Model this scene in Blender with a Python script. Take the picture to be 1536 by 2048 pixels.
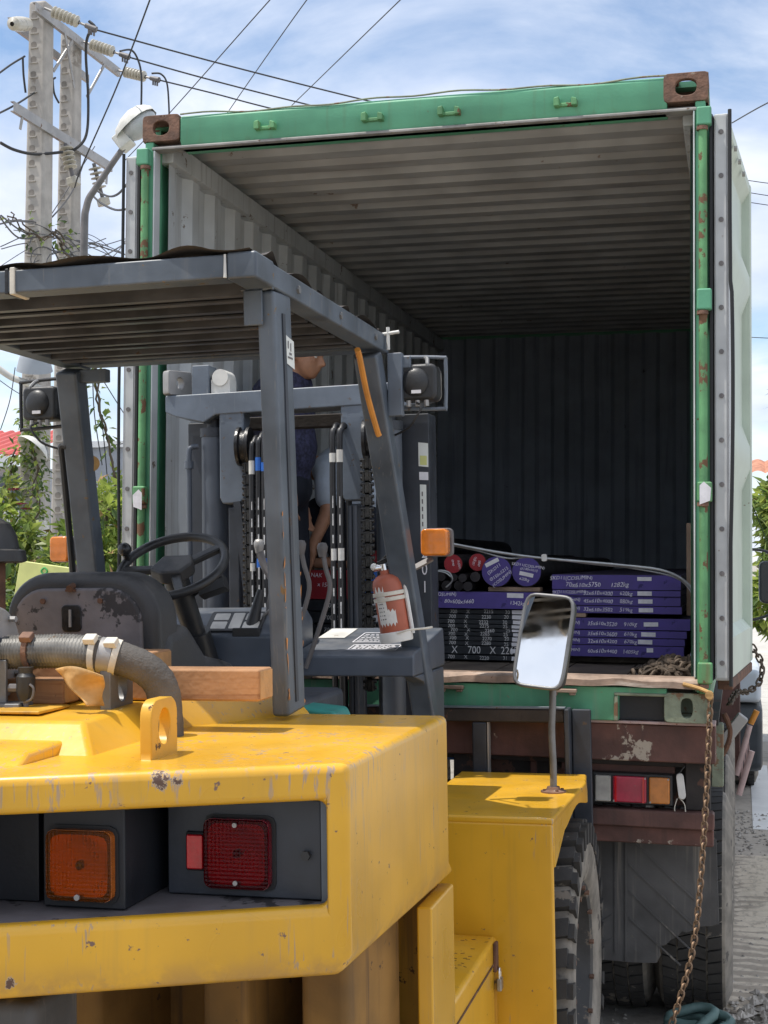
import bpy, bmesh, math, random
from mathutils import Vector, Matrix
random.seed(7)
S = bpy.context.scene
for o in list(bpy.data.objects): bpy.data.objects.remove(o)
C = S.collection
PI = math.pi
def rad(a): return math.radians(a)

# ------------------------------------------------------------------ camera
cd = bpy.data.cameras.new('camera'); cam = bpy.data.objects.new('camera', cd); C.objects.link(cam)
YAW, PITCH, ROLL = 0.253733, 0.0326746, 0.0057726
cy, sy, cp, sp, cr, sr = math.cos(YAW), math.sin(YAW), math.cos(PITCH), math.sin(PITCH), math.cos(ROLL), math.sin(ROLL)
fw = Vector((-sy*cp, cy*cp, sp)); rt = Vector((cy, sy, 0)); up = rt.cross(fw)
r2 = cr*rt + sr*up; u2 = -sr*rt + cr*up
cam.matrix_world = Matrix(((r2.x, u2.x, -fw.x, 0.1179), (r2.y, u2.y, -fw.y, -5.5615), (r2.z, u2.z, -fw.z, 2.0475), (0, 0, 0, 1)))
cd.sensor_fit = 'VERTICAL'; cd.sensor_height = 36.0; cd.lens = 2748.85*36/2048
cd.clip_start = 0.05; cd.clip_end = 3000
S.camera = cam
S.cycles.max_bounces = 7; S.cycles.diffuse_bounces = 4; S.cycles.glossy_bounces = 3; S.cycles.caustics_reflective = False; S.cycles.caustics_refractive = False
S.render.resolution_x = 768; S.render.resolution_y = 1024

# ------------------------------------------------------------------ sky and sun
SUN = Vector((-0.36, -0.14, 1.0)).normalized()          # direction towards the sun
elev = math.asin(SUN.z); azim = math.atan2(SUN.x, SUN.y)
W = bpy.data.worlds.new('World'); S.world = W; W.use_nodes = True
nt = W.node_tree; nt.nodes.clear()
def wn(t, **k):
    n = nt.nodes.new(t)
    for a, b in k.items(): setattr(n, a, b)
    return n
sky = wn('ShaderNodeTexSky', sky_type='NISHITA'); sky.sun_disc = False
sky.sun_elevation = elev; sky.sun_rotation = azim; sky.air_density = 1.0; sky.dust_density = 0.25; sky.ozone_density = 1.2
tc = wn('ShaderNodeTexCoord'); sep = wn('ShaderNodeSeparateXYZ'); nt.links.new(tc.outputs['Generated'], sep.inputs[0])
zz = wn('ShaderNodeMath', operation='MAXIMUM'); nt.links.new(sep.outputs['Z'], zz.inputs[0]); zz.inputs[1].default_value = 0.0
za = wn('ShaderNodeMath', operation='ADD'); nt.links.new(zz.outputs[0], za.inputs[0]); za.inputs[1].default_value = 0.22
dx = wn('ShaderNodeMath', operation='DIVIDE'); nt.links.new(sep.outputs['X'], dx.inputs[0]); nt.links.new(za.outputs[0], dx.inputs[1])
dy = wn('ShaderNodeMath', operation='DIVIDE'); nt.links.new(sep.outputs['Y'], dy.inputs[0]); nt.links.new(za.outputs[0], dy.inputs[1])
cb = wn('ShaderNodeCombineXYZ'); nt.links.new(dx.outputs[0], cb.inputs[0]); nt.links.new(dy.outputs[0], cb.inputs[1])
cb.inputs[2].default_value = 2.4
n1 = wn('ShaderNodeTexNoise'); n1.inputs['Scale'].default_value = 1.5; n1.inputs['Detail'].default_value = 9; n1.inputs['Roughness'].default_value = 0.56; n1.inputs['Distortion'].default_value = 0.5
nt.links.new(cb.outputs[0], n1.inputs['Vector'])
cr1 = wn('ShaderNodeValToRGB'); cr1.color_ramp.elements[0].position = 0.31; cr1.color_ramp.elements[1].position = 0.52
nt.links.new(n1.outputs['Fac'], cr1.inputs[0])
n2 = wn('ShaderNodeTexNoise'); n2.inputs['Scale'].default_value = 3.4; n2.inputs['Detail'].default_value = 6
nt.links.new(cb.outputs[0], n2.inputs['Vector'])
cr2 = wn('ShaderNodeValToRGB'); cr2.color_ramp.elements[0].position = 0.3; cr2.color_ramp.elements[1].position = 0.7
cr2.color_ramp.elements[0].color = (3.9, 4.5, 5.8, 1); cr2.color_ramp.elements[1].color = (6.6, 6.8, 7.2, 1)
nt.links.new(n2.outputs['Fac'], cr2.inputs[0])
mx = wn('ShaderNodeMix', data_type='RGBA'); nt.links.new(cr1.outputs[0], mx.inputs[0]); nt.links.new(sky.outputs[0], mx.inputs[6]); nt.links.new(cr2.outputs[0], mx.inputs[7])
bg = wn('ShaderNodeBackground'); bg.inputs['Strength'].default_value = 0.09
out = wn('ShaderNodeOutputWorld'); nt.links.new(mx.outputs[2], bg.inputs[0]); nt.links.new(bg.outputs[0], out.inputs[0])
ld = bpy.data.lights.new('sun', 'SUN'); ld.energy = 2.35; ld.angle = rad(0.53); ld.color = (1.0, 0.95, 0.87)
so = bpy.data.objects.new('sun', ld); C.objects.link(so)
so.rotation_euler = (-SUN).to_track_quat('-Z', 'Y').to_euler(); so.location = (-5, -5, 20)
S.view_settings.view_transform = 'Standard'; S.view_settings.look = 'None'; S.view_settings.gamma = 1; S.view_settings.use_curve_mapping = False
S.view_settings.exposure = 0.98

# ------------------------------------------------------------------ materials
MATS = {}
def mat(name, col, rough=0.6, metal=0.0, var=0.18, vs=6.0, bump=0.15, bs=70.0, wear=None, streak=None, spec=0.5, coat=0.0, dust=None, dent=0.0, smap=(28, 28, 1.3), scratch=None, band=None, spots=(), grime=None):
    """wear=(colour, amount 0..1, scale); streak=(colour, amount); dust=(colour, amount) on faces that look up"""
    m = bpy.data.materials.new(name); MATS[name] = m; m.use_nodes = True
    t = m.node_tree; N = t.nodes; L = t.links; b = N['Principled BSDF']
    tcn = N.new('ShaderNodeTexCoord')
    def noise(scale, detail=3, rg=0.6, vec=None, mapping=None):
        n = N.new('ShaderNodeTexNoise'); n.inputs['Scale'].default_value = scale; n.inputs['Detail'].default_value = detail; n.inputs['Roughness'].default_value = rg
        if mapping:
            mp = N.new('ShaderNodeMapping'); mp.inputs['Scale'].default_value = mapping; L.new(tcn.outputs['Object'], mp.inputs[0]); L.new(mp.outputs[0], n.inputs['Vector'])
        else: L.new(tcn.outputs['Object'], n.inputs['Vector'])
        return n
    def ramp(src, a, bpos):
        r = N.new('ShaderNodeMapRange'); r.inputs[1].default_value = a; r.inputs[2].default_value = bpos; r.interpolation_type = 'SMOOTHSTEP'; L.new(src, r.inputs[0]); return r.outputs[0]
    def mix(f, a, c):
        x = N.new('ShaderNodeMix'); x.data_type = 'RGBA'
        if isinstance(f, float): x.inputs[0].default_value = f
        else: L.new(f, x.inputs[0])
        for i, v in ((6, a), (7, c)):
            if isinstance(v, tuple): x.inputs[i].default_value = (*v, 1)
            else: L.new(v, x.inputs[i])
        return x.outputs[2]
    def mul(a, k):
        x = N.new('ShaderNodeMath'); x.operation = 'MULTIPLY'; L.new(a, x.inputs[0])
        if isinstance(k, float): x.inputs[1].default_value = k
        else: L.new(k, x.inputs[1])
        return x.outputs[0]
    nv = noise(vs)
    lo = tuple(c*(1-var) for c in col); hi = tuple(min(1, c*(1+var)) for c in col)
    c = mix(ramp(nv.outputs['Fac'], 0.3, 0.7), lo, hi)
    rgh = None
    if streak:
        sn = noise(1.0, 3, 0.6, mapping=smap); f = mul(ramp(sn.outputs['Fac'], 0.52, 0.75), float(streak[1]))
        c = mix(f, c, streak[0])
    if scratch:
        q1 = noise(1.0, 2, 0.6, mapping=(95, 95, 6)); q2 = noise(2.1, 3, 0.6)
        c = mix(mul(mul(ramp(q1.outputs['Fac'], 0.60, 0.68), ramp(q2.outputs['Fac'], 0.48, 0.62)), float(scratch[1])), c, scratch[0])
    if band:      # scuffs gathered along the rear edge, a belt in height
        sx = N.new('ShaderNodeSeparateXYZ'); L.new(tcn.outputs['Object'], sx.inputs[0]); bm1 = ramp(sx.outputs['Z'], band[0], band[1])
        q1 = noise(1.0, 3, 0.65, mapping=(60, 60, 9)); q2 = noise(5.0, 3, 0.6)
        c = mix(mul(mul(mul(ramp(q1.outputs['Fac'], 0.54, 0.62), ramp(q2.outputs['Fac'], 0.45, 0.6)), bm1), 0.85), c, (0.36, 0.28, 0.24))
    if grime:     # dirt splashed on the lower edge
        sx = N.new('ShaderNodeSeparateXYZ'); L.new(tcn.outputs['Object'], sx.inputs[0]); bm1 = ramp(sx.outputs['Z'], grime[1], grime[0]); q1 = noise(9.0, 5, 0.65)
        c = mix(mul(mul(ramp(q1.outputs['Fac'], 0.38, 0.62), bm1), 0.65), c, (0.36, 0.20, 0.07))
    for px_, py_, pz_, pr_ in spots:   # bare rusty knocks
        vd = N.new('ShaderNodeVectorMath'); vd.operation = 'DISTANCE'; L.new(tcn.outputs['Object'], vd.inputs[0]); vd.inputs[1].default_value = (px_, py_, pz_)
        q1 = noise(34.0, 6, 0.8); a1 = N.new('ShaderNodeMath'); a1.operation = 'MULTIPLY_ADD'; L.new(q1.outputs['Fac'], a1.inputs[0]); a1.inputs[1].default_value = -pr_*3.2; L.new(vd.outputs['Value'], a1.inputs[2])
        c = mix(ramp(a1.outputs[0], -pr_*0.86, -pr_*0.95), c, (0.45, 0.36, 0.28)); c = mix(ramp(a1.outputs[0], -pr_*0.98, -pr_*1.06), c, (0.11, 0.055, 0.035))
    if wear:
        w1 = noise(wear[2], 5, 0.66); th = 0.72-0.32*wear[1]
        f = ramp(w1.outputs['Fac'], th, th+0.035)
        c = mix(f, c, wear[0])
        x = N.new('ShaderNodeMath'); x.operation = 'MULTIPLY_ADD'; L.new(f, x.inputs[0]); x.inputs[1].default_value = max(0, 0.8-rough); x.inputs[2].default_value = rough; rgh = x.outputs[0]
    if dust:
        g = N.new('ShaderNodeNewGeometry'); sx = N.new('ShaderNodeSeparateXYZ'); L.new(g.outputs['Normal'], sx.inputs[0])
        dn = noise(9.0, 3, 0.65); f = mul(mul(ramp(sx.outputs['Z'], 0.2, 0.95), ramp(dn.outputs['Fac'], 0.35, 0.7)), float(dust[1]))
        c = mix(f, c, dust[0])
    L.new(c, b.inputs['Base Color'])
    rn = nv
    mr = N.new('ShaderNodeMapRange'); L.new(rn.outputs['Fac'], mr.inputs[0]); mr.inputs[1].default_value = 0.3; mr.inputs[2].default_value = 0.7
    mr.inputs[3].default_value = -0.08; mr.inputs[4].default_value = 0.10
    ad = N.new('ShaderNodeMath'); ad.operation = 'ADD'; ad.use_clamp = True; L.new(mr.outputs[0], ad.inputs[0])
    if rgh is not None: L.new(rgh, ad.inputs[1])
    else: ad.inputs[1].default_value = rough
    L.new(ad.outputs[0], b.inputs['Roughness'])
    b.inputs['Metallic'].default_value = metal; b.inputs['Specular IOR Level'].default_value = spec
    if coat: b.inputs['Coat Weight'].default_value = coat; b.inputs['Coat Roughness'].default_value = 0.12
    if bump:
        bn = noise(bs, 1, 0.6); bp = N.new('ShaderNodeBump'); bp.inputs['Strength'].default_value = bump; bp.inputs['Distance'].default_value = 0.004
        L.new(bn.outputs['Fac'], bp.inputs['Height'])
        if dent:
            b2 = noise(3.5, 1, 0.5); bp2 = N.new('ShaderNodeBump'); bp2.inputs['Strength'].default_value = dent; bp2.inputs['Distance'].default_value = 0.012
            L.new(b2.outputs['Fac'], bp2.inputs['Height']); L.new(bp2.outputs[0], bp.inputs['Normal'])
        L.new(bp.outputs[0], b.inputs['Normal'])
    return m
RUST = (0.12, 0.05, 0.025)
mat('yellow', (0.72, 0.385, 0.024), 0.33, var=0.09, vs=2.5, bump=0.07, bs=45, dent=0.10, scratch=((0.36, 0.27, 0.20), 0.75), wear=((0.20, 0.12, 0.09), 0.19, 30), streak=((0.46, 0.27, 0.06), 0.30), coat=0.25, dust=((0.62, 0.45, 0.16), 0.14))
mat('yellow_weight', (0.72, 0.385, 0.024), 0.33, var=0.09, vs=2.5, bump=0.07, bs=45, dent=0.10, scratch=((0.36, 0.27, 0.20), 0.75), wear=((0.20, 0.12, 0.09), 0.19, 30), streak=((0.46, 0.27, 0.06), 0.30), coat=0.25, dust=((0.62, 0.45, 0.16), 0.14), band=(1.50, 1.60), grime=(1.19, 1.27), spots=((.590, -1.45, 1.597, .022), (.622, -1.44, 1.590, .016), (.335, -1.575, 1.225, .014)))
mat('yellow_old', (0.56, 0.30, 0.03), 0.5, var=0.16, vs=4, bump=0.12, wear=((0.13, 0.07, 0.03), 0.33, 22), streak=((0.25, 0.14, 0.04), 0.6))
mat('yellow_grime_shade', (0.24, 0.125, 0.03), 0.75, var=0.4, vs=3, bump=0.2, wear=((0.10, 0.06, 0.03), 0.25, 16), streak=((0.10, 0.055, 0.025), 0.9))  # grimy yellow, browned to carry the shade inside the wheel arch
mat('guard_paint', (0.088, 0.106, 0.130), 0.40, var=0.28, vs=5, bump=0.10, wear=((0.20, 0.13, 0.06), 0.20, 26), scratch=((0.17, 0.17, 0.17), 0.8), dent=0.2, streak=((0.13, 0.14, 0.15), 0.45), dust=((0.25, 0.24, 0.22), 0.45))
mat('guard_slat', (0.100, 0.096, 0.095), 0.38, 0.35, var=0.3, vs=6, bump=0.15, wear=((0.13, 0.085, 0.055), 0.22, 12))
mat('roof_cover', (0.060, 0.050, 0.043), 0.8, var=0.4, vs=5, bump=0.4, wear=((0.12, 0.08, 0.05), 0.3, 5))
mat('mast_paint', (0.125, 0.15, 0.185), 0.45, var=0.2, vs=5, bump=0.1, wear=((0.12, 0.085, 0.06), 0.26, 18), scratch=((0.26, 0.26, 0.26), 0.8), dust=((0.32, 0.31, 0.29), 0.6))
mat('mast_dark', (0.036, 0.042, 0.054), 0.45, var=0.25, vs=6, bump=0.1, wear=((0.09, 0.06, 0.04), 0.2, 20))
mat('recess_black', (0.014, 0.016, 0.021), 0.5, var=0.25, vs=6, bump=0.1)
mat('chain_grease', (0.05, 0.048, 0.046), 0.32, 0.6, var=0.3, vs=30, bump=0.2)
mat('yellow_lug', (0.62, 0.33, 0.03), 0.42, var=0.12, vs=6, bump=0.1, wear=((0.10, 0.055, 0.03), 0.30, 24))
mat('grease', (0.012, 0.012, 0.013), 0.35, var=0.3, vs=20, bump=0.3, bs=120)
mat('black_plastic', (0.022, 0.023, 0.025), 0.42, var=0.2, vs=9, bump=0.12, bs=160, dust=((0.14, 0.13, 0.12), 0.4))
mat('black_vinyl', (0.030, 0.031, 0.034), 0.5, var=0.2, vs=7, bump=0.2, bs=200, dust=((0.16, 0.15, 0.14), 0.5))
mat('seat_shell', (0.155, 0.142, 0.150), 0.6, var=0.22, vs=8, bump=0.15, bs=120, wear=((0.035, 0.033, 0.036), 0.5, 7))
mat('dash_paint', (0.076, 0.090, 0.114), 0.4, var=0.15, vs=4, bump=0.06, dust=((0.22, 0.22, 0.22), 0.5))
mat('steel', (0.36, 0.35, 0.33), 0.42, 0.85, var=0.2, vs=15, bump=0.15)
mat('grey_steel', (0.20, 0.20, 0.20), 0.5, 0.5, var=0.2, vs=12, bump=0.15, wear=((0.16, 0.10, 0.06), 0.2, 25))
mat('chrome', (0.75, 0.75, 0.76), 0.12, 1.0, var=0.05, bump=0.0)
mat('white_metal', (0.62, 0.61, 0.57), 0.5, var=0.1, vs=12, bump=0.1, wear=((0.25, 0.17, 0.10), 0.15, 20))
mat('hose_rubber', (0.018, 0.018, 0.02), 0.38, var=0.2, vs=20, bump=0.2, bs=200)
mat('braid', (0.17, 0.165, 0.155), 0.55, 0.45, var=0.35, vs=14, bump=0.1, wear=((0.14, 0.09, 0.05), 0.25, 16))
mat('heat_wrap', (0.095, 0.086, 0.078), 0.8, var=0.3, vs=10, bump=0.5, bs=180)
mat('rubber', (0.040, 0.038, 0.036), 0.75, var=0.25, vs=9, bump=0.3, bs=90, wear=((0.19, 0.165, 0.135), 0.36, 9))
mat('rubber_dusty', (0.22, 0.198, 0.168), 0.85, var=0.35, vs=9, bump=0.35, bs=80, wear=((0.10, 0.09, 0.08), 0.35, 8))
mat('rim_paint', (0.050, 0.048, 0.046), 0.55, var=0.3, vs=9, bump=0.2, wear=((0.17, 0.14, 0.11), 0.4, 12))
mat('flap_rubber', (0.085, 0.083, 0.082), 0.8, var=0.4, vs=3, bump=0.25, bs=60, streak=((0.26, 0.235, 0.20), 0.8), wear=((0.12, 0.112, 0.10), 0.2, 6))
mat('rust', (0.125, 0.062, 0.038), 0.85, var=0.4, vs=14, bump=0.5, bs=90, wear=((0.05, 0.028, 0.02), 0.4, 22))
mat('cast_rust', (0.17, 0.095, 0.065), 0.8, var=0.35, vs=16, bump=0.5, bs=90, wear=((0.30, 0.24, 0.19), 0.3, 22))
mat('cast_green', (0.22, 0.25, 0.18), 0.75, var=0.3, vs=10, bump=0.4, bs=90, wear=((0.20, 0.12, 0.07), 0.5, 12))
mat('container_green', (0.115, 0.365, 0.215), 0.5, var=0.15, vs=3, bump=0.1, wear=((0.15, 0.075, 0.04), 0.13, 16), streak=((0.13, 0.20, 0.11), 0.35))
mat('post_green', (0.12, 0.31, 0.135), 0.6, var=0.25, vs=6, bump=0.2, wear=((0.16, 0.085, 0.045), 0.5, 13), streak=((0.20, 0.13, 0.06), 0.6))
mat('sill_green', (0.09, 0.30, 0.17), 0.6, var=0.25, vs=4, bump=0.15, wear=((0.24, 0.17, 0.12), 0.30, 9), streak=((0.24, 0.27, 0.21), 0.5))
mat('sill_lip', (0.30, 0.215, 0.165), 0.6, 0.1, var=0.35, vs=9, bump=0.3, smap=(4, 30, 30), streak=((0.60, 0.52, 0.45), 0.8), wear=((0.16, 0.09, 0.06), 0.3, 12))
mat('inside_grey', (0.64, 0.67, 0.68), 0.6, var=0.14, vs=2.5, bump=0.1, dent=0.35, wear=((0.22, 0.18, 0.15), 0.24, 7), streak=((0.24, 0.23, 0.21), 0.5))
mat('roof_grey', (0.50, 0.50, 0.49), 0.65, var=0.16, vs=2.5, bump=0.1, dent=0.35, smap=(1.0, 5, 5), streak=((0.30, 0.27, 0.25), 0.55), wear=((0.26, 0.19, 0.15), 0.19, 8))
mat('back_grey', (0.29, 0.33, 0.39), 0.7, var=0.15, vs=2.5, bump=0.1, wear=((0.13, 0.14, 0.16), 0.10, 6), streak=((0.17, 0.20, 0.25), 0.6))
mat('door_pale', (0.50, 0.57, 0.49), 0.55, var=0.08, vs=3, bump=0.1, wear=((0.25, 0.20, 0.15), 0.10, 18), streak=((0.38, 0.40, 0.34), 0.4))
mat('door_edge', (0.47, 0.48, 0.48), 0.5, 0.1, var=0.12, vs=6, bump=0.1, wear=((0.25, 0.19, 0.15), 0.12, 20))
mat('gasket', (0.014, 0.015, 0.017), 0.6, var=0.2, vs=9, bump=0.1)
mat('floor_wood', (0.105, 0.085, 0.068), 0.8, var=0.35, vs=7, bump=0.3, wear=((0.19, 0.16, 0.13), 0.3, 9))
mat('trailer_maroon', (0.115, 0.056, 0.046), 0.7, var=0.35, vs=6, bump=0.25, wear=((0.40, 0.34, 0.28), 0.10, 7.5), streak=((0.06, 0.035, 0.03), 0.6))
mat('trailer_peel', (0.125, 0.058, 0.046), 0.7, var=0.35, vs=6, bump=0.3, wear=((0.42, 0.36, 0.29), 0.34, 7.5), streak=((0.06, 0.035, 0.03), 0.5))
mat('trailer_dark', (0.038, 0.032, 0.030), 0.8, var=0.35, vs=6, bump=0.3, wear=((0.11, 0.055, 0.04), 0.4, 8))
mat('pink_pipe', (0.50, 0.36, 0.34), 0.6, var=0.15, vs=9, bump=0.15, wear=((0.25, 0.10, 0.08), 0.25, 14))
mat('chain_steel', (0.25, 0.165, 0.105), 0.55, 0.55, var=0.4, vs=40, bump=0.3, bs=200)
mat('chain_dark', (0.10, 0.075, 0.055), 0.7, 0.3, var=0.4, vs=30, bump=0.3, bs=200)
mat('purple', (0.075, 0.052, 0.255), 0.55, var=0.12, vs=9, bump=0.1, wear=((0.045, 0.035, 0.15), 0.25, 14))
mat('purple_steel', (0.045, 0.038, 0.075), 0.6, 0.2, var=0.2, vs=9, bump=0.1)
mat('plate_black', (0.022, 0.026, 0.032), 0.55, 0.2, var=0.3, vs=9, bump=0.15)
mat('bar_dark', (0.035, 0.032, 0.036), 0.5, 0.5, var=0.3, vs=9, bump=0.15)
mat('red_end', (0.33, 0.018, 0.028), 0.55, var=0.15, vs=9, bump=0.1)
mat('blue_end', (0.02, 0.13, 0.50), 0.5, var=0.15, vs=9, bump=0.1)
mat('label_white', (0.74, 0.73, 0.76), 0.6, var=0.08, vs=30, bump=0.1)
mat('chalk', (0.80, 0.78, 0.86), 0.8, var=0.15, vs=60, bump=0.0)
mat('stencil', (0.60, 0.60, 0.60), 0.8, var=0.25, vs=60, bump=0.0)
mat('wood', (0.35, 0.185, 0.09), 0.75, var=0.25, vs=5, bump=0.35, bs=60, smap=(2.0, 60, 60), streak=((0.23, 0.10, 0.045), 0.8), wear=((0.20, 0.11, 0.06), 0.10, 20))
mat('wood_end', (0.44, 0.26, 0.12), 0.8, var=0.2, vs=12, bump=0.4, bs=90)
mat('plank', (0.34, 0.24, 0.17), 0.8, var=0.2, vs=4, bump=0.3, streak=((0.22, 0.14, 0.09), 0.5))
mat('leather', (0.50, 0.30, 0.115), 0.75, var=0.25, vs=14, bump=0.5, bs=60)
mat('extinguisher_red', (0.42, 0.115, 0.065), 0.5, var=0.15, vs=8, bump=0.1, wear=((0.60, 0.57, 0.53), 0.30, 7))
mat('paper', (0.70, 0.68, 0.64), 0.7, var=0.1, vs=20, bump=0.15, wear=((0.45, 0.30, 0.24), 0.2, 12))
mat('strap_white', (0.62, 0.58, 0.50), 0.7, var=0.1, vs=20, bump=0.2)
mat('orange_strap', (0.62, 0.25, 0.04), 0.55, var=0.15, vs=10, bump=0.2)
mat('steel_strap', (0.42, 0.44, 0.45), 0.4, 0.6, var=0.2, vs=12, bump=0.1)
mat('teal', (0.02, 0.20, 0.17), 0.5, var=0.2, vs=8, bump=0.2)
mat('hose_teal', (0.09, 0.155, 0.145), 0.6, var=0.2, vs=8, bump=0.15)
mat('concrete_pole', (0.40, 0.375, 0.345), 0.85, var=0.15, vs=4, bump=0.3, wear=((0.28, 0.25, 0.22), 0.3, 3))
mat('pole_hole_shade', (0.22, 0.20, 0.18), 0.9, var=0.2, vs=9, bump=0.2)
mat('galv', (0.36, 0.35, 0.34), 0.5, 0.5, var=0.15, vs=6, bump=0.15, wear=((0.20, 0.13, 0.09), 0.2, 8))
mat('insulator', (0.48, 0.45, 0.38), 0.3, var=0.1, vs=9, bump=0.0)
mat('fuse_dark', (0.14, 0.13, 0.13), 0.5, var=0.2, vs=9, bump=0.1)
mat('wire_dark', (0.035, 0.036, 0.04), 0.6, var=0.1, vs=9, bump=0.0)
mat('wire_grey', (0.10, 0.10, 0.105), 0.6, var=0.2, vs=9, bump=0.0)
mat('lamp_white', (0.62, 0.61, 0.57), 0.5, var=0.1, vs=9, bump=0.1)
mat('lamp_glass', (0.42, 0.44, 0.46), 0.2, var=0.1, vs=9, bump=0.0)
mat('red_roof', (0.46, 0.085, 0.075), 0.6, var=0.1, vs=3, bump=0.1)
mat('tile_roof', (0.42, 0.19, 0.12), 0.8, var=0.25, vs=6, bump=0.2)
mat('house_white', (0.62, 0.64, 0.66), 0.8, var=0.08, vs=2, bump=0.1)
mat('house_slate', (0.12, 0.14, 0.18), 0.6, var=0.15, vs=2, bump=0.1)
mat('house_grey', (0.34, 0.37, 0.41), 0.8, var=0.1, vs=2, bump=0.1)
mat('block_wall', (0.32, 0.30, 0.27), 0.9, var=0.2, vs=2, bump=0.3)
mat('board_yellow', (0.62, 0.63, 0.24), 0.6, var=0.08, vs=6, bump=0.05)
mat('board_white', (0.72, 0.74, 0.70), 0.6, var=0.05, vs=6, bump=0.05)
mat('logo_green', (0.06, 0.36, 0.10), 0.6, var=0.08, vs=6, bump=0.0)
mat('truck_white', (0.55, 0.60, 0.66), 0.45, var=0.08, vs=3, bump=0.05, streak=((0.40, 0.40, 0.38), 0.4))
mat('truck_dark', (0.040, 0.047, 0.056), 0.5, var=0.2, vs=5, bump=0.1, dust=((0.20, 0.19, 0.17), 0.25))
mat('skin', (0.47, 0.24, 0.145), 0.5, var=0.12, vs=14, bump=0.12, bs=160)
mat('hair', (0.012, 0.010, 0.010), 0.5, var=0.3, vs=60, bump=0.5, bs=200)
mat('eye_white', (0.7, 0.68, 0.64), 0.25, var=0.03, bump=0)
mat('shirt_navy', (0.045, 0.048, 0.10), 0.8, var=0.5, vs=60, bump=0.4, bs=40)
mat('shirt_blue', (0.56, 0.64, 0.74), 0.8, var=0.12, vs=8, bump=0.4, bs=30)
mat('trousers', (0.018, 0.022, 0.036), 0.8, var=0.2, vs=9, bump=0.4, bs=40)
mat('belt', (0.02, 0.015, 0.012), 0.4, bump=0.1)
mat('stone', (0.37, 0.34, 0.30), 0.9, var=0.35, vs=7, bump=0.4)
mat('mirror_black', (0.02, 0.021, 0.023), 0.3, var=0.15, vs=9, bump=0.05)
mat('mirror_glass', (0.80, 0.82, 0.84), 0.02, 1.0, var=0.02, bump=0)
mat('instrument', (0.55, 0.52, 0.47), 0.3, var=0.25, vs=8, bump=0.0)
mat('white_part', (0.70, 0.69, 0.66), 0.4, var=0.1, vs=9, bump=0.1)
mat('bark', (0.11, 0.085, 0.06), 0.9, var=0.3, vs=8, bump=0.5)
mat('leaf_a', (0.17, 0.245, 0.05), 0.5, var=0.45, vs=2.2, bump=0.0)
mat('leaf_b', (0.29, 0.35, 0.075), 0.5, var=0.45, vs=2.2, bump=0.0)
mat('leaf_c', (0.08, 0.13, 0.04), 0.5, var=0.4, vs=2.2, bump=0.0)
mat('flower', (0.50, 0.04, 0.16), 0.6, var=0.2, bump=0.0)
for k in ('leaf_a', 'leaf_b', 'leaf_c'):
    b = MATS[k].node_tree.nodes['Principled BSDF']; b.inputs['Transmission Weight'].default_value = 0.0
    b.inputs['Subsurface Weight'].default_value = 0.0
    t = MATS[k].node_tree; tr = t.nodes.new('ShaderNodeBsdfTranslucent'); ms = t.nodes.new('ShaderNodeMixShader'); ms.inputs[0].default_value = 0.45
    src = b.inputs['Base Color'].links[0].from_socket
    t.links.new(src, tr.inputs[0]); o_ = t.nodes['Material Output']
    t.links.new(b.outputs[0], ms.inputs[1]); t.links.new(tr.outputs[0], ms.inputs[2]); t.links.new(ms.outputs[0], o_.inputs[0])
def lens_mat(name, col, glow=0.0, grid=230.0):
    m = mat(name, col, 0.12, var=0.18, vs=14, bump=0.0, coat=0.6, wear=((col[0]*0.5+0.06, col[1]*0.5+0.06, col[2]*0.5+0.05), 0.1, 40))
    t = m.node_tree; b = t.nodes['Principled BSDF']; tcn = t.nodes.new('ShaderNodeTexCoord')
    hs = []
    for d in ('X', 'Z'):
        w = t.nodes.new('ShaderNodeTexWave'); w.bands_direction = d; w.inputs['Scale'].default_value = grid/6.283*2; t.links.new(tcn.outputs['Object'], w.inputs[0]); hs.append(w.outputs['Fac'])
    a = t.nodes.new('ShaderNodeMath'); a.operation = 'ADD'; t.links.new(hs[0], a.inputs[0]); t.links.new(hs[1], a.inputs[1])
    bp = t.nodes.new('ShaderNodeBump'); bp.inputs['Strength'].default_value = 0.5 if grid > 100 else 0.15; bp.inputs['Distance'].default_value = 0.002
    t.links.new(a.outputs[0], bp.inputs['Height']); t.links.new(bp.outputs[0], b.inputs['Normal'])
    pass
    return m
lens_mat('amber_lens', (0.40, 0.105, 0.012)); lens_mat('red_lens', (0.21, 0.008, 0.020)); lens_mat('red_bright', (0.55, 0.008, 0.015), grid=60)
lens_mat('signal_orange', (0.68, 0.19, 0.012), grid=25); lens_mat('clear_lens', (0.42, 0.40, 0.36)); lens_mat('tail_red', (0.42, 0.015, 0.05)); lens_mat('tail_amber', (0.55, 0.19, 0.03))

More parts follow.
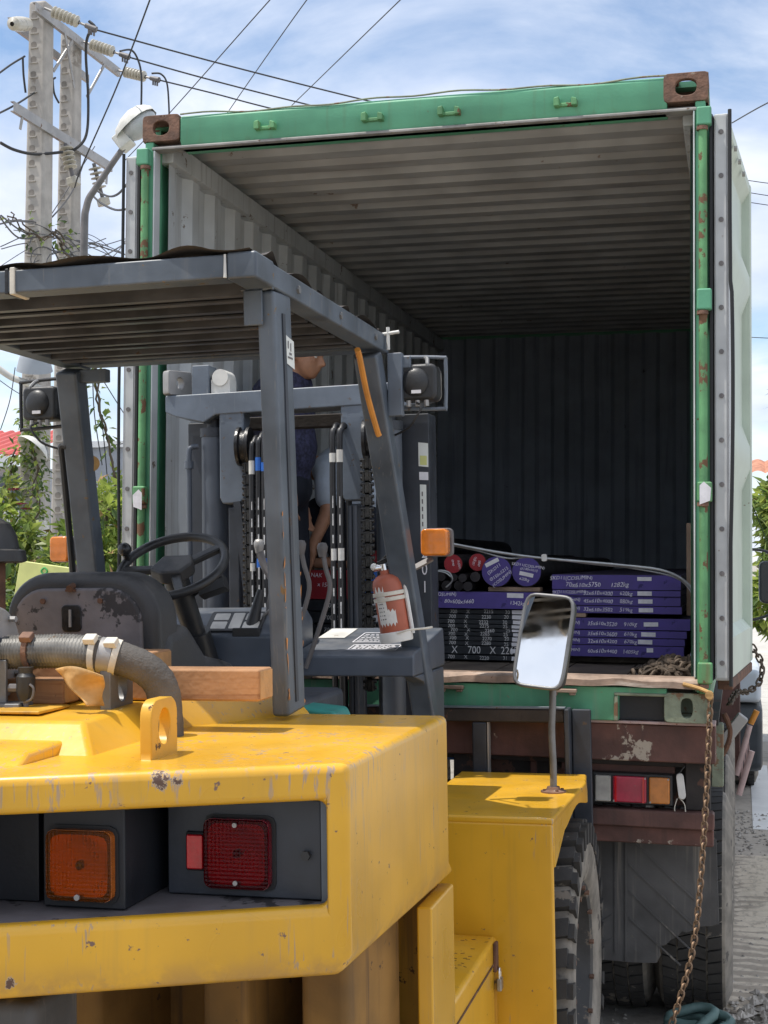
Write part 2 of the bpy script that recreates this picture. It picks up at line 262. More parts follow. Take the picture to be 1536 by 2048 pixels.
mat('leaf_dry', (0.22, 0.13, 0.05), 0.7, var=0.4, vs=3, bump=0.0)
def glass_lens(name, col):
    m = bpy.data.materials.new(name); MATS[name] = m; m.use_nodes = True; t = m.node_tree; b = t.nodes['Principled BSDF']
    b.inputs['Base Color'].default_value = (*col, 1); b.inputs['Transmission Weight'].default_value = 0.92; b.inputs['Roughness'].default_value = 0.22; b.inputs['IOR'].default_value = 1.25
    tcn = t.nodes.new('ShaderNodeTexCoord'); hs = []
    for d in ('X', 'Z'):
        w = t.nodes.new('ShaderNodeTexWave'); w.bands_direction = d; w.inputs['Scale'].default_value = 38; t.links.new(tcn.outputs['Object'], w.inputs[0]); hs.append(w.outputs['Fac'])
    a = t.nodes.new('ShaderNodeMath'); a.operation = 'ADD'; t.links.new(hs[0], a.inputs[0]); t.links.new(hs[1], a.inputs[1])
    bp = t.nodes.new('ShaderNodeBump'); bp.inputs['Strength'].default_value = 0.35; bp.inputs['Distance'].default_value = 0.003
    t.links.new(a.outputs[0], bp.inputs['Height']); t.links.new(bp.outputs[0], b.inputs['Normal'])
glass_lens('amber_glass', (0.60, 0.19, 0.015)); glass_lens('red_glass', (0.36, 0.008, 0.022))
mat('reflector', (0.85, 0.85, 0.83), 0.28, 0.9, var=0.05, vs=20, bump=0.1)
# ------------------------------------------------------------------ mesh builder
def frame(d):
    d = Vector(d).normalized(); a = Vector((0, 0, 1)) if abs(d.z) < 0.9 else Vector((1, 0, 0))
    u = d.cross(a).normalized(); return u, d.cross(u).normalized()
class MB:
    def __init__(s): s.v = []; s.f = []
    def add(s, vs, fs):
        n = len(s.v); s.v += [tuple(p) for p in vs]; s.f += [tuple(i+n for i in f) for f in fs]; return s
    def box(s, x0, x1, y0, y1, z0, z1, M=None):
        vs = [Vector((x, y, z)) for z in (z0, z1) for y in (y0, y1) for x in (x0, x1)]
        if M: vs = [M @ p for p in vs]
        return s.add(vs, [(0, 2, 3, 1), (4, 5, 7, 6), (0, 1, 5, 4), (2, 6, 7, 3), (0, 4, 6, 2), (1, 3, 7, 5)])
    def obox(s, c, u, v, w, du, dv, dw):
        c, u, v, w = Vector(c), Vector(u).normalized(), Vector(v).normalized(), Vector(w).normalized()
        M = Matrix(((u.x, v.x, w.x, c.x), (u.y, v.y, w.y, c.y), (u.z, v.z, w.z, c.z), (0, 0, 0, 1)))
        return s.box(-du/2, du/2, -dv/2, dv/2, -dw/2, dw/2, M)
    def bar(s, p, q, w, h, side=(1, 0, 0)):
        p, q = Vector(p), Vector(q); d = (q-p); L = d.length; d.normalize(); u = Vector(side); u = (u-d*u.dot(d)).normalized(); v = d.cross(u)
        return s.obox((p+q)/2, u, v, d, w, h, L)
    def prism(s, poly, axis, a, b):
        n = len(poly); ar = sum(poly[i][0]*poly[(i+1) % n][1]-poly[(i+1) % n][0]*poly[i][1] for i in range(n))
        if ar < 0: poly = poly[::-1]
        mk = {'x': lambda p, t: (t, p[0], p[1]), 'y': lambda p, t: (p[0], t, p[1]), 'z': lambda p, t: (p[0], p[1], t)}[axis]
        vs = [mk(p, a) for p in poly]+[mk(p, b) for p in poly]
        fl = [tuple(range(n))[::-1], tuple(range(n, 2*n))]+[(i, (i+1) % n, n+(i+1) % n, n+i) for i in range(n)]
        if (axis == 'y') != (b < a): fl = [f[::-1] for f in fl]
        return s.add(vs, fl)
    def cyl(s, p, q, r, rb=None, n=16, cap=True):
        p, q = Vector(p), Vector(q); u, v = frame(q-p); rb = r if rb is None else rb
        cs = [(math.cos(2*PI*i/n), math.sin(2*PI*i/n)) for i in range(n)]
        vs = [p+(u*c+v*w)*r for c, w in cs]+[q+(u*c+v*w)*rb for c, w in cs]
        fs = [(i, (i+1) % n, n+(i+1) % n, n+i) for i in range(n)]
        if cap: fs += [tuple(range(n))[::-1], tuple(range(n, 2*n))]
        return s.add(vs, fs)
    def tube(s, path, r, n=10, closed=False, cap=True, rf=None):
        P = [Vector(p) for p in path]; m = len(P)
        T = []
        for i in range(m):
            a = P[(i-1) % m] if (closed or i > 0) else P[i]; b = P[(i+1) % m] if (closed or i < m-1) else P[i]
            T.append((b-a).normalized())
        u, _ = frame(T[0]); vs = []
        for i in range(m):
            u = (u-T[i]*u.dot(T[i])).normalized(); w = T[i].cross(u)
            for k in range(n):
                a = 2*PI*k/n; rr = r(i/(m-1)) if callable(r) else r
                if rf: rr *= rf(i, k)
                vs.append(P[i]+(u*math.cos(a)+w*math.sin(a))*rr)
        fs = []
        for i in range(m if closed else m-1):
            j = (i+1) % m
            for k in range(n): fs.append((i*n+k, i*n+(k+1) % n, j*n+(k+1) % n, j*n+k))
        if cap and not closed: fs += [tuple(range(n))[::-1], tuple(range((m-1)*n, m*n))]
        return s.add(vs, fs)
    def lathe(s, prof, o=(0, 0, 0), ax=(0, 0, 1), n=28, cap=False):
        o = Vector(o); ax = Vector(ax).normalized(); u, v = frame(ax); m = len(prof); vs = []
        for r, h in prof:
            for k in range(n):
                a = 2*PI*k/n; vs.append(o+ax*h+(u*math.cos(a)+v*math.sin(a))*r)
        fs = [(i*n+k, i*n+(k+1) % n, (i+1)*n+(k+1) % n, (i+1)*n+k) for i in range(m-1) for k in range(n)]
        if cap: fs += [tuple(range(n))[::-1], tuple(range((m-1)*n, m*n))]
        return s.add(vs, fs)
    def ball(s, c, r, sc=(1, 1, 1), n=16, M=None):
        c = Vector(c); h = n//2; vs = []; fs = []
        for i in range(h+1):
            t = PI*i/h
            for k in range(n):
                a = 2*PI*k/n; p = Vector((math.sin(t)*math.cos(a)*sc[0], math.sin(t)*math.sin(a)*sc[1], math.cos(t)*sc[2]))*r
                vs.append(c+(M @ p if M else p))
        for i in range(h):
            for k in range(n): fs.append((i*n+k, (i+1)*n+k, (i+1)*n+(k+1) % n, i*n+(k+1) % n))
        return s.add(vs, fs)
    def capsule(s, p, q, r, rb=None, n=14):
        rb = r if rb is None else rb; s.cyl(p, q, r, rb, n, True); s.ball(p, r, n=n); return s.ball(q, rb, n=n)
    def rrplate(s, c, u, v, w, W, H, rc, t, hole=None, n=48, e=2.0):
        """rounded rectangular plate, optionally with an oval hole (rx, ry, ox, oy); w = outward normal"""
        c, u, v, w = Vector(c), Vector(u).normalized(), Vector(v).normalized(), Vector(w).normalized()
        ox, oy = (hole[2], hole[3]) if hole else (0, 0)
        if not isinstance(rc, tuple): rc = (rc, rc)           # (top corners, bottom corners)
        def sdf(x, y):
            r = max(1e-4, rc[0] if y > 0 else rc[1]); qx = abs(x)-W/2+r; qy = abs(y)-H/2+r
            return math.hypot(max(qx, 0), max(qy, 0))+min(max(qx, qy), 0)-r
        cor = [math.atan2(sy_*H/2-oy, sx_*W/2-ox) for sx_ in (-1, 1) for sy_ in (-1, 1)]
        ang = sorted([a for a in [-PI+2*PI*i/n for i in range(n)] if all(abs(a-b) > 0.02 for b in cor)]+cor)
        O = []
        for a in ang:
            lo, hi = 0.0, W+H
            for _ in range(30):
                m = (lo+hi)/2
                if sdf(ox+m*math.cos(a), oy+m*math.sin(a)) < 0: lo = m
                else: hi = m
            O.append((ox+lo*math.cos(a), oy+lo*math.sin(a)))
        N_ = len(O); P = lambda p, d: c+u*p[0]+v*p[1]+w*d
        if hole:
            I = []
            for a in ang:
                k = (abs(math.cos(a)/hole[0])**e+abs(math.sin(a)/hole[1])**e)**(-1/e); I.append((ox+k*math.cos(a), oy+k*math.sin(a)))
            vs = [P(p, 0) for p in O]+[P(p, 0) for p in I]+[P(p, -t) for p in O]+[P(p, -t) for p in I]
            fs = []
            for i in range(N_):
                j = (i+1) % N_
                fs += [(i, j, N_+j, N_+i), (2*N_+j, 2*N_+i, 3*N_+i, 3*N_+j), (j, i, 2*N_+i, 2*N_+j), (N_+i, N_+j, 3*N_+j, 3*N_+i)]
        else:
            vs = [P(p, 0) for p in O]+[P(p, -t) for p in O]
            fs = [tuple(range(N_)), tuple(range(N_, 2*N_))[::-1]]+[((i+1) % N_, i, N_+i, N_+(i+1) % N_) for i in range(N_)]
        return s.add(vs, fs)
    def build(s, name, m, parent=None, bevel=0.0, seg=2, sharp=38, origin=None, flat=False):
        me = bpy.data.meshes.new(name)
        vs = s.v
        if origin is not None: o_ = Vector(origin); vs = [tuple(Vector(p)-o_) for p in vs]
        me.from_pydata(vs, [], s.f); me.update()
        ob = bpy.data.objects.new(name, me); C.objects.link(ob)
        me.materials.append(MATS[m] if isinstance(m, str) else m)
        if origin is not None: ob.location = origin
        if parent: ob.parent = parent
        if not flat:
            me.polygons.foreach_set('use_smooth', [True]*len(me.polygons)); 
            if not bevel: me.set_sharp_from_angle(angle=rad(sharp))
        if bevel:
            b = ob.modifiers.new('bevel', 'BEVEL'); b.width = bevel; b.segments = seg; b.limit_method = 'ANGLE'; b.angle_limit = rad(28); b.harden_normals = True
        return ob
def tag(o, label=None, cat=None, group=None, kind=None):
    if label: o['label'] = label
    if cat: o['category'] = cat
    if group: o['group'] = group
    if kind: o['kind'] = kind
    return o
def thing(name, label, cat, loc=(0, 0, 0), rot=(0, 0, 0), group=None):
    o = bpy.data.objects.new(name, None); C.objects.link(o); o.empty_display_size = 0.1
    o.location = loc; o.rotation_euler = rot; return tag(o, label, cat, group)
def share(src, name, parent, loc=(0, 0, 0), rot=(0, 0, 0), scale=(1, 1, 1)):
    o = src.copy(); C.objects.link(o); o.name = name; o.parent = parent; o.location = loc; o.rotation_euler = rot; o.scale = scale
    for k in ('label', 'category', 'group'):
        if k in o: del o[k]
    return o
TEXTS = []
def text(s, size, M, m, parent, shear=0.0, xs=1.0, name='lettering', align='CENTER', space=1.0): TEXTS.append((s, size, M, m, parent, shear, xs, name, align, space))
def flush_texts():
    tmp = []
    for s, size, M, m, parent, shear, xs, name, align, space in TEXTS:
        cu = bpy.data.curves.new('t', 'FONT'); cu.body = s; cu.size = size; cu.align_x = align; cu.align_y = 'CENTER'; cu.shear = shear; cu.resolution_u = 3; cu.space_character = space
        ob = bpy.data.objects.new('t', cu); C.objects.link(ob); tmp.append(ob)
    dg = bpy.context.evaluated_depsgraph_get()
    for ob, (s, size, M, m, parent, shear, xs, name, align, space) in zip(tmp, TEXTS):
        me = bpy.data.meshes.new_from_object(ob.evaluated_get(dg)); me.name = name
        if m == 'chalk':          # hand written: wobbling strokes, wandering baseline
            ph = random.random()*6
            for v in me.vertices:
                x, y = v.co.x/size, v.co.y/size
                v.co.x += size*.03*math.sin(4*y+1.5*x+ph); v.co.y = v.co.y*(1+.12*math.sin(2.1*x+ph*2))+size*.06*math.sin(1.3*x+ph)
        me.transform(M @ Matrix.Diagonal((xs, 1, 1, 1))); me.materials.clear(); me.materials.append(MATS[m])
        n = bpy.data.objects.new(name, me); C.objects.link(n); n.parent = parent
    for ob in tmp:
        cu = ob.data; bpy.data.objects.remove(ob); bpy.data.curves.remove(cu)
def M3(loc, u, v):
    u, v = Vector(u).normalized(), Vector(v).normalized(); w = u.cross(v)
    return Matrix(((u.x, v.x, w.x, loc[0]), (u.y, v.y, w.y, loc[1]), (u.z, v.z, w.z, loc[2]), (0, 0, 0, 1)))
def face_rear(x, y, z, ang=0):   # a sheet that faces the camera side (normal -Y)
    a = rad(ang); return M3((x, y, z), (math.cos(a), 0, math.sin(a)), (-math.sin(a), 0, math.cos(a)))
def smooth_path(pts, k=8, closed=False):
    P = [Vector(p) for p in pts]; n = len(P); o = []
    for i in range(n if closed else n-1):
        g = lambda j: P[j % n] if closed else P[max(0, min(n-1, j))]
        a, b, c, d = g(i-1), g(i), g(i+1), g(i+2)
        for t in range(k):
            t /= k; o.append(0.5*((2*b)+(c-a)*t+(2*a-5*b+4*c-d)*t*t+(3*b-a-3*c+d)*t**3))
    if not closed: o.append(P[-1])
    return o
mat('header_lip', (0.27, 0.26, 0.245), 0.7, var=0.3, vs=6, bump=0.2, wear=((0.14, 0.09, 0.06), 0.3, 10))
# ================================================================== SETTING: ground
def ground_mat(name, ca, cb_, cc, sc=0.6, bump=0.6):
    m = bpy.data.materials.new(name); MATS[name] = m; m.use_nodes = True; t = m.node_tree; N = t.nodes; L = t.links; b = N['Principled BSDF']
    tcn = N.new('ShaderNodeTexCoord')
    def noise(s, d=8, r=0.65):
        n = N.new('ShaderNodeTexNoise'); n.inputs['Scale'].default_value = s; n.inputs['Detail'].default_value = d; n.inputs['Roughness'].default_value = r; L.new(tcn.outputs['Object'], n.inputs['Vector']); return n.outputs['Fac']
    r = N.new('ShaderNodeValToRGB'); L.new(noise(sc), r.inputs[0]); e = r.color_ramp.elements; e[0].position = 0.32; e[0].color = (*ca, 1); e[1].position = 0.7; e[1].color = (*cb_, 1)
    r2_ = N.new('ShaderNodeMapRange'); L.new(noise(sc*14), r2_.inputs[0]); r2_.inputs[1].default_value = 0.5; r2_.inputs[2].default_value = 0.7
    x = N.new('ShaderNodeMix'); x.data_type = 'RGBA'; L.new(r2_.outputs[0], x.inputs[0]); L.new(r.outputs[0], x.inputs[6]); x.inputs[7].default_value = (*cc, 1)
    L.new(x.outputs[2], b.inputs['Base Color']); b.inputs['Roughness'].default_value = 0.9
    bp = N.new('ShaderNodeBump'); bp.inputs['Strength'].default_value = bump; bp.inputs['Distance'].default_value = 0.02; L.new(noise(22, 8, 0.7), bp.inputs['Height']); L.new(bp.outputs[0], b.inputs['Normal'])
ground_mat('dirt', (0.28, 0.255, 0.22), (0.42, 0.385, 0.335), (0.20, 0.18, 0.155))
ground_mat('road_concrete', (0.42, 0.37, 0.31), (0.52, 0.46, 0.385), (0.33, 0.29, 0.24), 0.9, 0.3)
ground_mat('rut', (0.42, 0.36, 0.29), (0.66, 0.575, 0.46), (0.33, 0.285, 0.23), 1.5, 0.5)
_t = MATS['rut'].node_tree; _w = _t.nodes.new('ShaderNodeTexWave'); _w.bands_direction = 'Y'; _w.inputs['Scale'].default_value = 2.8; _w.inputs['Distortion'].default_value = 5.0; _w.inputs['Detail'].default_value = 3  # dusty bands, with pale crest and dark trough shading painted in
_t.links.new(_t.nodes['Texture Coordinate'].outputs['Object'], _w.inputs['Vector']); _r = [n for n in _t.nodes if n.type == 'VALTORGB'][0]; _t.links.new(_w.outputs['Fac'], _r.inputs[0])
mat('ground_white', (0.78, 0.77, 0.74), 0.7, var=0.06, vs=4, bump=0.1, wear=((0.35, 0.31, 0.27), 0.2, 9))
ground_mat('yard', (0.40, 0.385, 0.35), (0.50, 0.485, 0.45), (0.34, 0.32, 0.29), 0.3, 0.3)
tag(MB().add([(-400, -400, 0), (400, -400, 0), (400, 500, 0), (-400, 500, 0)], [(0, 1, 2, 3)]).build('ground', 'dirt'), kind='structure')
# far sunlit concrete yard and the pavement with white strips beside the trailer
tag(MB().add([(-3, 10.5, .004), (30, 10.5, .004), (30, 60, .004), (-3, 60, .004)], [(0, 1, 2, 3)]).build('road', 'yard'), kind='structure')
pv = tag(MB().add([(-.02, 4.2, .008), (.9, 4.2, .008), (.9, 8.9, .008), (-.02, 8.9, .008)], [(0, 1, 2, 3)]).build('pavement', 'road_concrete'), kind='structure')
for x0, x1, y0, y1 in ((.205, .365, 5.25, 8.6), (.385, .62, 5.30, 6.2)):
    tag(MB().box(x0, x1, y0, y1, .009, .0125).build('white_strip', 'ground_white'), kind='structure')  # thin white rectangles lying on the pavement
# rutted dirt with the print of tyre lugs across it
nx, ny = 46, 260; mb = MB(); vs = []
for j in range(ny):
    y = .9+j*(3.4/(ny-1))
    for i in range(nx):
        x = -.04+i*(1.35/(nx-1)); t = (x-.08)/.34
        rut = (0.020*math.sin(y*55+math.sin(x*9)*1.1+1.2*math.sin(y*1.7)) if 0 < t < 1 else 0)*max(0, math.sin(min(1, max(0, t))*PI))**.5*(0.55+.45*math.sin(y*2.1+1))
        edge = .075*max(0, 1-abs(x-.50)/.13)*(.7+.3*math.sin(y*5+x*11))+.05*max(0, min(1, (x-.42)/.3))
        ed = min(1, i/4, (nx-1-i)/4, j/6, (ny-1-j)/6)
        z = .004+ed*(.014+rut+edge+.006*random.random())
        vs.append((x, y, z))
mb.add(vs, [(j*nx+i, j*nx+i+1, (j+1)*nx+i+1, (j+1)*nx+i) for j in range(ny-1) for i in range(nx-1)])
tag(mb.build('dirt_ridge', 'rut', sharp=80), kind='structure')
# loose stones: nobody could count them
def rock(mb, c, r):
    n = len(mb.v); ph = [(0, 0, 1), (1, 0, 0), (0, 1, 0), (-1, 0, 0), (0, -1, 0), (0, 0, -1)]
    pts = [(c[0]+p[0]*r*random.uniform(.6, 1.3), c[1]+p[1]*r*random.uniform(.6, 1.3), c[2]+p[2]*r*random.uniform(.4, .9)) for p in ph]
    mb.add(pts, [(0, 1, 2), (0, 2, 3), (0, 3, 4), (0, 4, 1), (5, 2, 1), (5, 3, 2), (5, 4, 3), (5, 1, 4)])
mb = MB()
for i in range(160): rock(mb, (random.gauss(.22, .07), random.uniform(.55, 1.15), .03), random.uniform(.014, .034))
for i in range(900):
    y = random.uniform(.4, 6); x = random.gauss(.10, .11) if random.random() < .75 else random.uniform(-.1, 1.2)
    rock(mb, (x, y, .012), random.choice((.005, .008, .012, .022)) if y < 2 else random.choice((.008, .012, .02)))
for i in range(500): rock(mb, (random.uniform(-2.6, .1), random.uniform(-.3, 1.2), .008), random.choice((.004, .007, .012)))
tag(mb.build('gravel', 'stone', flat=True), 'loose grey gravel and stone chips beside the trailer tyres', 'gravel', kind='stuff')

# ================================================================== SHIPPING CONTAINER (rear frame at Y=0, right side X=0)
CZ = 1.40; CW = 2.438; CT = CZ+2.591; FL = 1.55; CL = 6.058
con = thing('shipping_container', 'green open shipping container on the red trailer, doors swung back', 'container', (-CW/2, 0, CZ))
def cb_(mb, name, m, parent=con, **k):
    ob = mb.build(name, m, parent, **k); ob.location = (CW/2, 0, -CZ); return ob     # meshes are written in world metres
def corr(n0, n1, period, lo, hi, flat=.30, slope=.17):
    """corrugation profile: list of (along, depth)"""
    o = []; a = n0
    while a < n1-1e-6:
        for f, d in ((0, lo), (flat, lo), (flat+slope, hi), (flat+slope+1-flat-2*slope, hi)):
            t = a+f*period
            if t < n1: o.append((t, d))
        a += period
    o.append((n1, lo)); return o
def sheet(prof, fn, a, b):
    vs = [fn(t, d, a) for t, d in prof]+[fn(t, d, b) for t, d in prof]; n = len(prof)
    return MB().add(vs, [(i, i+1, n+i+1, n+i) for i in range(n-1)])
w = sheet(corr(.12, CL-.05, .278, -CW+.075, -CW+.040), lambda t, d, z: (d, t, z), 1.52, CT-.14); o = cb_(w, 'side_wall', 'inside_grey', sharp=20)
w = sheet(corr(.12, CL-.05, .278, -.075, -.040), lambda t, d, z: (d, t, z), 1.52, CT-.14); cb_(w, 'side_wall', 'inside_grey', sharp=20)
w = sheet(corr(.10, CL-.02, .2095, CT-.060, CT-.034, .42, .12), lambda t, d, x: (x, t, d), -CW+.03, -.03); cb_(w, 'roof_panel', 'roof_grey', sharp=20)
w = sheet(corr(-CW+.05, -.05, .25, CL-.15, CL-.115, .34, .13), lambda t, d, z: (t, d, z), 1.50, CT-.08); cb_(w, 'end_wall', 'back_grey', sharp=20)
# outer skin over the roof and the end so that no light comes through
cb_(MB().box(-CW+.01, -.01, .09, CL, CT-.030, CT-.006), 'roof_skin', 'container_green')
cb_(MB().box(-CW+.01, -.01, CL-.10, CL-.02, 1.45, CT-.03), 'end_skin', 'container_green')
cb_(MB().box(-CW, -CW+.034, .12, CL, 1.45, CT-.03), 'side_skin', 'container_green')
cb_(MB().box(-.034, 0, .12, CL, 1.45, CT-.03), 'side_skin', 'container_green')
for x0, x1 in ((-CW+.036, -CW+.105), (-.105, -.036)):
    cb_(MB().box(x0, x1, .10, CL-.16, CT-.185, CT-.085), 'top_rail', 'inside_grey', bevel=.006, seg=1)
    cb_(MB().box(x0, x1-.02, .60, CL-.16, 1.50, 1.62), 'bottom_rail', 'back_grey', bevel=.006, seg=1)
# plank floor
for i in range(8):
    x0 = -CW+.06+i*.2895; cb_(MB().box(x0, x0+.284, .07, CL-.16, 1.505, FL+random.uniform(-.002, .002)), 'floor_plank', 'floor_wood', bevel=.003, seg=1)
# header and sill
hp = [(0, 3.872), (0, 3.968), (.012, 3.982), (.10, 3.985), (.10, 3.835), (.018, 3.835)]
hd = cb_(MB().prism(hp, 'x', -CW+.178, -.162), 'header', 'container_green', bevel=.005, seg=2)
cb_(MB().prism([(-.003, 3.835), (-.003, 3.846), (.03, 3.862), (.06, 3.835)], 'x', -CW+.045, -.045), 'header_lip', 'header_lip', bevel=.003, seg=1)
mb = MB()
xs = [-CW+.178+i*(CW-.34)/40 for i in range(41)]
tp = [(x, .004+.003*math.sin(x*9), 3.985+.006*math.sin(x*5+1)+.004*math.sin(x*17)) for x in xs]
cb_(MB().tube(tp, .004, 6), 'bent_top_edge', 'cast_green')
for x in (-1.859, -1.38, -1.05, -.566):
    k = MB()
    for s_ in (-1, 1): k.prism([(x+s_*.036-.012, 3.885), (x+s_*.036+.012, 3.885), (x+s_*.036+.010, 3.925-(.012 if s_ > 0 else 0)), (x+s_*.036-.012, 3.92)], 'y', -.034, .004)
    k.box(x-.035, x+.035, -.010, .004, 3.888, 3.904)
    cb_(k, 'cam_keeper', 'post_green', bevel=.004, seg=1)
sp_ = [(-CW+.16, 1.400), (-.354, 1.400), (-.354, 1.502), (-.165, 1.505), (-.165, 1.535), (-CW+.16, 1.530)]
cb_(MB().prism(sp_, 'y', 0, .09), 'sill', 'sill_green', bevel=.004, seg=1)
cb_(MB().box(-.354, -.165, .06, .09, 1.40, 1.500), 'sill_pocket', 'recess_black')
cb_(MB().box(-.372, -.160, -.006, .03, 1.5005, 1.513).box(-.372, -.356, -.006, .03, 1.40, 1.5), 'pocket_rim', 'cast_green', bevel=.004, seg=1)
mb = MB(); n = 60
vs = []
for i in range(n+1):
    x = -CW+.05+i*(CW-.075)/n; w1 = .004*math.sin(x*13)+.003*math.sin(x*31)
    vs += [(x, -.018+w1, 1.538+w1*.6), (x, -.016+w1, 1.563+w1), (x, .004, 1.576), (x, .085, 1.577), (x, .085, 1.538)]
fs = [(i*5+k, (i+1)*5+k, (i+1)*5+(k+1) % 5, i*5+(k+1) % 5) for i in range(n) for k in range(5)]
cb_(mb.add(vs, fs+[(0, 1, 2, 3, 4), (n*5+4, n*5+3, n*5+2, n*5+1, n*5)]), 'sill_lip', 'sill_lip', sharp=30)
for x in (-2.0, -1.029, -.567):
    k = MB().box(x-.05, x+.05, -.038, .0, 1.509, 1.523).box(x-.045, x-.028, -.032, 0, 1.495, 1.509).box(x+.02, x+.045, -.03, 0, 1.498, 1.509)
    cb_(k, 'cam_keeper', 'sill_lip', bevel=.003, seg=1)
# corner castings with their oval holes
def casting(x, z, m, rx, ry, e):
    k = MB().rrplate((x, -.003, z), (1, 0, 0), (0, 0, 1), (0, -1, 0), .176, .118, .018, .03, hole=(rx, ry, 0, 0), e=e)
    s_ = 1 if x > -1 else -1
    k.rrplate((x+s_*.088, .088, z), (0, s_, 0), (0, 0, 1), (s_, 0, 0), .176, .118, .012, .03, hole=(.05, .032, 0, 0))
    k.box(x-.088, x+.088, .028, .17, z+.034, z+.059) if z < 2 else k.box(x-.088, x-s_*.03-.0, .028, .17, z+.034, z+.059)
    k.box(x-.088, x+.088, .028, .17, z-.059, z-.036); k.box(x-.088, x+.088, .15, .176, z-.036, z+.034)
    k.box(x-s_*.088, x-s_*.066, .028, .15, z-.036, z+.034) if s_ < 0 else k.box(x-.088, x-.066, .028, .15, z-.036, z+.034)
    return cb_(k, 'corner_casting', m, bevel=.003, seg=1)
casting(-.088, CT-.059, 'cast_rust', .042, .033, 2.6); casting(-CW+.088, CT-.059, 'cast_rust', .038, .032, 2.4)
casting(-.088, CZ+.059, 'cast_green', .023, .038, 2.8); casting(-CW+.088, CZ+.059, 'cast_green', .023, .038, 2.8)
# corner posts, J-bars, hinge blocks and doors
for s_ in (0, 1):
    X = (lambda v: v) if s_ == 0 else (lambda v: -CW-v)
    xx = sorted((X(-.052), X(-.012)))
    cb_(MB().box(xx[0], xx[1], .002, .10, 1.52, 3.874), 'corner_post', 'container_green', bevel=.004, seg=1)
    xx = sorted((X(-.060), X(-.053)))
    cb_(MB().box(xx[0], xx[1], -.002, .06, 1.58, 3.834), 'post_edge', 'inside_grey', bevel=.002, seg=1)
    cb_(MB().cyl((X(-.022), -.018, 1.52), (X(-.022), -.018, 3.80), .017, n=14), 'hinge_bar', 'post_green')
    for z, h in ((3.80, .075), (3.07, .085), (2.31, .08), (1.60, .085)):
        xx = sorted((X(-.046), X(.012)))
        cb_(MB().box(xx[0], xx[1], -.042, .006, z-h/2, z+h/2), 'hinge', 'container_green' if z > 2.5 else 'post_green', bevel=.008, seg=2)
        cb_(MB().cyl((X(-.024), -.020, z-h/2-.016), (X(-.024), -.020, z-h/2-.001), .023, n=14), 'hinge_pin', 'cast_rust')
    zs = 2.305 if s_ == 0 else 2.29
    k = MB().add([(X(-.036), -.0435, zs-.045), (X(.004), -.0435, zs-.03), (X(.008), -.0435, zs+.02), (X(-.02), -.0435, zs+.045), (X(-.036), -.0435, zs+.03)], [(0, 1, 2, 3, 4)])
    cb_(k, 'sticker', 'label_white')
def door(loc, ang, mirror):
    """hinge at the origin, door runs along +Y, its inner face looks to +X (mirrored: -X)"""
    d = bpy.data.objects.new('door', None); C.objects.link(d); d.parent = con; d.location = Vector(loc)-Vector((-CW/2, 0, CZ)); d.rotation_euler = (0, 0, ang)
    q = -1 if mirror else 1
    def B(mb, name, m, **k):
        if mirror: mb.v = [(-a, b, c) for a, b, c in mb.v]; mb.f = [f[::-1] for f in mb.f]
        return mb.build(name, m, d, **k)
    z0, z1, Wd = 1.57, 3.815, 1.16
    prof = [(z0+.03, 0), (z0+.16, 0)]
    zz_ = [z0+.16, z0+.20, z0+.80, z0+.90, z0+1.00, z0+1.10, z0+1.62, z0+1.72, z0+1.80, z0+1.90, z1-.10, z1-.04]
    dd = [0, -.036, -.036, 0, 0, -.036, -.036, 0, 0, -.036, -.036, 0]
    pr = [(0.0, z0)]+[(a, b) for a, b in zip(dd, zz_)]+[(0, z1), (-.052, z1), (-.052, z0)]
    B(MB().prism([(a, b) for a, b in pr], 'y', .10, Wd-.06), 'door_panel', 'door_pale', sharp=20)
    B(MB().box(-.054, .004, .004, .10, z0, z1), 'door_stile', 'door_edge', bevel=.006, seg=1)
    B(MB().box(-.054, .004, Wd-.06, Wd, z0, z1), 'door_stile', 'door_pale', bevel=.006, seg=1)
    # the rubber seal at the hinge side, sagging where it has come loose
    sag = lambda z: .010*max(0, math.sin((z-2.1)*2.4))*(1 if z < 3.1 else .25)
    B(MB().tube([(.010+sag(z), -.004-.0*sag(z), z) for z in [z0-.02+i*(z1-z0+.03)/50 for i in range(51)]], .0075, 8), 'door_seal', 'gasket')
    B(MB().box(-.070, -.056, -.006, .06, z0, z1), 'door_seal', 'gasket', bevel=.003, seg=1)
    B(MB().box(-.046, -.004, .000, .006, z0+.01, z1-.01), 'seal_strip', 'door_edge', bevel=.001, seg=1)
    for i in range(13):
        z = z0+.07+i*.175; B(MB().cyl((-.024, -.004, z), (-.024, .002, z), .010, n=10), 'bolt', 'fuse_dark')
    for i, (y, z) in enumerate(((.16, z0+.42), (.16, z0+.60), (.16, z0+.30), (.17, z0+.74), (.22, z0+1.25), (.2, z0+1.45), (.3, z1-.06), (.5, z1-.06), (.7, z1-.06))):
        B(MB().cyl((-.036 if i < 6 else 0, y, z), (-.02 if i < 6 else .012, y, z), .012, n=8), 'bolt', 'galv')
    B(MB().box(-.054, .006, .12, Wd-.06, z0-.045, z0-.002), 'bottom_rail', 'rust', bevel=.004, seg=1)
    return d
dr = door((.072, -.006, 0), rad(-4.8), False); dl = door((-CW-.074, -.006, 0), rad(1.0), True)
for q in (dr, dl): q.location.z = -CZ

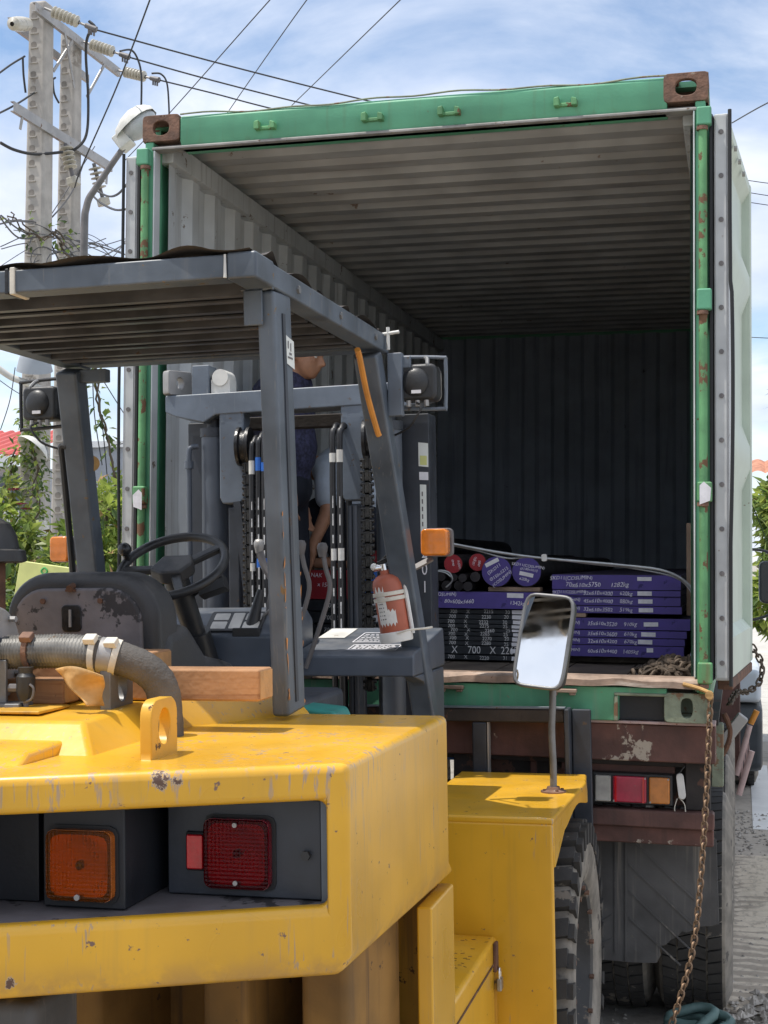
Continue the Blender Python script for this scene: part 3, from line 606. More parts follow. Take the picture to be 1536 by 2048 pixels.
# ================================================================== TRAILER
tr = thing('flatbed_trailer', 'rusty maroon flatbed trailer carrying the green container', 'trailer', (-CW/2, .05, 0))
def tb(mb, name, m, parent=tr, **k):
    ob = mb.build(name, m, parent, **k); ob.location = (CW/2, -.05, 0); return ob
tb(MB().box(-2.44, .022, .05, .17, 1.235, 1.384), 'rear_beam', 'trailer_peel', bevel=.006, seg=1)
tb(MB().box(-2.44, .022, .035, .19, 1.386, 1.397), 'deck_edge', 'pink_pipe', bevel=.002, seg=1)
tb(MB().box(-2.44, .030, .17, 11.0, 1.375, 1.398), 'deck', 'trailer_dark')
tb(MB().box(-2.36, .0, .14, .22, 1.205, 1.236), 'beam_flange', 'trailer_dark', bevel=.004, seg=1)
for x in (-1.72, -.72): tb(MB().box(x-.08, x+.08, .18, 11, 1.33, 1.374).box(x-.012, x+.012, .18, 11, .95, 1.33).box(x-.08, x+.08, .18, 11, .92, .95), 'chassis_beam', 'trailer_maroon')
for i in range(9): tb(MB().box(-2.38, -.02, .75+i*1.1, .85+i*1.1, 1.24, 1.373), 'cross_member', 'trailer_dark')
tb(MB().box(-2.40, .015, .09, .17, .965, 1.035), 'lower_beam', 'trailer_maroon', bevel=.008, seg=1)
tb(MB().box(-2.40, .012, .12, .16, .895, .964), 'lower_beam', 'trailer_peel', bevel=.006, seg=1)
for x in (-2.2, -1.40, -1.0, -.05): tb(MB().box(x-.05, x+.05, .13, .19, 1.036, 1.234), 'hanger', 'trailer_dark', bevel=.005, seg=1)
tb(MB().box(-.98, .0, .20, .215, 1.036, 1.204), 'backing_plate', 'trailer_dark')
tb(MB().box(-.60, -.14, .15, .20, 1.175, 1.215), 'lamp_bracket', 'trailer_maroon', bevel=.004, seg=1)
def tail_lamp(x0, x1):
    l = tb(MB().box(x0-.012, x1+.012, .105, .165, 1.052, 1.178), 'tail_lamp', 'black_plastic', bevel=.006, seg=1)
    for a, b, m in ((x0, x0+.065, 'clear_lens'), (x0+.072, x0+.207, 'tail_red'), (x0+.216, x1, 'tail_amber')):
        q = MB().box(a, b, .088, .106, 1.062, 1.168).build('lens', m, l, bevel=.007, seg=2)
        if m == 'tail_red':
            for u in (a+.012, b-.012): MB().box(u-.004, u+.004, .084, .0885, 1.064, 1.166).build('lens_rib', 'red_bright', l)
        for u, v in ((a+.006, 1.068), (b-.006, 1.162)): MB().cyl((u, .085, v), (u, .089, v), .004, n=8).build('screw', 'galv', l)
tail_lamp(-.457, -.158); tail_lamp(-2.28, -1.98)
# a small white marker lamp dangling on its wire
m_ = tb(MB().rrplate((-.115, .10, 1.135), (1, 0, .12), (-.12, 0, 1), (0, -1, 0), .030, .105, .014, .016), 'marker_lamp', 'white_part', bevel=.003, seg=1)
MB().tube(smooth_path([(-.10, .112, 1.215), (-.118, .11, 1.19), (-.113, .11, 1.175)]), .003, 6).build('wire', 'wire_dark', m_)
MB().tube(smooth_path([(-.13, .105, 1.085), (-.14, .105, 1.04), (-.12, .10, .985), (-.10, .10, 1.0), (-.10, .105, 1.06), (-.125, .11, 1.09)]), .0022, 6).build('wire', 'strap_white', m_)
# mud flap: black rubber, ragged lower edge, raised ribs
fo = [(-.62, .893), (.02, .893), (.03, .548), (-.005, .538), (-.05, .533), (-.075, .515), (-.10, .505), (-.12, .508), (-.135, .488), (-.165, .470), (-.185, .448), (-.205, .442), (-.210, .425), (-.206, .405), (-.222, .372), (-.26, .368), (-.34, .365), (-.46, .368), (-.52, .378), (-.62, .40)]
mf = tb(MB().prism(fo, 'y', .295, .303), 'mud_flap', 'flap_rubber', bevel=.002, seg=1)
rb = MB()
rb.box(-.395, -.388, .288, .296, .40, .88); rb.box(-.352, -.345, .288, .296, .37, .88)
for i in range(6):
    z = .90-i*.11; L_ = min(.30, .30); rb.bar((-.335, .293, z-.02), (-.335+.27-(.02*i if i > 2 else 0), .293, z-.02-.24+(.02*i if i > 2 else 0)), .006, .006, (0, 1, 0)) if z-.27 > .47 or i < 4 else None
for i in range(2): rb.bar((-.40-.0, .293, .56-i*.10), (-.56, .293, .44-i*.06), .006, .006, (0, 1, 0))
rb.build('rib', 'flap_rubber', mf)
k = tb(MB().prism([(-2.42, .893), (-1.80, .893), (-1.80, .40), (-2.0, .37), (-2.42, .39)], 'y', .295, .303), 'mud_flap', 'flap_rubber', bevel=.002, seg=1)
# stuff seen in the gap under the deck: blue drum, grey valve, air hoses
tb(MB().lathe([(0.0, -.20), (.13, -.20), (.145, -.18), (.145, .18), (.13, .20), (0.0, .20)], (-1.02, .42, 1.30), (1, 0, 0), 24), 'air_tank', 'blue_end')
v_ = tb(MB().lathe([(0, 0), (.045, 0), (.05, .02), (.05, .05), (.03, .06), (0, .06)], (-1.02, .235, 1.255), (0, -1, 0), 20).lathe([(0, 0), (.035, 0), (.035, .05), (.02, .06), (0, .06)], (-1.02, .235, 1.165), (0, -1, 0), 16).box(-1.045, -.995, .20, .235, 1.13, 1.31), 'brake_valve', 'galv', sharp=30)
# tyres
def lug(mb, a0, a1, x0, x1, r0, r1, sk=0.0):
    pts = []
    for r in (r0, r1):
        for a, x in ((a0, x0), (a0+sk, x1), (a1+sk, x1), (a1, x0)): pts.append((x, r*math.sin(a), r*math.cos(a)))
    mb.add(pts, [(0, 1, 2, 3), (7, 6, 5, 4), (0, 4, 5, 1), (1, 5, 6, 2), (2, 6, 7, 3), (3, 7, 4, 0)])
def road_wheel(root, loc, side, R=.50, Wt=.25):
    """axle along X; +X side is the outer face when side=1"""
    e = bpy.data.objects.new('wheel', None); C.objects.link(e); e.parent = root; e.location = loc; e.scale = (side, 1, 1)
    h = Wt/2
    MB().lathe([(.27, -h*.8), (.31, -h*1.05), (.40, -h*1.20), (R-.03, -h*.99), (R-.016, -h*.8), (R-.016, h*.8), (R-.03, h*.99), (.40, h*1.20), (.31, h*1.05), (.27, h*.8)], ax=(1, 0, 0), n=56).build('tyre', 'rubber_dusty', e)
    t = MB(); n = 54
    for i in range(n):
        a = 2*PI*i/n; d = 2*PI/n
        for k, (x0, x1) in enumerate(((-.88, -.46), (-.40, -.02), (.04, .42), (.48, .90))):
            lug(t, a+d*(.08+.5*(k % 2)), a+d*(.92+.5*(k % 2)), x0*h, x1*h, R-.018, R, .03*(1 if k % 2 else -1))
    t.build('tread', 'rubber', e)
    MB().lathe([(.255, h*.80), (.262, h*.84), (.245, h*.82), (.235, h*.45), (.16, h*.10), (.10, h*.10), (.10, h*.75), (0, h*.80)], ax=(1, 0, 0), n=40).build('rim', 'rim_paint', e)
    for i in range(10): a = 2*PI*i/10; MB().cyl((h*.1, .135*math.sin(a), .135*math.cos(a)), (h*.1+.03, .135*math.sin(a), .135*math.cos(a)), .014, n=6).build('wheel_nut', 'galv', e)
    return e
w0 = road_wheel(tr, (CW/2-.088, .92, .498), 1, Wt=.28)
def copy_part(src, parent, loc, scale):
    c = src.copy(); C.objects.link(c); c.parent = parent; c.location = loc; c.scale = scale
    for ch in src.children:
        d = ch.copy(); C.objects.link(d); d.parent = c
    return c
for ax in (0, 1, 2):
    for x, s_ in ((-.088, 1), (-.42, -1), (-CW+.112, -1), (-CW+.42, 1)):
        if ax == 0 and x == -.088: continue
        copy_part(w0, tr, (CW/2+x, .92+1.28*ax, .498), (s_, 1, 1))
    tb(MB().cyl((-2.2, .97+1.28*ax, .498), (-.2, .97+1.28*ax, .498), .06, n=14), 'axle', 'trailer_dark')
# pink pipes and brackets of the side guard, hanging bits by the corner
sg = tb(MB().cyl((.090, 4.0, .60), (.176, 4.0, .935), .020, n=14), 'side_guard', 'pink_pipe')
MB().cyl((.104, 4.0, .47), (.189, 4.0, .765), .021, n=14).build('guard_pipe', 'pink_pipe', sg)
MB().tube([(.10, 4.0, .62), (.115, 4.0, .53), (.135, 4.0, .76), (.148, 4.0, .64), (.165, 4.0, .88), (.172, 4.0, .72)], .006, 6).build('guard_wire', 'pink_pipe', sg)
MB().cyl((.182, 4.0, .945), (.222, 4.0, 1.035), .020, n=12).build('grip', 'orange_strap', sg)
tb(MB().box(-.02, .115, 4.1, 4.7, .62, 1.25), 'tool_box', 'trailer_maroon', bevel=.01, seg=1)
tb(MB().obox((.085, .42, 1.33), (.6, 0, .8), (0, 1, 0), (-.8, 0, .6), .15, .05, .05), 'stake_arm', 'galv', bevel=.006, seg=1)
hk = MB().tube(smooth_path([(.05, .40, 1.40), (.075, .40, 1.33), (.06, .40, 1.26), (.03, .40, 1.22), (.02, .40, 1.28)]), .012, 8); tb(hk, 'hook', 'rust')
tb(MB().box(.0, .05, .22, .30, 1.12, 1.375), 'stake_pocket', 'cast_green', bevel=.005, seg=1)

# ================================================================== TRACTOR UNIT in front of the trailer
tk = thing('truck_tractor', 'white truck cab with dark mudguard seen past the right container door', 'truck', (-1.2, 9.0, 0))
def kb(mb, name, m, parent=tk, **k):
    ob = mb.build(name, m, parent, **k); ob.location = (1.2, -9.0, 0); return ob
kb(MB().prism([(8.0, 1.15), (8.0, 2.9), (8.4, 3.15), (9.6, 3.15), (10.2, 2.2), (10.25, 1.15)], 'x', -2.5, .10), 'cab', 'truck_white', bevel=.06, seg=3)
kb(MB().box(-2.5, .285, 6.42, 7.9, .84, 1.12), 'fuel_tank', 'truck_white', bevel=.05, seg=3)
kb(MB().prism([(6.40, .30), (6.38, .70), (6.46, .825), (7.9, .825), (8.1, .60), (7.8, .26), (6.5, .26)], 'x', -2.5, .295), 'mudguard', 'truck_dark', bevel=.05, seg=2)
kb(MB().box(-2.4, .10, 6.4, 10.2, .55, 1.2), 'chassis', 'truck_dark')
kw = road_wheel(tk, (1.2+.12, 7.45-9.0, .498), 1); copy_part(kw, tk, (-1.0, 7.3-9, .498), (-1, 1, 1))
kb(MB().rrplate((.43, 8.55, 1.82), (1, .1, 0), (0, 0, 1), (.1, -1, 0), .26, .42, .06, .10), 'mirror', 'mirror_black', bevel=.02, seg=2)
kb(MB().tube(smooth_path([(.10, 8.6, 2.14), (.28, 8.6, 2.14), (.40, 8.6, 2.10), (.42, 8.6, 1.95)]), .014, 8).tube(smooth_path([(.10, 8.6, 1.42), (.30, 8.6, 1.46), (.41, 8.6, 1.52), (.42, 8.6, 1.65)]), .014, 8), 'mirror_arm', 'mirror_black')

# ================================================================== CARGO in the container
ZA, ZB = .95, .90
def write(s, size, x, y, z, parent, m='chalk', ang=0, shear=.15, xs=1.0, align='CENTER'):
    o_ = parent.location; text(s, size, face_rear(x-o_.x, y-o_.y, z-o_.z, ang), m, parent, shear, xs, 'lettering', align)
def slab(name, label, cat, group, x0, x1, z0, z1, y0, L_, body, end, lab=None, words=()):
    o = thing(name, label, cat, ((x0+x1)/2, y0, z0), group=group); hw = (x1-x0)/2; h = z1-z0
    MB().box(-hw, hw, 0, L_, 0, h).build('plate', body, o, bevel=.003, seg=1)
    if end: MB().box(-hw+.001, hw-.001, -.003, -.0003, .001, h-.001).build('painted_end', end, o)
    if lab:
        lx, lw, lh = lab[:3]; a = random.uniform(-.03, .03); zc = h/2+(lab[3] if len(lab) > 3 else 0)
        MB().obox((lx-o.location.x, -.0048, zc), (math.cos(a), 0, math.sin(a)), (0, 1, 0), (-math.sin(a), 0, math.cos(a)), lw, .0012, lh).build('paper_label', 'label_white', o)
    for s, size, x, dz, ang in words: write(s, size, x, y0-.0055, z0+h/2+dz, o, ang=ang)
    return o
G1 = 'purple ended steel plates by the right wall'
rows = [(1.900, 1.970, -.746, -.148, ('SKD11(COSUMIN)', '70x610x5750', '1282kg'), 'thickest purple plate, topmost of the stack by the right wall'),
        (1.870, 1.898, -.744, -.149, ('SKD11(COSUMIN)', '32x610x4200', '620kg'), 'thin purple plate second from the top by the right wall'),
        (1.826, 1.868, -.742, -.150, ('(COSUMIN)', '45x610x4000', '880kg'), 'purple plate third from the top by the right wall'),
        (1.789, 1.824, -.740, -.144, ('(COSUMIN)', '33x610x3502', '519kg'), 'purple plate resting on the wooden spacer by the right wall'),
        (1.714, 1.768, -.715, -.106, ('(COSUMIN)', '35x610x3520', '910kg'), 'purple plate just under the wooden spacer, reaching furthest right'),
        (1.677, 1.711, -.722, -.122, ('(COSUMIN)', '35x610x3600', '610kg'), 'purple plate third from the bottom by the right wall'),
        (1.642, 1.675, -.730, -.131, ('(COSUMIN)', '32x610x4200', '670kg'), 'purple plate second from the bottom by the right wall'),
        (1.586, 1.640, -.735, -.135, ('(COSUMIN)', '60x610x4400', '1405kg'), 'purple plate at the bottom of the stack by the right wall')]
for i, (z0, z1, x0, x1, t, lb) in enumerate(rows):
    if i == 0: wd = [(t[0], .025, -.655, .018, 1), (t[1], .030, -.60, -.014, 0), (t[2], .029, -.43, -.012, 0)]
    else: wd = [(t[0], .020, -.665, .003, 1), (t[1], .025, -.53+.02*(i > 3), -.001, -1), (t[2], .025, -.40+.02*(i > 3), -.001, 0)]
    lx = (-.315, -.314, -.311, -.308, -.285, -.297, -.312, -.29)[i]
    slab('steel_plate', lb, 'steel plate', G1, x0, x1, z0, z1, ZA+random.uniform(-.006, .006), 4.4, 'purple_steel', 'purple', (lx, .066 if i < 7 else .03, .020 if i else .018, .017 if i == 0 else (.008 if i == 7 else 0)), wd)
# spacers of sawn wood
def beam(name, label, x0, x1, y0, y1, z0, z1, m='plank', cat='timber', group=None, bev=.004):
    o = MB().box(x0, x1, y0, y1, z0, z1).build(name, m, None, bevel=bev, seg=2, origin=((x0+x1)/2, (y0+y1)/2, z0)); return tag(o, label, cat, group)
beam('wood_spacer', 'short wooden spacer between the upper and lower purple plates', -.74, -.585, .94, 1.04, 1.769, 1.788)
beam('wood_spacer', 'dark wooden bearer under the purple stack on the container floor', -.74, -.14, 1.05, 1.15, 1.551, 1.585, 'floor_wood')
G2 = 'black steel plates with stencilled sizes'
bz = [(1.779, 1.801, '2215', '30'), (1.754, 1.777, '2230', '20'), (1.731, 1.752, '2232', '30'), (1.711, 1.729, '2275', '25'), (1.694, 1.709, '2260', '25'), (1.674, 1.692, '2265', '25'), (1.650, 1.672, '2270', '20'), (1.628, 1.648, '2280', '25'), (1.586, 1.626, 'BIG', ''), (1.559, 1.583, '2220', '31')]
ordn = ['topmost', 'second', 'third', 'fourth', 'fifth', 'sixth', 'seventh', 'eighth', None, 'lowest']
for i, (z0, z1, a, b) in enumerate(bz):
    j = random.uniform(-.008, .008)
    lb = 'thick black plate with large stencilled size 40 X 700 X 2262' if a == 'BIG' else 'black steel plate stencilled %s, %s of the stack left of the mirror' % (a, ordn[i]) if ordn[i] in ('topmost', 'lowest') else 'black steel plate stencilled %s, %s from the top of its stack' % (a, ordn[i])
    o = slab('black_plate', lb, 'steel plate', G2, -1.345+j, -.80+j, z0, z1, ZB+j*.4, 2.2, 'plate_black', None, (-.886+random.uniform(-.006, .006), .082, min(.019, z1-z0-.003)))
    zc = (z0+z1)/2; yf = o.location.y-.002
    if a == 'BIG':
        for s, x in (('40', -1.30), ('X', -1.205), ('700', -1.11), ('X', -1.02), ('2262', -.94)): write(s, .050, x, yf, zc, o, 'stencil', 0, 0, .85)
    else:
        for s, x in (('700', -1.215+j), ('X', -1.145+j), (a, -1.05+j*2), (b, -.955+j)): write(s, .0245, x, yf, zc+random.uniform(-.002, .002), o, 'stencil', 0, 0, .95)
slab('steel_plate', 'wide purple plate lying on top of the black stencilled plates', 'steel plate', None, -1.36, -.80, 1.805, 1.885, ZB-.02, 4.6, 'purple_steel', 'purple', (-.91, .078, .022, .024), [('(COSUMIN)', .022, -1.25, .026, 0), ('80x600x5660', .026, -1.18, -.008, 0), ('1342kg', .026, -.90, -.012, 0)])
beam('wood_spacer', 'thin wooden lath under the purple round bars', -1.05, -.80, .93, 1.02, 1.886, 1.908)
def round_bar(label, x, z, r, y0, m, words, group, lab=None, L_=3.8, tilt=0):
    o = thing('round_bar', label, 'steel bar', (x, y0, z-r), (0, 0, tilt), group)
    MB().cyl((0, .001, r), (0, L_, r), r, n=36).build('shaft', 'bar_dark', o)
    MB().cyl((0, -.003, r), (0, .0009, r), r-.0015, n=36).build('painted_end', m, o, bevel=.0015, seg=1)
    if lab:
        lx, lz, ang = lab; a = rad(ang); MB().obox((lx, -.0045, r+lz), (math.cos(a), 0, math.sin(a)), (0, 1, 0), (-math.sin(a), 0, math.cos(a)), r*.95, .001, r*.26).build('paper_label', 'label_white', o)
    for s, size, dx_, dz_, ang in words: text(s, size, face_rear(dx_, -.0055, r+dz_, ang), 'chalk', o, .1, 1.1)
    return o
G3 = 'purple ended round bars'
round_bar('purple round bar end with slanted paper label at its upper left', -1.003, 1.981, .073, .90, 'purple', [('(SKD11', .022, -.012, .012, 35), ('Ø150x5215', .020, .012, -.012, 35), ('(COSUMIN)', .020, .026, -.034, 40)], G3, (-.022, .043, 27))
round_bar('purple round bar end with paper label across its middle', -.862, 1.981, .0705, .91, 'purple', [('SKD11(COSUMIN)', .018, .008, .028, -8), ('Ø140x5010', .016, .012, .010, -8), ('620kg', .018, -.01, -.036, -14)], G3, (.0, -.012, -12))
G4 = 'red ended round bars'
round_bar('plain red bar end, leftmost on the dark bars', -1.218, 2.016, .046, .92, 'red_end', [('Ø90', .015, .0, .006, -85), ('SUJ2(5)', .013, .03, -.004, -80)], G4)
round_bar('small red bar end with chipped rim beside the purple bar', -1.103, 2.024, .043, .94, 'red_end', [('(SUJ2)', .015, -.014, .006, 70), ('Ø85', .015, .010, -.006, 75)], G4)
G5 = 'dark round bars under the red ones'
for i, (x, z, r) in enumerate(((-1.30, 1.912, .024), (-1.245, 1.912, .024), (-1.19, 1.912, .024), (-1.135, 1.910, .022), (-1.27, 1.953, .020), (-1.215, 1.950, .018), (-1.16, 1.950, .02), (-1.105, 1.955, .024))):
    o = MB().cyl((0, 0, 0), (0, 3.6, 0), r, n=20).build('round_bar', 'bar_dark', None, origin=(0, 0, -r)); o.location = (x+.0, .86+.03*(i % 3), z-r); o.rotation_euler = (0, 0, rad(1.0+i*.5))
    tag(o, ['lowest bar at the left of the dark bundle under the red bar ends', 'second low bar from the left in the dark bundle', 'third low bar from the left in the dark bundle', 'low bar at the right of the dark bundle', 'upper bar at the left of the dark bundle, beside the tie wire', 'thinnest upper bar of the dark bundle, second from left', 'upper bar of the dark bundle under the left red bar end', 'thick upper bar of the dark bundle beside the purple bar'][i], 'steel bar', G5)
t_ = tag(MB().tube(smooth_path([(-1.30, .84, 1.975), (-1.26, .835, 1.985), (-1.22, .835, 1.975), (-1.205, .84, 1.945), (-1.215, .85, 1.925), (-1.24, .86, 1.905)]), .004, 6).tube(smooth_path([(-1.29, .838, 1.98), (-1.24, .83, 1.975), (-1.21, .83, 1.955)]), .003, 6).build('tie_wire', 'steel_strap'), 'pale twisted tie wire round the bundle of dark bars', 'wire')
# long steel strap sagging across the load, with a white seal
st = thing('steel_strap', 'grey steel strapping drooping across the load with a white seal', 'strap', (-.75, .75, 2.04))
sp1 = smooth_path([(-1.36, .75, 2.145), (-1.222, .75, 2.117), (-.962, .75, 2.071), (-.752, .75, 2.045), (-.411, .75, 2.017), (-.211, .75, 1.991), (-.101, .75, 1.925), (-.060, .75, 1.83), (-.058, .78, 1.74)])
MB().tube([p-Vector((-.75, .75, 2.04)) for p in sp1], .0065, 8).build('strap_band', 'steel_strap', st)
sp2_ = smooth_path([(-1.24, .76, 2.112), (-1.08, .76, 2.082), (-.93, .76, 2.045), (-.80, .76, 2.05), (-.55, .76, 2.022), (-.35, .76, 2.002), (-.16, .76, 1.96), (-.085, .76, 1.88), (-.065, .77, 1.80)])
MB().tube([p-Vector((-.75, .75, 2.04)) for p in sp2_], .004, 8).build('strap_band', 'steel_strap', st)
MB().rrplate((-.005, -.012, .008), (1, 0, .1), (-.1, 0, 1), (0, -1, 0), .026, .034, .008, .020).build('seal', 'white_part', st, bevel=.003)
# two planks leaning at the right wall
beam('plank', 'narrow plank standing upright in the container, left of the pair', -.128, -.096, 1.06, 1.075, 1.78, 2.215, 'plank')
beam('plank', 'upright plank nearest the right post of the container', -.092, -.064, 1.10, 1.118, 1.60, 2.245, 'plank')
# chains
def link_mesh(L_, w, r, m, name='link'):
    h = L_/2-w/2; P = []
    for i in range(7): a = -PI/2+PI*i/6; P.append((math.cos(a)*0+math.sin(a)*w/2*1.0, 0, h+math.cos(a)*w/2))
    P = [(math.sin(-PI/2+PI*i/6)*w/2, 0, h+math.cos(-PI/2+PI*i/6)*w/2) for i in range(7)]+[(math.sin(PI/2+PI*i/6)*w/2, 0, -h+math.cos(PI/2+PI*i/6)*w/2) for i in range(7)]
    return MB().tube(P, r, 6, closed=True)
LK = link_mesh(.038, .021, .0042, 'chain_steel')
def chain(name, label, path, pitch, lk, m, jit=.12):
    P = [Vector(p) for p in path]; o = thing(name, label, 'chain', P[-1]); first = None
    d = 0; seg = 0; k = 0; tot = sum((P[i+1]-P[i]).length for i in range(len(P)-1))
    acc = [0]
    for i in range(len(P)-1): acc.append(acc[-1]+(P[i+1]-P[i]).length)
    while d < tot:
        i = max(j for j in range(len(acc)-1) if acc[j] <= d+1e-9); t = (d-acc[i])/max(1e-6, acc[i+1]-acc[i]); p = P[i].lerp(P[i+1], t); q = (P[i+1]-P[i]).normalized()
        rot = q.to_track_quat('Z', 'X').to_matrix() @ Matrix.Rotation((PI/2 if k % 2 else 0)+PI*.18+random.uniform(-jit, jit), 3, 'Z')
        if first is None: first = lk.build('link', m, o); ob = first
        else: ob = first.copy(); C.objects.link(ob)
        ob.location = p-P[-1]; ob.rotation_euler = rot.to_euler(); d += pitch; k += 1
    return o
chain('hanging_chain', 'rusty steel chain hanging from the lower right container corner', smooth_path([(.004, -.06, 1.505), (-.013, -.06, 1.113), (-.040, -.06, .728), (-.065, -.06, .534), (-.10, -.065, .39), (-.145, -.07, .245), (-.20, -.08, .12), (-.26, -.10, .02), (-.33, -.11, .012)]), .0275, LK, 'chain_steel')
tag(MB().tube(smooth_path([(-.10, -.02, 1.555), (-.04, -.045, 1.542), (.0, -.065, 1.527), (.008, -.07, 1.512), (-.004, -.07, 1.503)]), .008, 8).cyl((.0, -.08, 1.52), (.0, -.05, 1.52), .016, n=12).build('chain_hook', 'leather'), 'yellowish hook laid over the container sill holding the chain', 'hook')
sc = chain('door_chain', 'short dark chain looped under the open right door', smooth_path([(.175, 1.12, 1.63), (.215, 1.15, 1.55), (.20, 1.12, 1.47), (.15, 1.05, 1.435), (.10, .9, 1.44), (.07, .7, 1.41)]), .030, link_mesh(.042, .024, .005, ''), 'chain_dark')
# heap of chain on the container floor
hp_ = thing('chain_pile', 'heap of rusty chain on the container floor by the right post', 'chain', (-.16, .33, FL)); first = None
for i in range(230):
    a = random.random()*2*PI; rr = abs(random.gauss(0, .5)); x = -.01+.135*math.cos(a)*min(1.15, rr); y = .07*math.sin(a)*min(1, rr); z = .012+max(0, .062*(1-rr*.9)+.03*math.exp(-((x-.08)/.05)**2))*random.random()
    if first is None: first = link_mesh(.056, .034, .0075, '').build('link', 'chain_dark', hp_); ob = first
    else: ob = first.copy(); C.objects.link(ob)
    ob.location = (x, y, z); ob.rotation_euler = (random.uniform(0, PI), random.uniform(0, PI), random.uniform(0, PI))
# load behind the mast
slab('red_block', 'red ended steel block on the stack behind the mast', 'steel block', None, -2.12, -1.83, 1.822, 1.976, 1.42, 3.5, 'bar_dark', 'red_end', None, [('x 1540 x 6', .03, -1.99, .0, 0), ('NAK', .03, -2.06, .05, 0)])
slab('blue_block', 'blue ended steel block beside the red block', 'steel block', None, -1.815, -1.66, 1.822, 1.982, 1.43, 3.5, 'bar_dark', 'blue_end', None, [('45C', .03, -1.745, .0, 0)])
for i, (z0, z1, s) in enumerate(((1.760, 1.818, '00x2200'), (1.695, 1.756, '700x2200'), (1.63, 1.69, '700x2200'), (1.56, 1.626, '700x2100'))):
    o = slab('black_plate', ('topmost', 'second', 'third', 'lowest')[i]+' black plate of the stack carrying the red and blue blocks', 'steel plate', 'black plates behind the mast', -2.14, -1.64, z0, z1, 1.41, 3.5, 'plate_black', None, (-1.72, .06, .035))
    write(s, .032, -1.95, 1.404, (z0+z1)/2, o, 'stencil', 0, .1, 1.0)
round_bar('red bar end high on the stack behind the mast chain', -1.745, 2.09, .085, 1.60, 'red_end', [('SUJ2', .024, -.01, .03, 70), ('Ø170', .024, .03, .0, 70)], None)
round_bar('red bar end lower right behind the mast chain', -1.595, 1.985, .06, 1.45, 'red_end', [('SUJ2', .022, 0, .0, 75)], None)

# ================================================================== PEOPLE
def skinned(mb, name, m, parent, voxel=.010, it=6, fac=.5):
    ob = mb.build(name, m, parent, sharp=180)
    r = ob.modifiers.new('remesh', 'REMESH'); r.mode = 'VOXEL'; r.voxel_size = voxel; r.use_smooth_shade = True
    s_ = ob.modifiers.new('smooth', 'SMOOTH'); s_.iterations = it; s_.factor = fac
    return ob
def limb(mb, pts, n=14):
    for (p, r), (q, r_) in zip(pts, pts[1:]): mb.capsule(p, q, r, r_, n)
def hand(mb, w, d, side, palm=(0, 1, 0), curl=.5):
    """wrist w, pointing direction d; five fingers that curl towards palm"""
    w = Vector(w); d = Vector(d).normalized(); pn = Vector(palm); pn = (pn-d*pn.dot(d)).normalized(); s_ = d.cross(pn)*side
    mb.obox(w+d*.045, s_, pn, d, .075, .026, .085)
    for i, (off, ln) in enumerate(((-.030, .072), (-.010, .082), (.010, .077), (.029, .060))):
        p = w+d*.085+s_*off; dd = d
        for k, f in enumerate((.45, .32, .23)):
            q = p+dd*ln*f; mb.capsule(p, q, .0088-.0008*k, .0080-.0008*k, 10); p = q; dd = (dd+pn*curl).normalized()
    p = w+d*.022-s_*.036; q = p+(d*.6-s_*.7+pn*.25).normalized()*.038; mb.capsule(p, q, .0115, .010, 10); mb.capsule(q, q+(d*.85-s_*.2+pn*.4).normalized()*.032, .010, .008, 10)
def head(mb, c, f, u):
    """head centre c, face direction f, up u"""
    c, f, u = Vector(c), Vector(f).normalized(), Vector(u).normalized(); s_ = f.cross(u); u = s_.cross(f)
    M = Matrix((s_, f, u)).transposed()
    P = lambda x, y, z: c+s_*x+f*y+u*z
    mb.ball(P(0, -.012, .025), .1, (.78, .98, .92), 24, M); mb.ball(P(0, .022, -.030), .1, (.66, .72, .84), 24, M); mb.ball(P(0, .050, -.082), .036, (1.15, .9, .8), 16, M)
    mb.ball(P(0, .072, .018), .045, (1.25, .5, .45), 16, M)
    mb.capsule(P(0, .086, .012), P(0, .112, -.030), .010, .0145, 12); mb.ball(P(-.012, .098, -.034), .009, n=10); mb.ball(P(.012, .098, -.034), .009, n=10)
    mb.ball(P(0, .084, -.058), .016, (1.5, .8, .38), 14, M); mb.ball(P(0, .081, -.070), .016, (1.4, .8, .42), 14, M)
    for q in (-1, 1):
        mb.ball(P(.077*q, -.012, -.005), .030, (.35, .65, 1.05), 14, M); mb.ball(P(.036*q, .068, -.018), .028, (.9, .6, .7), 14, M)
    mb.capsule(P(0, -.03, -.05), P(0, -.055, -.16), .056, .062, 16)
    return P, M
# man in the navy shirt
p1 = thing('person', 'man in dark navy patterned shirt standing in the container, looking down', 'person', (-2.10, 1.02, FL))
O1 = Vector((-2.10, 1.02, FL)); T = lambda *a: Vector(a)-O1
b1 = MB(); hc = T(-1.998, .99, 3.052); P, HM = head(b1, hc, (.97, -.12, -.16), (.16, 0, .98))
b1.capsule(T(-2.09, 1.0, 2.90), T(-2.12, 1.01, 2.55), .10, .12); b1.capsule(T(-2.12, 1.02, 2.45), T(-2.12, 1.02, 2.55), .12, .11)
limb(b1, [(T(-2.12, .87, 2.83), .055), (T(-2.05, .84, 2.54), .044), (T(-2.000, .83, 2.30), .028)]); hand(b1, T(-2.000, .83, 2.30), (.05, .02, -1), 1, (1, .2, 0), .28)
limb(b1, [(T(-2.10, 1.17, 2.83), .055), (T(-2.12, 1.20, 2.54), .044), (T(-2.06, 1.16, 2.32), .028)]); hand(b1, T(-2.06, 1.16, 2.32), (.35, -.1, -1), -1, (1, -.3, 0), .3)
limb(b1, [(T(-2.12, .95, 2.42), .085), (T(-2.11, .95, 2.03), .055), (T(-2.13, .95, 1.66), .042)]); limb(b1, [(T(-2.12, 1.10, 2.42), .085), (T(-2.08, 1.12, 2.03), .055), (T(-2.11, 1.12, 1.66), .042)])
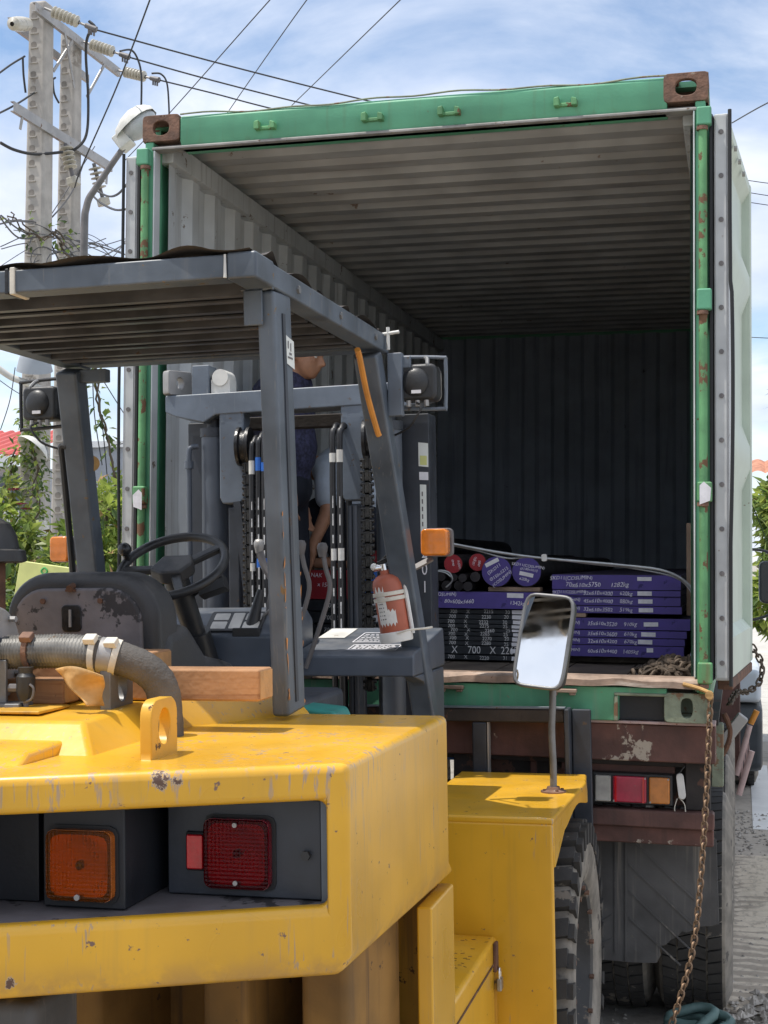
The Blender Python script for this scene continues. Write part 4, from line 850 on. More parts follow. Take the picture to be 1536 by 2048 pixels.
for y in (.95, 1.12): b1.capsule(T(-2.15, y, 1.60), T(-1.97, y, 1.59), .042, .034)
skinned(b1, 'body', 'skin', p1, .008)
s1 = MB(); s1.capsule(T(-2.13, .90, 2.855), T(-2.06, 1.13, 2.855), .088, .088); s1.capsule(T(-2.12, 1.0, 2.84), T(-2.12, 1.01, 2.45), .135, .148); s1.ball(T(-2.11, .98, 2.75), .17, (1, 1.15, 1.1)); s1.ball(T(-2.10, 1.0, 2.60), .165, (1, 1.05, 1.3)); s1.ball(T(-2.165, .98, 2.86), .10, (1.0, 1.35, 1.0)); s1.capsule(T(-2.07, .97, 2.90), T(-2.05, 1.03, 2.905), .085, .085)
limb(s1, [(T(-2.13, .865, 2.85), .082), (T(-2.07, .835, 2.62), .068), (T(-2.04, .832, 2.47), .062)]); limb(s1, [(T(-2.10, 1.165, 2.85), .08), (T(-2.12, 1.20, 2.60), .066)])
skinned(s1, 'shirt', 'shirt_navy', p1, .010, 4)
t1 = MB(); t1.capsule(T(-2.12, 1.0, 2.40), T(-2.12, 1.05, 2.40), .15, .15); limb(t1, [(T(-2.12, .95, 2.40), .105), (T(-2.11, .95, 2.03), .078), (T(-2.13, .95, 1.64), .066)]); limb(t1, [(T(-2.12, 1.10, 2.40), .105), (T(-2.08, 1.12, 2.03), .078), (T(-2.11, 1.12, 1.64), .066)])
skinned(t1, 'trousers', 'trousers', p1, .012, 4)
h1 = MB(); h1.ball(P(0, -.022, .042), .104, (.80, .95, .86), 24, HM); h1.ball(P(0, -.05, -.01), .085, (.88, .7, 1.0), 20, HM)
skinned(h1, 'hair', 'hair', p1, .008, 3)
for q in (-1, 1): MB().ball(P(.034*q, .074, .002), .012, n=12).build('eye', 'eye_white', p1)
# man in the pale blue shirt squatting on the load
p2 = thing('person', 'man in light blue shirt bent low over the load behind the mast', 'person', (-1.88, 1.58, 1.98))
O2 = Vector((-1.88, 1.58, 1.98)); T = lambda *a: Vector(a)-O2
b2 = MB(); P, HM = head(b2, T(-2.205, 1.47, 2.545), (-.55, -.25, -.80), (-.80, 0, .55))
b2.capsule(T(-1.80, 1.62, 2.28), T(-2.00, 1.56, 2.52), .10, .11); b2.capsule(T(-2.00, 1.56, 2.52), T(-2.12, 1.50, 2.54), .07, .055)
limb(b2, [(T(-2.00, 1.41, 2.50), .05), (T(-1.975, 1.34, 2.29), .042), (T(-2.055, 1.30, 2.08), .027)]); hand(b2, T(-2.055, 1.30, 2.085), (-.30, .05, -1), 1, (.3, 1, 0), .35)
limb(b2, [(T(-2.06, 1.68, 2.50), .05), (T(-2.10, 1.74, 2.28), .042), (T(-2.14, 1.60, 2.10), .027)]); hand(b2, T(-2.14, 1.60, 2.10), (-.1, -.3, -1), -1, (.3, -1, 0), .35)
for y in (1.48, 1.72):
    limb(b2, [(T(-1.80, 1.6+(y-1.6)*.7, 2.22), .085), (T(-2.08, y, 2.28), .058), (T(-1.93, y, 2.03), .042)]); b2.capsule(T(-1.92, y, 2.02), T(-2.08, y, 2.012), .036, .030)
skinned(b2, 'body', 'skin', p2, .008)
s2 = MB(); s2.capsule(T(-1.80, 1.62, 2.30), T(-1.98, 1.56, 2.50), .155, .15); s2.ball(T(-1.82, 1.60, 2.40), .17, (1.1, 1.0, .95)); s2.capsule(T(-2.01, 1.43, 2.51), T(-2.05, 1.67, 2.51), .085, .08)
limb(s2, [(T(-2.00, 1.41, 2.51), .075), (T(-1.985, 1.36, 2.36), .068)]); limb(s2, [(T(-2.06, 1.68, 2.51), .075), (T(-2.09, 1.72, 2.36), .066)])
skinned(s2, 'shirt', 'shirt_blue', p2, .010, 3)
t2 = MB(); t2.ball(T(-1.79, 1.61, 2.21), .165, (1, 1.1, .8))
for y in (1.48, 1.72): limb(t2, [(T(-1.80, 1.6+(y-1.6)*.7, 2.22), .115), (T(-2.07, y, 2.29), .078), (T(-1.94, y, 2.06), .062)])
skinned(t2, 'trousers', 'trousers', p2, .012, 4)
h2 = MB(); h2.ball(P(0, -.022, .042), .104, (.80, .95, .86), 24, HM); h2.ball(P(0, -.05, -.01), .085, (.88, .7, 1.0), 20, HM); skinned(h2, 'hair', 'hair', p2, .008, 3)
# ================================================================== FORKLIFT (local frame: +Y = forward, X=0 centre line)
FO = Vector((-1.54, -1.6, 0)); FROT = (0, rad(-1.2), 0)
FM = Matrix.Translation(FO) @ Matrix.Rotation(rad(-1.2), 4, 'Y')
fk = thing('forklift', 'large yellow forklift with dark overhead guard seen from behind', 'forklift', FO, FROT)
def fthing(name, label, cat, base, group=None): return thing(name, label, cat, FM @ Vector(base), FROT, group)
def fb(mb, name, m, parent=fk, **k): return mb.build(name, m, parent, **k)
def mirror(mb):
    n = MB(); n.v = [(-a, b, c) for a, b, c in mb.v]; n.f = [f[::-1] for f in mb.f]; return n
# ---- counterweight with the lamp recess in each slanted rear facet
zt, zb = 1.615, 1.190; RZ0, RZ1 = 1.333, 1.541
fy = lambda x: -1.30-.47*(.93-abs(x))
mb = MB()
plan = [(-.10, fy(.10)), (.10, fy(.10)), (.93, -1.30), (.95, -.42), (-.95, -.42), (-.93, -1.30)]
low = [(-.10, fy(.10)+.01), (.10, fy(.10)+.01), (.905, -1.295), (.945, -.34), (-.945, -.34), (-.905, -1.295)]
vt = [(x, y, zt) for x, y in plan]; vb = [(x, y, zb) for x, y in low]
mid = [(x, y, 1.235) for x, y in plan]
mb.add(vt+mid+vb, [(0, 1, 2, 3, 4, 5), (17, 16, 15, 14, 13, 12)]+[(6+i, 6+(i+1) % 6, (i+1) % 6, i) for i in (0, 2, 3, 4)]+[(12+i, 12+(i+1) % 6, 6+(i+1) % 6, 6+i) for i in range(6)])
for s_ in (1, -1):
    xa, xb_ = .16, .886
    q = [(s_*.10, fy(.10), 1.235), (s_*.93, -1.30, 1.235), (s_*.93, -1.30, zt), (s_*.10, fy(.10), zt), (s_*xa, fy(xa), RZ0), (s_*xb_, fy(xb_), RZ0), (s_*xb_, fy(xb_), RZ1), (s_*xa, fy(xa), RZ1)]
    f_ = [(0, 1, 5, 4), (1, 2, 6, 5), (2, 3, 7, 6), (3, 0, 4, 7)]
    q += [(s_*xa, fy(xa)+.03, RZ0), (s_*xb_, fy(xb_)+.03, RZ0), (s_*xb_, fy(xb_)+.03, RZ1), (s_*xa, fy(xa)+.03, RZ1)]
    f_ += [(4, 5, 9, 8), (5, 6, 10, 9), (6, 7, 11, 10), (7, 4, 8, 11)]
    if s_ < 0: f_ = [f[::-1] for f in f_]
    mb.add(q, f_)
# weld the loose facet frames to the body
me_ = bpy.data.meshes.new('tmp'); me_.from_pydata(mb.v, [], mb.f); bm = bmesh.new(); bm.from_mesh(me_); bmesh.ops.remove_doubles(bm, verts=bm.verts, dist=1e-4); bmesh.ops.recalc_face_normals(bm, faces=bm.faces)
mb = MB(); bm.verts.index_update(); mb.add([v.co[:] for v in bm.verts], [[v.index for v in f.verts] for f in bm.faces]); bm.free()
fb(mb, 'counterweight', 'yellow_weight', bevel=.017, seg=3)
def lamp(c, w_, h_, name, rim, gl, bulb, par, B):
    x, y, z = c
    r = B(MB().rrplate((x, y-.010, z), (1, 0, 0), (0, 0, 1), (0, -1, 0), w_, h_, .016, .018, hole=(w_/2-.009, h_/2-.009, 0, 0), e=7, n=64)).build(name, rim, par)
    B(MB().rrplate((x, y-.016, z), (1, 0, 0), (0, 0, 1), (0, -1, 0), w_-.002, h_-.002, .016, .0055, n=64)).build('lens', gl, par, bevel=.0025, seg=2)
    k = MB(); nn = 13; vs = []
    for jj in range(nn):
        for ii in range(nn):
            u, v = ii/(nn-1)*2-1, jj/(nn-1)*2-1; r2_ = min(1, u*u+v*v); vs.append((x+u*(w_/2-.007), y-.0095+.0085*(1-r2_), z+v*(h_/2-.007)))
    k.add(vs, [(jj*nn+ii, jj*nn+ii+1, (jj+1)*nn+ii+1, (jj+1)*nn+ii) for jj in range(nn-1) for ii in range(nn-1)]); B(k).build('reflector', 'reflector', par, sharp=80)
    B(MB().ball((x, y-.004, z), .0095, n=14)).build('bulb', bulb, par)
def recess(s_):
    B = lambda k: mirror(k) if s_ < 0 else k
    k = MB(); fl = [(.16, fy(.16)+.028), (.886, fy(.886)+.028), (.886, -1.12), (.16, -1.12)]
    r = fb(B(MB().prism(fl, 'z', RZ0-.03, RZ0-.001)), 'recess_floor', 'seat_shell')
    fb(B(MB().prism(fl, 'z', RZ1+.001, RZ1+.03)), 'recess_roof', 'recess_black')
    fb(B(MB().box(.868, .90, fy(.886)+.032, -1.12, RZ0, RZ1)), 'recess_side', 'guard_paint')
    fb(B(MB().box(.14, .90, -1.12, -1.10, RZ0, RZ1)), 'recess_back', 'recess_black')
    a = fb(B(MB().box(.325, .505, -1.43, -1.14, RZ0+.001, RZ1-.004)), 'lamp_box', 'recess_black', bevel=.004, seg=1)
    lamp((.414, -1.4395, 1.4225), .143, .140, 'turn_lamp', 'amber_lens', 'amber_glass', 'signal_orange', a, B)
    B(MB().cyl((.414, -1.460, 1.362), (.414, -1.4555, 1.362), .006, n=10)).build('screw', 'galv', a)
    B(MB().rrplate((.414, -1.434, 1.4225), (1, 0, 0), (0, 0, 1), (0, -1, 0), .157, .154, .020, .006)).build('lamp_seal', 'gasket', a)
    b = fb(B(MB().box(.53, .866, -1.28, -1.14, RZ0+.001, RZ1-.004)), 'lamp_box', 'mast_dark', bevel=.004, seg=1)
    lamp((.69, -1.2895, 1.425), .142, .142, 'stop_lamp', 'red_lens', 'red_glass', 'red_bright', b, B)
    B(MB().rrplate((.692, -1.2825, 1.425), (1, 0, 0), (0, 0, 1), (0, -1, 0), .156, .154, .018, .006)).build('lamp_seal', 'gasket', b)
    for z in (1.368, 1.485): B(MB().cyl((.69, -1.3095, z), (.69, -1.3055, z), .005, n=10)).build('screw', 'galv', b)
    B(MB().box(.5745, .6185, -1.288, -1.2795, 1.385, 1.465)).build('lamp_seal', 'gasket', b, bevel=.003, seg=1)
    B(MB().box(.5775, .6155, -1.297, -1.288, 1.389, 1.461)).build('reflector', 'red_bright', b, bevel=.004, seg=1)
    B(MB().cyl((.835, -1.292, 1.425), (.835, -1.28, 1.425), .010, n=6)).build('bolt', 'black_plastic', b)
    # rear window of the recess towards the centre
    fb(B(MB().box(.16, .30, -1.40, -1.36, RZ0+.001, RZ1-.002)), 'recess_panel', 'recess_black', bevel=.003, seg=1)
recess(1); recess(-1)
# ---- hood, lugs
ht = lambda y: 1.678+.028*(y+1.2)
foot = [(.37, -1.30), (.37, -.76), (.56, -.46), (.56, -.36)]; crest = [(.30, -1.20), (.30, -.74), (.47, -.47), (.47, -.36)]
pl = foot+[(-x, y) for x, y in foot[::-1]]; pc = crest+[(-x, y) for x, y in crest[::-1]]
n = len(pl); mb = MB().add([(x, y, zt-.012) for x, y in pl]+[(x, y, ht(y)) for x, y in pc], [tuple(range(n))[::-1], tuple(range(n, 2*n))]+[(i, (i+1) % n, n+(i+1) % n, n+i) for i in range(n)])
fb(mb, 'hood', 'yellow', bevel=.012, seg=3)
fb(MB().prism([(-1.46, zt-.01), (-1.40, zt+.022), (-1.13, zt+.030), (-1.08, zt-.01)], 'x', -.28, .28), 'hood_step', 'yellow', bevel=.012, seg=3)
fb(MB().box(-.20, .16, -1.14, -.99, 1.684, 1.692), 'hatch_plate', 'yellow_old', bevel=.003, seg=1)
fb(MB().rrplate((.516, -1.255, 1.672), (0, 1, 0), (0, 0, 1), (1, 0, 0), .135, .130, (.035, .002), .027, hole=(.030, .037, .0, .006), n=40), 'lifting_lug', 'yellow_lug', bevel=.003, seg=1)
fb(MB().rrplate((-.49, -1.255, 1.672), (0, 1, 0), (0, 0, 1), (1, 0, 0), .135, .130, (.035, .002), .027, hole=(.030, .037, .0, .006), n=40), 'lifting_lug', 'yellow_lug', bevel=.003, seg=1)
fb(MB().rrplate((.274, -.95, 1.737), (0, 1, 0), (0, 0, 1), (1, 0, 0), .125, .125, (.035, .002), .028, hole=(.024, .036, .005, -.004), n=40), 'lifting_lug', 'grey_steel', bevel=.003, seg=1)
# ---- exhaust: braided flexible pipe, clamps, wrapped elbow, flange and pre-cleaner
ep = smooth_path([(.0, -1.0, 1.815), (.08, -1.0, 1.817), (.16, -1.0, 1.818), (.235, -.995, 1.812)], 30)
nn = 40
fb(MB().tube(ep, .0385, nn, rf=lambda i, k: 1+.085*math.sin(i*1.05+k*2*PI*10/nn)*math.sin(i*1.05-k*2*PI*10/nn)), 'braided_pipe', 'braid', sharp=180)
fb(MB().cyl((-.055, -1.0, 1.813), (.012, -1.0, 1.815), .036, n=28), 'pipe_stub', 'mast_dark')
ex = smooth_path([(.225, -.996, 1.812), (.285, -.98, 1.800), (.345, -.955, 1.768), (.375, -.94, 1.715), (.382, -.935, 1.60)], 12)
fb(MB().tube(ex, .0395, 28, rf=lambda i, k: 1+.012*math.sin(i*2.1)+.01*math.sin(k*1.3+i)), 'wrapped_elbow', 'heat_wrap', sharp=180)
fb(MB().cyl((.238, -.993, 1.8105), (.268, -.985, 1.8045), .0415, n=28), 'pipe_collar', 'galv')
def clamp(p, q, m):
    c = fb(MB().cyl(p, q, .0435, n=28), 'pipe_clamp', m); p, q = Vector(p), Vector(q); v = (p+q)/2
    MB().obox(v+Vector((.004, -.030, .036)), (1, 0, 0), (0, 1, .6), (0, -.6, 1), .030, .026, .016).build('clamp_bolt', m, c, bevel=.003)
clamp((.058, -1.0, 1.817), (.071, -1.0, 1.817), 'cast_rust'); clamp((.219, -.9965, 1.8125), (.233, -.994, 1.811), 'strap_white'); clamp((.266, -.986, 1.805), (.280, -.981, 1.801), 'strap_white')
fl_ = fb(MB().lathe([(.0, -.012), (.105, -.012), (.112, -.006), (.112, .006), (.105, .012), (.0, .012)], (-.035, -1.0, 1.812), (1, 0, 0), 36), 'flange', 'galv', sharp=30)
for i in range(8): a = 2*PI*i/8+.2; MB().cyl((-.023, -1.0+.096*math.cos(a), 1.812+.096*math.sin(a)), (-.006, -1.0+.096*math.cos(a), 1.812+.096*math.sin(a)), .008, n=6).build('bolt', 'galv', fl_)
fb(MB().lathe([(.0, -.40), (.085, -.40), (.105, -.38), (.105, 0), (.0, 0)], (-.048, -1.0, 1.812), (1, 0, 0), 32), 'muffler', 'rust', sharp=30)
fb(MB().box(-.02, .020, -1.04, -1.03, 1.69, 1.80).box(-.02, .07, -1.07, -1.0, 1.684, 1.70), 'muffler_bracket', 'grey_steel', bevel=.003, seg=1)
dc = fb(MB().lathe([(0, 0), (.016, 0), (.020, .012), (.022, .022), (.022, .056), (.016, .064), (.018, .078), (0, .078)], (.077, -1.05, 1.706), (0, 0, 1), 24), 'drain_cylinder', 'black_plastic', sharp=30)
MB().tube(smooth_path([(.077, -1.06, 1.704), (.10, -1.065, 1.712), (.105, -1.065, 1.735), (.095, -1.065, 1.745)]), .003, 6).cyl((.077, -1.05, 1.690), (.077, -1.05, 1.708), .007, n=10).build('drain_valve', 'fuse_dark', dc)
MB().cyl((.035, -1.05, 1.735), (.057, -1.05, 1.735), .010, n=8).build('union', 'fuse_dark', dc)
fb(MB().lathe([(.0, .105), (.03, .102), (.058, .085), (.074, .055), (.080, .02), (.095, .016), (.098, .0), (.098, -.012), (.085, -.016), (.0, -.016)], (-.170, -.80, 2.045), (0, 0, 1), 36), 'air_precleaner', 'black_plastic', sharp=30)
fb(MB().cyl((-.170, -.80, 1.70), (-.170, -.80, 2.03), .045, n=24), 'air_intake_pipe', 'rust')
# ---- seat
st_ = fb(MB().rrplate((-.035, -.56, 1.83), (1, 0, 0), (0, -.05, 1), (0, -1, 0), .455, .345, (.13, .05), .16, n=72), 'seat_back', 'black_vinyl', bevel=.045, seg=4)
MB().rrplate((-.040, -.569, 1.838), (1, 0, 0), (0, -.05, 1), (0, -1, 0), .385, .245, (.10, .04), .020, n=72).build('seat_shell', 'seat_shell', st_, bevel=.012, seg=3)
MB().rrplate((-.052, -.5755, 1.878), (1, 0, 0), (0, -.05, 1), (0, -1, 0), .058, .072, .012, .012).build('seat_latch', 'grease', st_, bevel=.003)
MB().box(-.056, -.050, -.581, -.574, 1.855, 1.902).build('latch_lever', 'galv', st_)
for x in (-.135, .035): MB().cyl((x, -.580, 1.925), (x, -.565, 1.925), .0075, n=10).build('screw', 'rust', st_)
MB().tube(smooth_path([(-.24, -.53, 1.70), (-.235, -.52, 1.86), (-.20, -.515, 1.95), (-.11, -.51, 1.985), (0, -.51, 1.988), (.085, -.515, 1.965), (.145, -.52, 1.90), (.175, -.53, 1.80), (.19, -.53, 1.70)], 10), .014, 10).build('piping', 'black_vinyl', st_)
MB().cyl((-.05, -.588, 1.958), (-.05, -.56, 1.966), .010, n=8).box(-.064, -.036, -.585, -.57, 1.951, 1.957).build('hinge_bolt', 'rust', st_)
fb(MB().prism([(-.62, 1.66), (-.50, 1.84), (-.36, 1.86), (-.22, 1.76), (.02, 1.72), (.06, 1.64)], 'x', -.255, .205), 'seat_cushion', 'black_vinyl', bevel=.04, seg=3)
fb(MB().box(-.46, .46, -.40, .30, 1.20, 1.62), 'engine_cover', 'mast_dark', bevel=.02, seg=2)
fb(MB().tube(smooth_path([(-.30, -.40, 1.80), (-.285, -.42, 1.90), (-.24, -.40, 1.925), (-.20, -.34, 1.92)]), .011, 8), 'seat_grab_rail', 'galv')
# ---- steering wheel, column, dash, levers
SW = Vector((-.132, .30, 2.016)); A = rad(34)
MW = M3(SW, (1, 0, 0), (0, math.cos(A), math.sin(A)))
mb = MB().tube([(.178*math.cos(2*PI*i/56), .178*math.sin(2*PI*i/56), 0) for i in range(56)], .0155, 12, closed=True); mb.v = [tuple(MW @ Vector(p)) for p in mb.v]
sw = fb(mb, 'steering_wheel', 'black_plastic')
for a, w_ in ((188, .030), (38, .034), (-62, .032)):
    k = MB().bar((.03*math.cos(rad(a)), .03*math.sin(rad(a)), -.012), (.172*math.cos(rad(a)), .172*math.sin(rad(a)), 0), .022, w_, (0, 0, 1)); k.v = [tuple(MW @ Vector(p)) for p in k.v]; k.build('spoke', 'black_plastic', sw, bevel=.006, seg=2)
k = MB().prism([(-.07, -.035), (-.02, -.062), (.045, -.055), (.075, .0), (.055, .05), (-.045, .045)], 'z', -.035, .016); k.v = [tuple(MW @ Vector(p)) for p in k.v]; k.build('horn_pad', 'black_vinyl', sw, bevel=.010, seg=2)
k = MB().cyl((-.172, .03, .0), (-.172, .03, .032), .012, n=14).ball((-.172, .03, .05), .0235, n=20); k.v = [tuple(MW @ Vector(p)) for p in k.v]; k.build('spinner_knob', 'mirror_black', sw)
fb(MB().cyl(SW+Vector((0, .02, -.03)), (-.11, .44, 1.78), .042, .036, n=20).cyl((-.11, .44, 1.79), (-.10, .52, 1.62), .05, .06, n=20), 'steering_column', 'black_plastic')
fb(MB().bar((-.06, .36, 1.93), (.03, .37, 1.96), .05, .05).cyl((-.10, .37, 1.91), (.02, .35, 1.985), .008, n=8), 'column_switch', 'black_plastic', bevel=.006)
ds = fb(MB().prism([(.50, 1.66), (.50, 1.775), (.60, 1.85), (.72, 1.865), (.80, 1.82), (.80, 1.60)], 'x', -.32, .20), 'dash', 'dash_paint', bevel=.012, seg=2)
Mp = M3((.0, .552, 1.8195), (1, 0, 0), (0, .8, .6))
def onp(k): k.v = [tuple(Mp @ Vector(p)) for p in k.v]; return k
onp(MB().rrplate((-.005, 0, .004), (1, 0, 0), (0, 1, 0), (0, 0, 1), .205, .108, .012, .010)).build('instrument_panel', 'black_plastic', ds, bevel=.004)
for cx, cy_, w_, h_ in ((-.060, .022, .055, .036), (-.060, -.024, .055, .038), (0, 0, .042, .084), (.058, .022, .058, .036), (.058, -.024, .058, .038)):
    onp(MB().rrplate((cx, cy_, .0052), (1, 0, 0), (0, 1, 0), (0, 0, 1), w_, h_, .004, .003)).build('gauge', 'instrument', ds)
MB().box(.145, .165, .494, .499, 1.69, 1.755).build('maker_plate', 'label_white', ds)
for i in range(4): MB().box(.148, .162, .492, .4945, 1.697+i*.014, 1.705+i*.014).build('plate_mark', 'grease', ds)
MB().tube(smooth_path([(-.08, .50, 1.72), (-.10, .47, 1.70), (-.07, .47, 1.68), (-.04, .50, 1.69)]), .005, 6).build('cable', 'hose_rubber', ds)
# right hand cowl
cw_ = fb(MB().prism([(.55, 1.700), (.57, 1.712), (1.03, 1.775), (1.05, 1.70), (1.05, 1.635), (.55, 1.632)], 'x', .205, .63), 'cowl', 'dash_paint', bevel=.007, seg=2)
MB().prism([(.63, 1.63), (.63, 1.715), (.70, 1.60), (.75, 1.40), (.75, 1.0), (.60, 1.0), (.60, 1.5)], 'y', .56, .95).build('cowl_side', 'dash_paint', cw_, bevel=.006, seg=1) if False else None
fb(MB().prism([(.55, 1.632), (1.02, 1.632), (1.02, 1.10), (.90, 1.12), (.82, 1.46), (.70, 1.60)], 'x', .585, .632), 'cowl_bracket', 'dash_paint', bevel=.006, seg=1)
up_ = Vector((0, .46, .063)).normalized()
def decal(x0, x1, y0, y1, m, dz=.0025):
    z = lambda y: 1.712+(y-.57)*.063/.46+dz
    return MB().add([(x0, y0, z(y0)), (x1, y0, z(y0)), (x1, y1, z(y1)), (x0, y1, z(y1))], [(0, 1, 2, 3)])
for x0, x1, y0, y1 in ((.38, .555, .60, .70), (.36, .50, .74, .92)):
    k = MB()
    for a, b, c, d in ((x0, x1, y0, y0+.008), (x0, x1, y1-.008, y1), (x0, x0+.004, y0, y1), (x1-.004, x1, y0, y1)): k.add(decal(a, b, c, d, '').v, [(0, 1, 2, 3)])
    for i in range(5):
        yy = y0+.02+(y1-y0-.03)*i/5; xx = x0+.012
        while xx < x1-.02:
            w_ = random.uniform(.006, .022); k.add(decal(xx, min(xx+w_, x1-.01), yy, yy+.008, '').v, [(0, 1, 2, 3)]); xx += w_+.006
    k.build('warning_decal', 'label_white', cw_, flat=True)
decal(.21, .31, .82, 1.0, '').build('cowl_highlight', 'white_metal', cw_)  # pale rectangle painted for the bright highlight on the cowl
for nm, kn, pts in (('lever', (.314, .55, 2.068), [(.318, .55, 2.045), (.325, .55, 2.0), (.339, .55, 1.927), (.30, .55, 1.80), (.25, .545, 1.66)]), ('lever', (.233, .56, 2.078), [(.236, .56, 2.055), (.245, .56, 2.01), (.262, .56, 1.93), (.225, .555, 1.80), (.19, .55, 1.66)]), ('lever', (.066, .60, 2.085), [(.07, .6, 2.06), (.085, .6, 2.01), (.115, .6, 1.95), (.10, .6, 1.84)])):
    o = fb(MB().tube(smooth_path(pts, 4), .0085 if kn[0] > .1 else .014, 8), nm, 'fuse_dark')
    MB().lathe([(0, -.03), (.012, -.028), (.017, -.008), (.019, .008), (.013, .02), (0, .022)], kn, (0, 0, 1), 14).build('knob', 'fuse_dark' if kn[0] > .1 else 'galv', o, sharp=60)
fb(MB().box(.0, .10, .50, .60, 1.77, 1.80).cyl((.05, .55, 1.78), (.085, .56, 1.93), .028, .012, n=12), 'lever_boot', 'hose_rubber', bevel=.006)
fb(MB().tube([(.10, .54, 1.84), (.20, .50, 1.915)], .004, 6).ball((.20, .50, 1.915), .007, n=8), 'choke_rod', 'galv')
fb(MB().box(-.58, .62, -.40, 1.05, .98, 1.00), 'floor_plate', 'mast_dark')
fb(MB().box(-.30, .58, .30, .32, 1.0, 1.52), 'inner_bulkhead', 'grease')
fb(MB().prism([(.49, 1.56), (.62, 1.56), (.60, 1.607), (.49, 1.618)], 'y', -.30, -.15), 'coolant_tank', 'teal', bevel=.01, seg=2)
fb(MB().tube(smooth_path([(.45, .05, 1.55), (.50, .1, 1.50), (.52, .15, 1.35), (.50, .2, 1.2)]), .012, 8).tube(smooth_path([(.40, .05, 1.52), (.44, .12, 1.42), (.40, .18, 1.3), (.42, .2, 1.15)]), .010, 8), 'hydraulic_hose', 'hose_rubber')
# ---- overhead guard
gd = bpy.data.objects.new('overhead_guard', None); C.objects.link(gd); gd.parent = fk
MB().box(-.578, .500, -.834, -.764, 2.715, 2.775).build('rear_beam', 'guard_paint', gd, bevel=.006, seg=2)
MB().box(.503, .582, -.836, -.70, 2.711, 2.779).build('corner_block', 'guard_paint', gd, bevel=.008, seg=2)
for s_ in (1, -1): MB().box(*sorted((s_*.510, s_*.578)), -.698 if s_ > 0 else -.76, .476, 2.714, 2.775).build('side_beam', 'guard_paint', gd, bevel=.006, seg=2)
MB().box(-.508, .508, .385, .472, 2.719, 2.775).build('front_beam', 'guard_paint', gd, bevel=.006, seg=2)
for i in range(5):
    y = -.64+i*.205; MB().box(-.509, .509, y, y+.105, 2.752, 2.760).box(-.509, .509, y, y+.008, 2.712, 2.752).box(-.509, .509, y+.008, y+.030, 2.712, 2.717).box(-.509, .509, y+.097, y+.105, 2.712, 2.752).box(-.509, .509, y+.075, y+.097, 2.712, 2.717).build('slat', 'guard_slat', gd)
nx, ny = 60, 60; vs = []
for j in range(ny):
    for i in range(nx):
        u, v = i/(nx-1), j/(ny-1); x = -.60+1.165*u+.012*math.sin(v*23); y = -.84+1.30*v+.010*math.sin(u*19)
        e = max(0, abs(u-.5)*2-.93)/.07; e2 = max(0, abs(v-.5)*2-.93)/.07
        z = 2.786+.010*math.sin(u*7+v*3)*math.sin(v*9)+.006*math.sin(u*31+v*17)+.012*e*math.sin(v*37+u*3)+.008*max(0, e2*math.sin(u*24))
        vs.append((x, y, z))
MB().add(vs, [(j*nx+i, j*nx+i+1, (j+1)*nx+i+1, (j+1)*nx+i) for j in range(ny-1) for i in range(nx-1)]).build('roof_sheet', 'roof_cover', gd, sharp=60)
for s_ in (1, -1):
    MB().bar((s_*.551, -.620, 2.715), (s_*.551, -.535, 1.63), .048, .140, (1, 0, 0)).build('rear_leg', 'guard_paint', gd, bevel=.010, seg=2)
    k = MB(); p, q = Vector((s_*.535, .325, 2.70)), Vector((s_*.617, .775, 1.42)); k.bar(p+Vector((0, .036, 0)), q+Vector((0, .036, 0)), .080, .078, (1, 0, 0))
    k.build('front_leg', 'guard_paint', gd, bevel=.010, seg=2)
MB().bar((.522, -.698, 2.71), (.522, -.694, 2.62), .05, .010).build('leg_gusset', 'guard_paint', gd, bevel=.003, seg=1)
MB().bar((.5765, -.62, 2.66), (.5765, -.545, 1.66), .004, .020, (1, 0, 0)).build('leg_seam', 'mast_dark', gd)
k = MB().add([(.5775, -.600, 2.535), (.5775, -.535, 2.527), (.5775, -.540, 2.60), (.5775, -.605, 2.608)], [(0, 1, 2, 3)]); k.build('sticker', 'board_white', gd)
k = MB()
for y0, z0, w_, h_ in ((-.592, 2.575, .008, .02), (-.58, 2.56, .02, .006), (-.57, 2.57, .006, .022), (-.592, 2.55, .04, .005)): k.add([(.5785, y0, z0), (.5785, y0+w_, z0), (.5785, y0+w_, z0+h_), (.5785, y0, z0+h_)], [(0, 1, 2, 3)])
k.build('sticker_mark', 'fuse_dark', gd, flat=True)
MB().box(-.083, -.068, -.838, -.76, 2.711, 2.781).build('wire_tie', 'strap_white', gd, bevel=.003)
MB().box(-.098, -.087, -.836, -.76, 2.713, 2.779).build('wire_tie', 'grease', gd, bevel=.003)
k = MB().tube(smooth_path([(.555, .165, 2.685), (.553, .20, 2.66), (.548, .30, 2.56), (.556, .385, 2.455), (.560, .40, 2.435)]), .010, 8); k.v = [(x, y, z) for x, y, z in k.v]
k.build('cable_sleeve', 'orange_strap', gd)
MB().bar((.583, .615, 2.25), (.603, .72, 1.95), .004, .008).build('paint_chip', 'orange_strap', gd)
MB().lathe([(0, 0), (.028, 0), (.028, .003), (0, .003)], (-.524, .50, 2.385), (.5, -.8, 0), 20).build('reflector', 'leather', gd)
MB().tube(smooth_path([(-.58, .42, 2.44), (-.60, .42, 2.44), (-.61, .45, 2.38), (-.635, .55, 2.1), (-.655, .62, 1.9)]), .012, 8).build('grab_handle', 'black_plastic', gd)
MB().box(-.50, -.40, .36, .40, 2.655, 2.70).build('gusset', 'guard_paint', gd, bevel=.004)
k = MB()
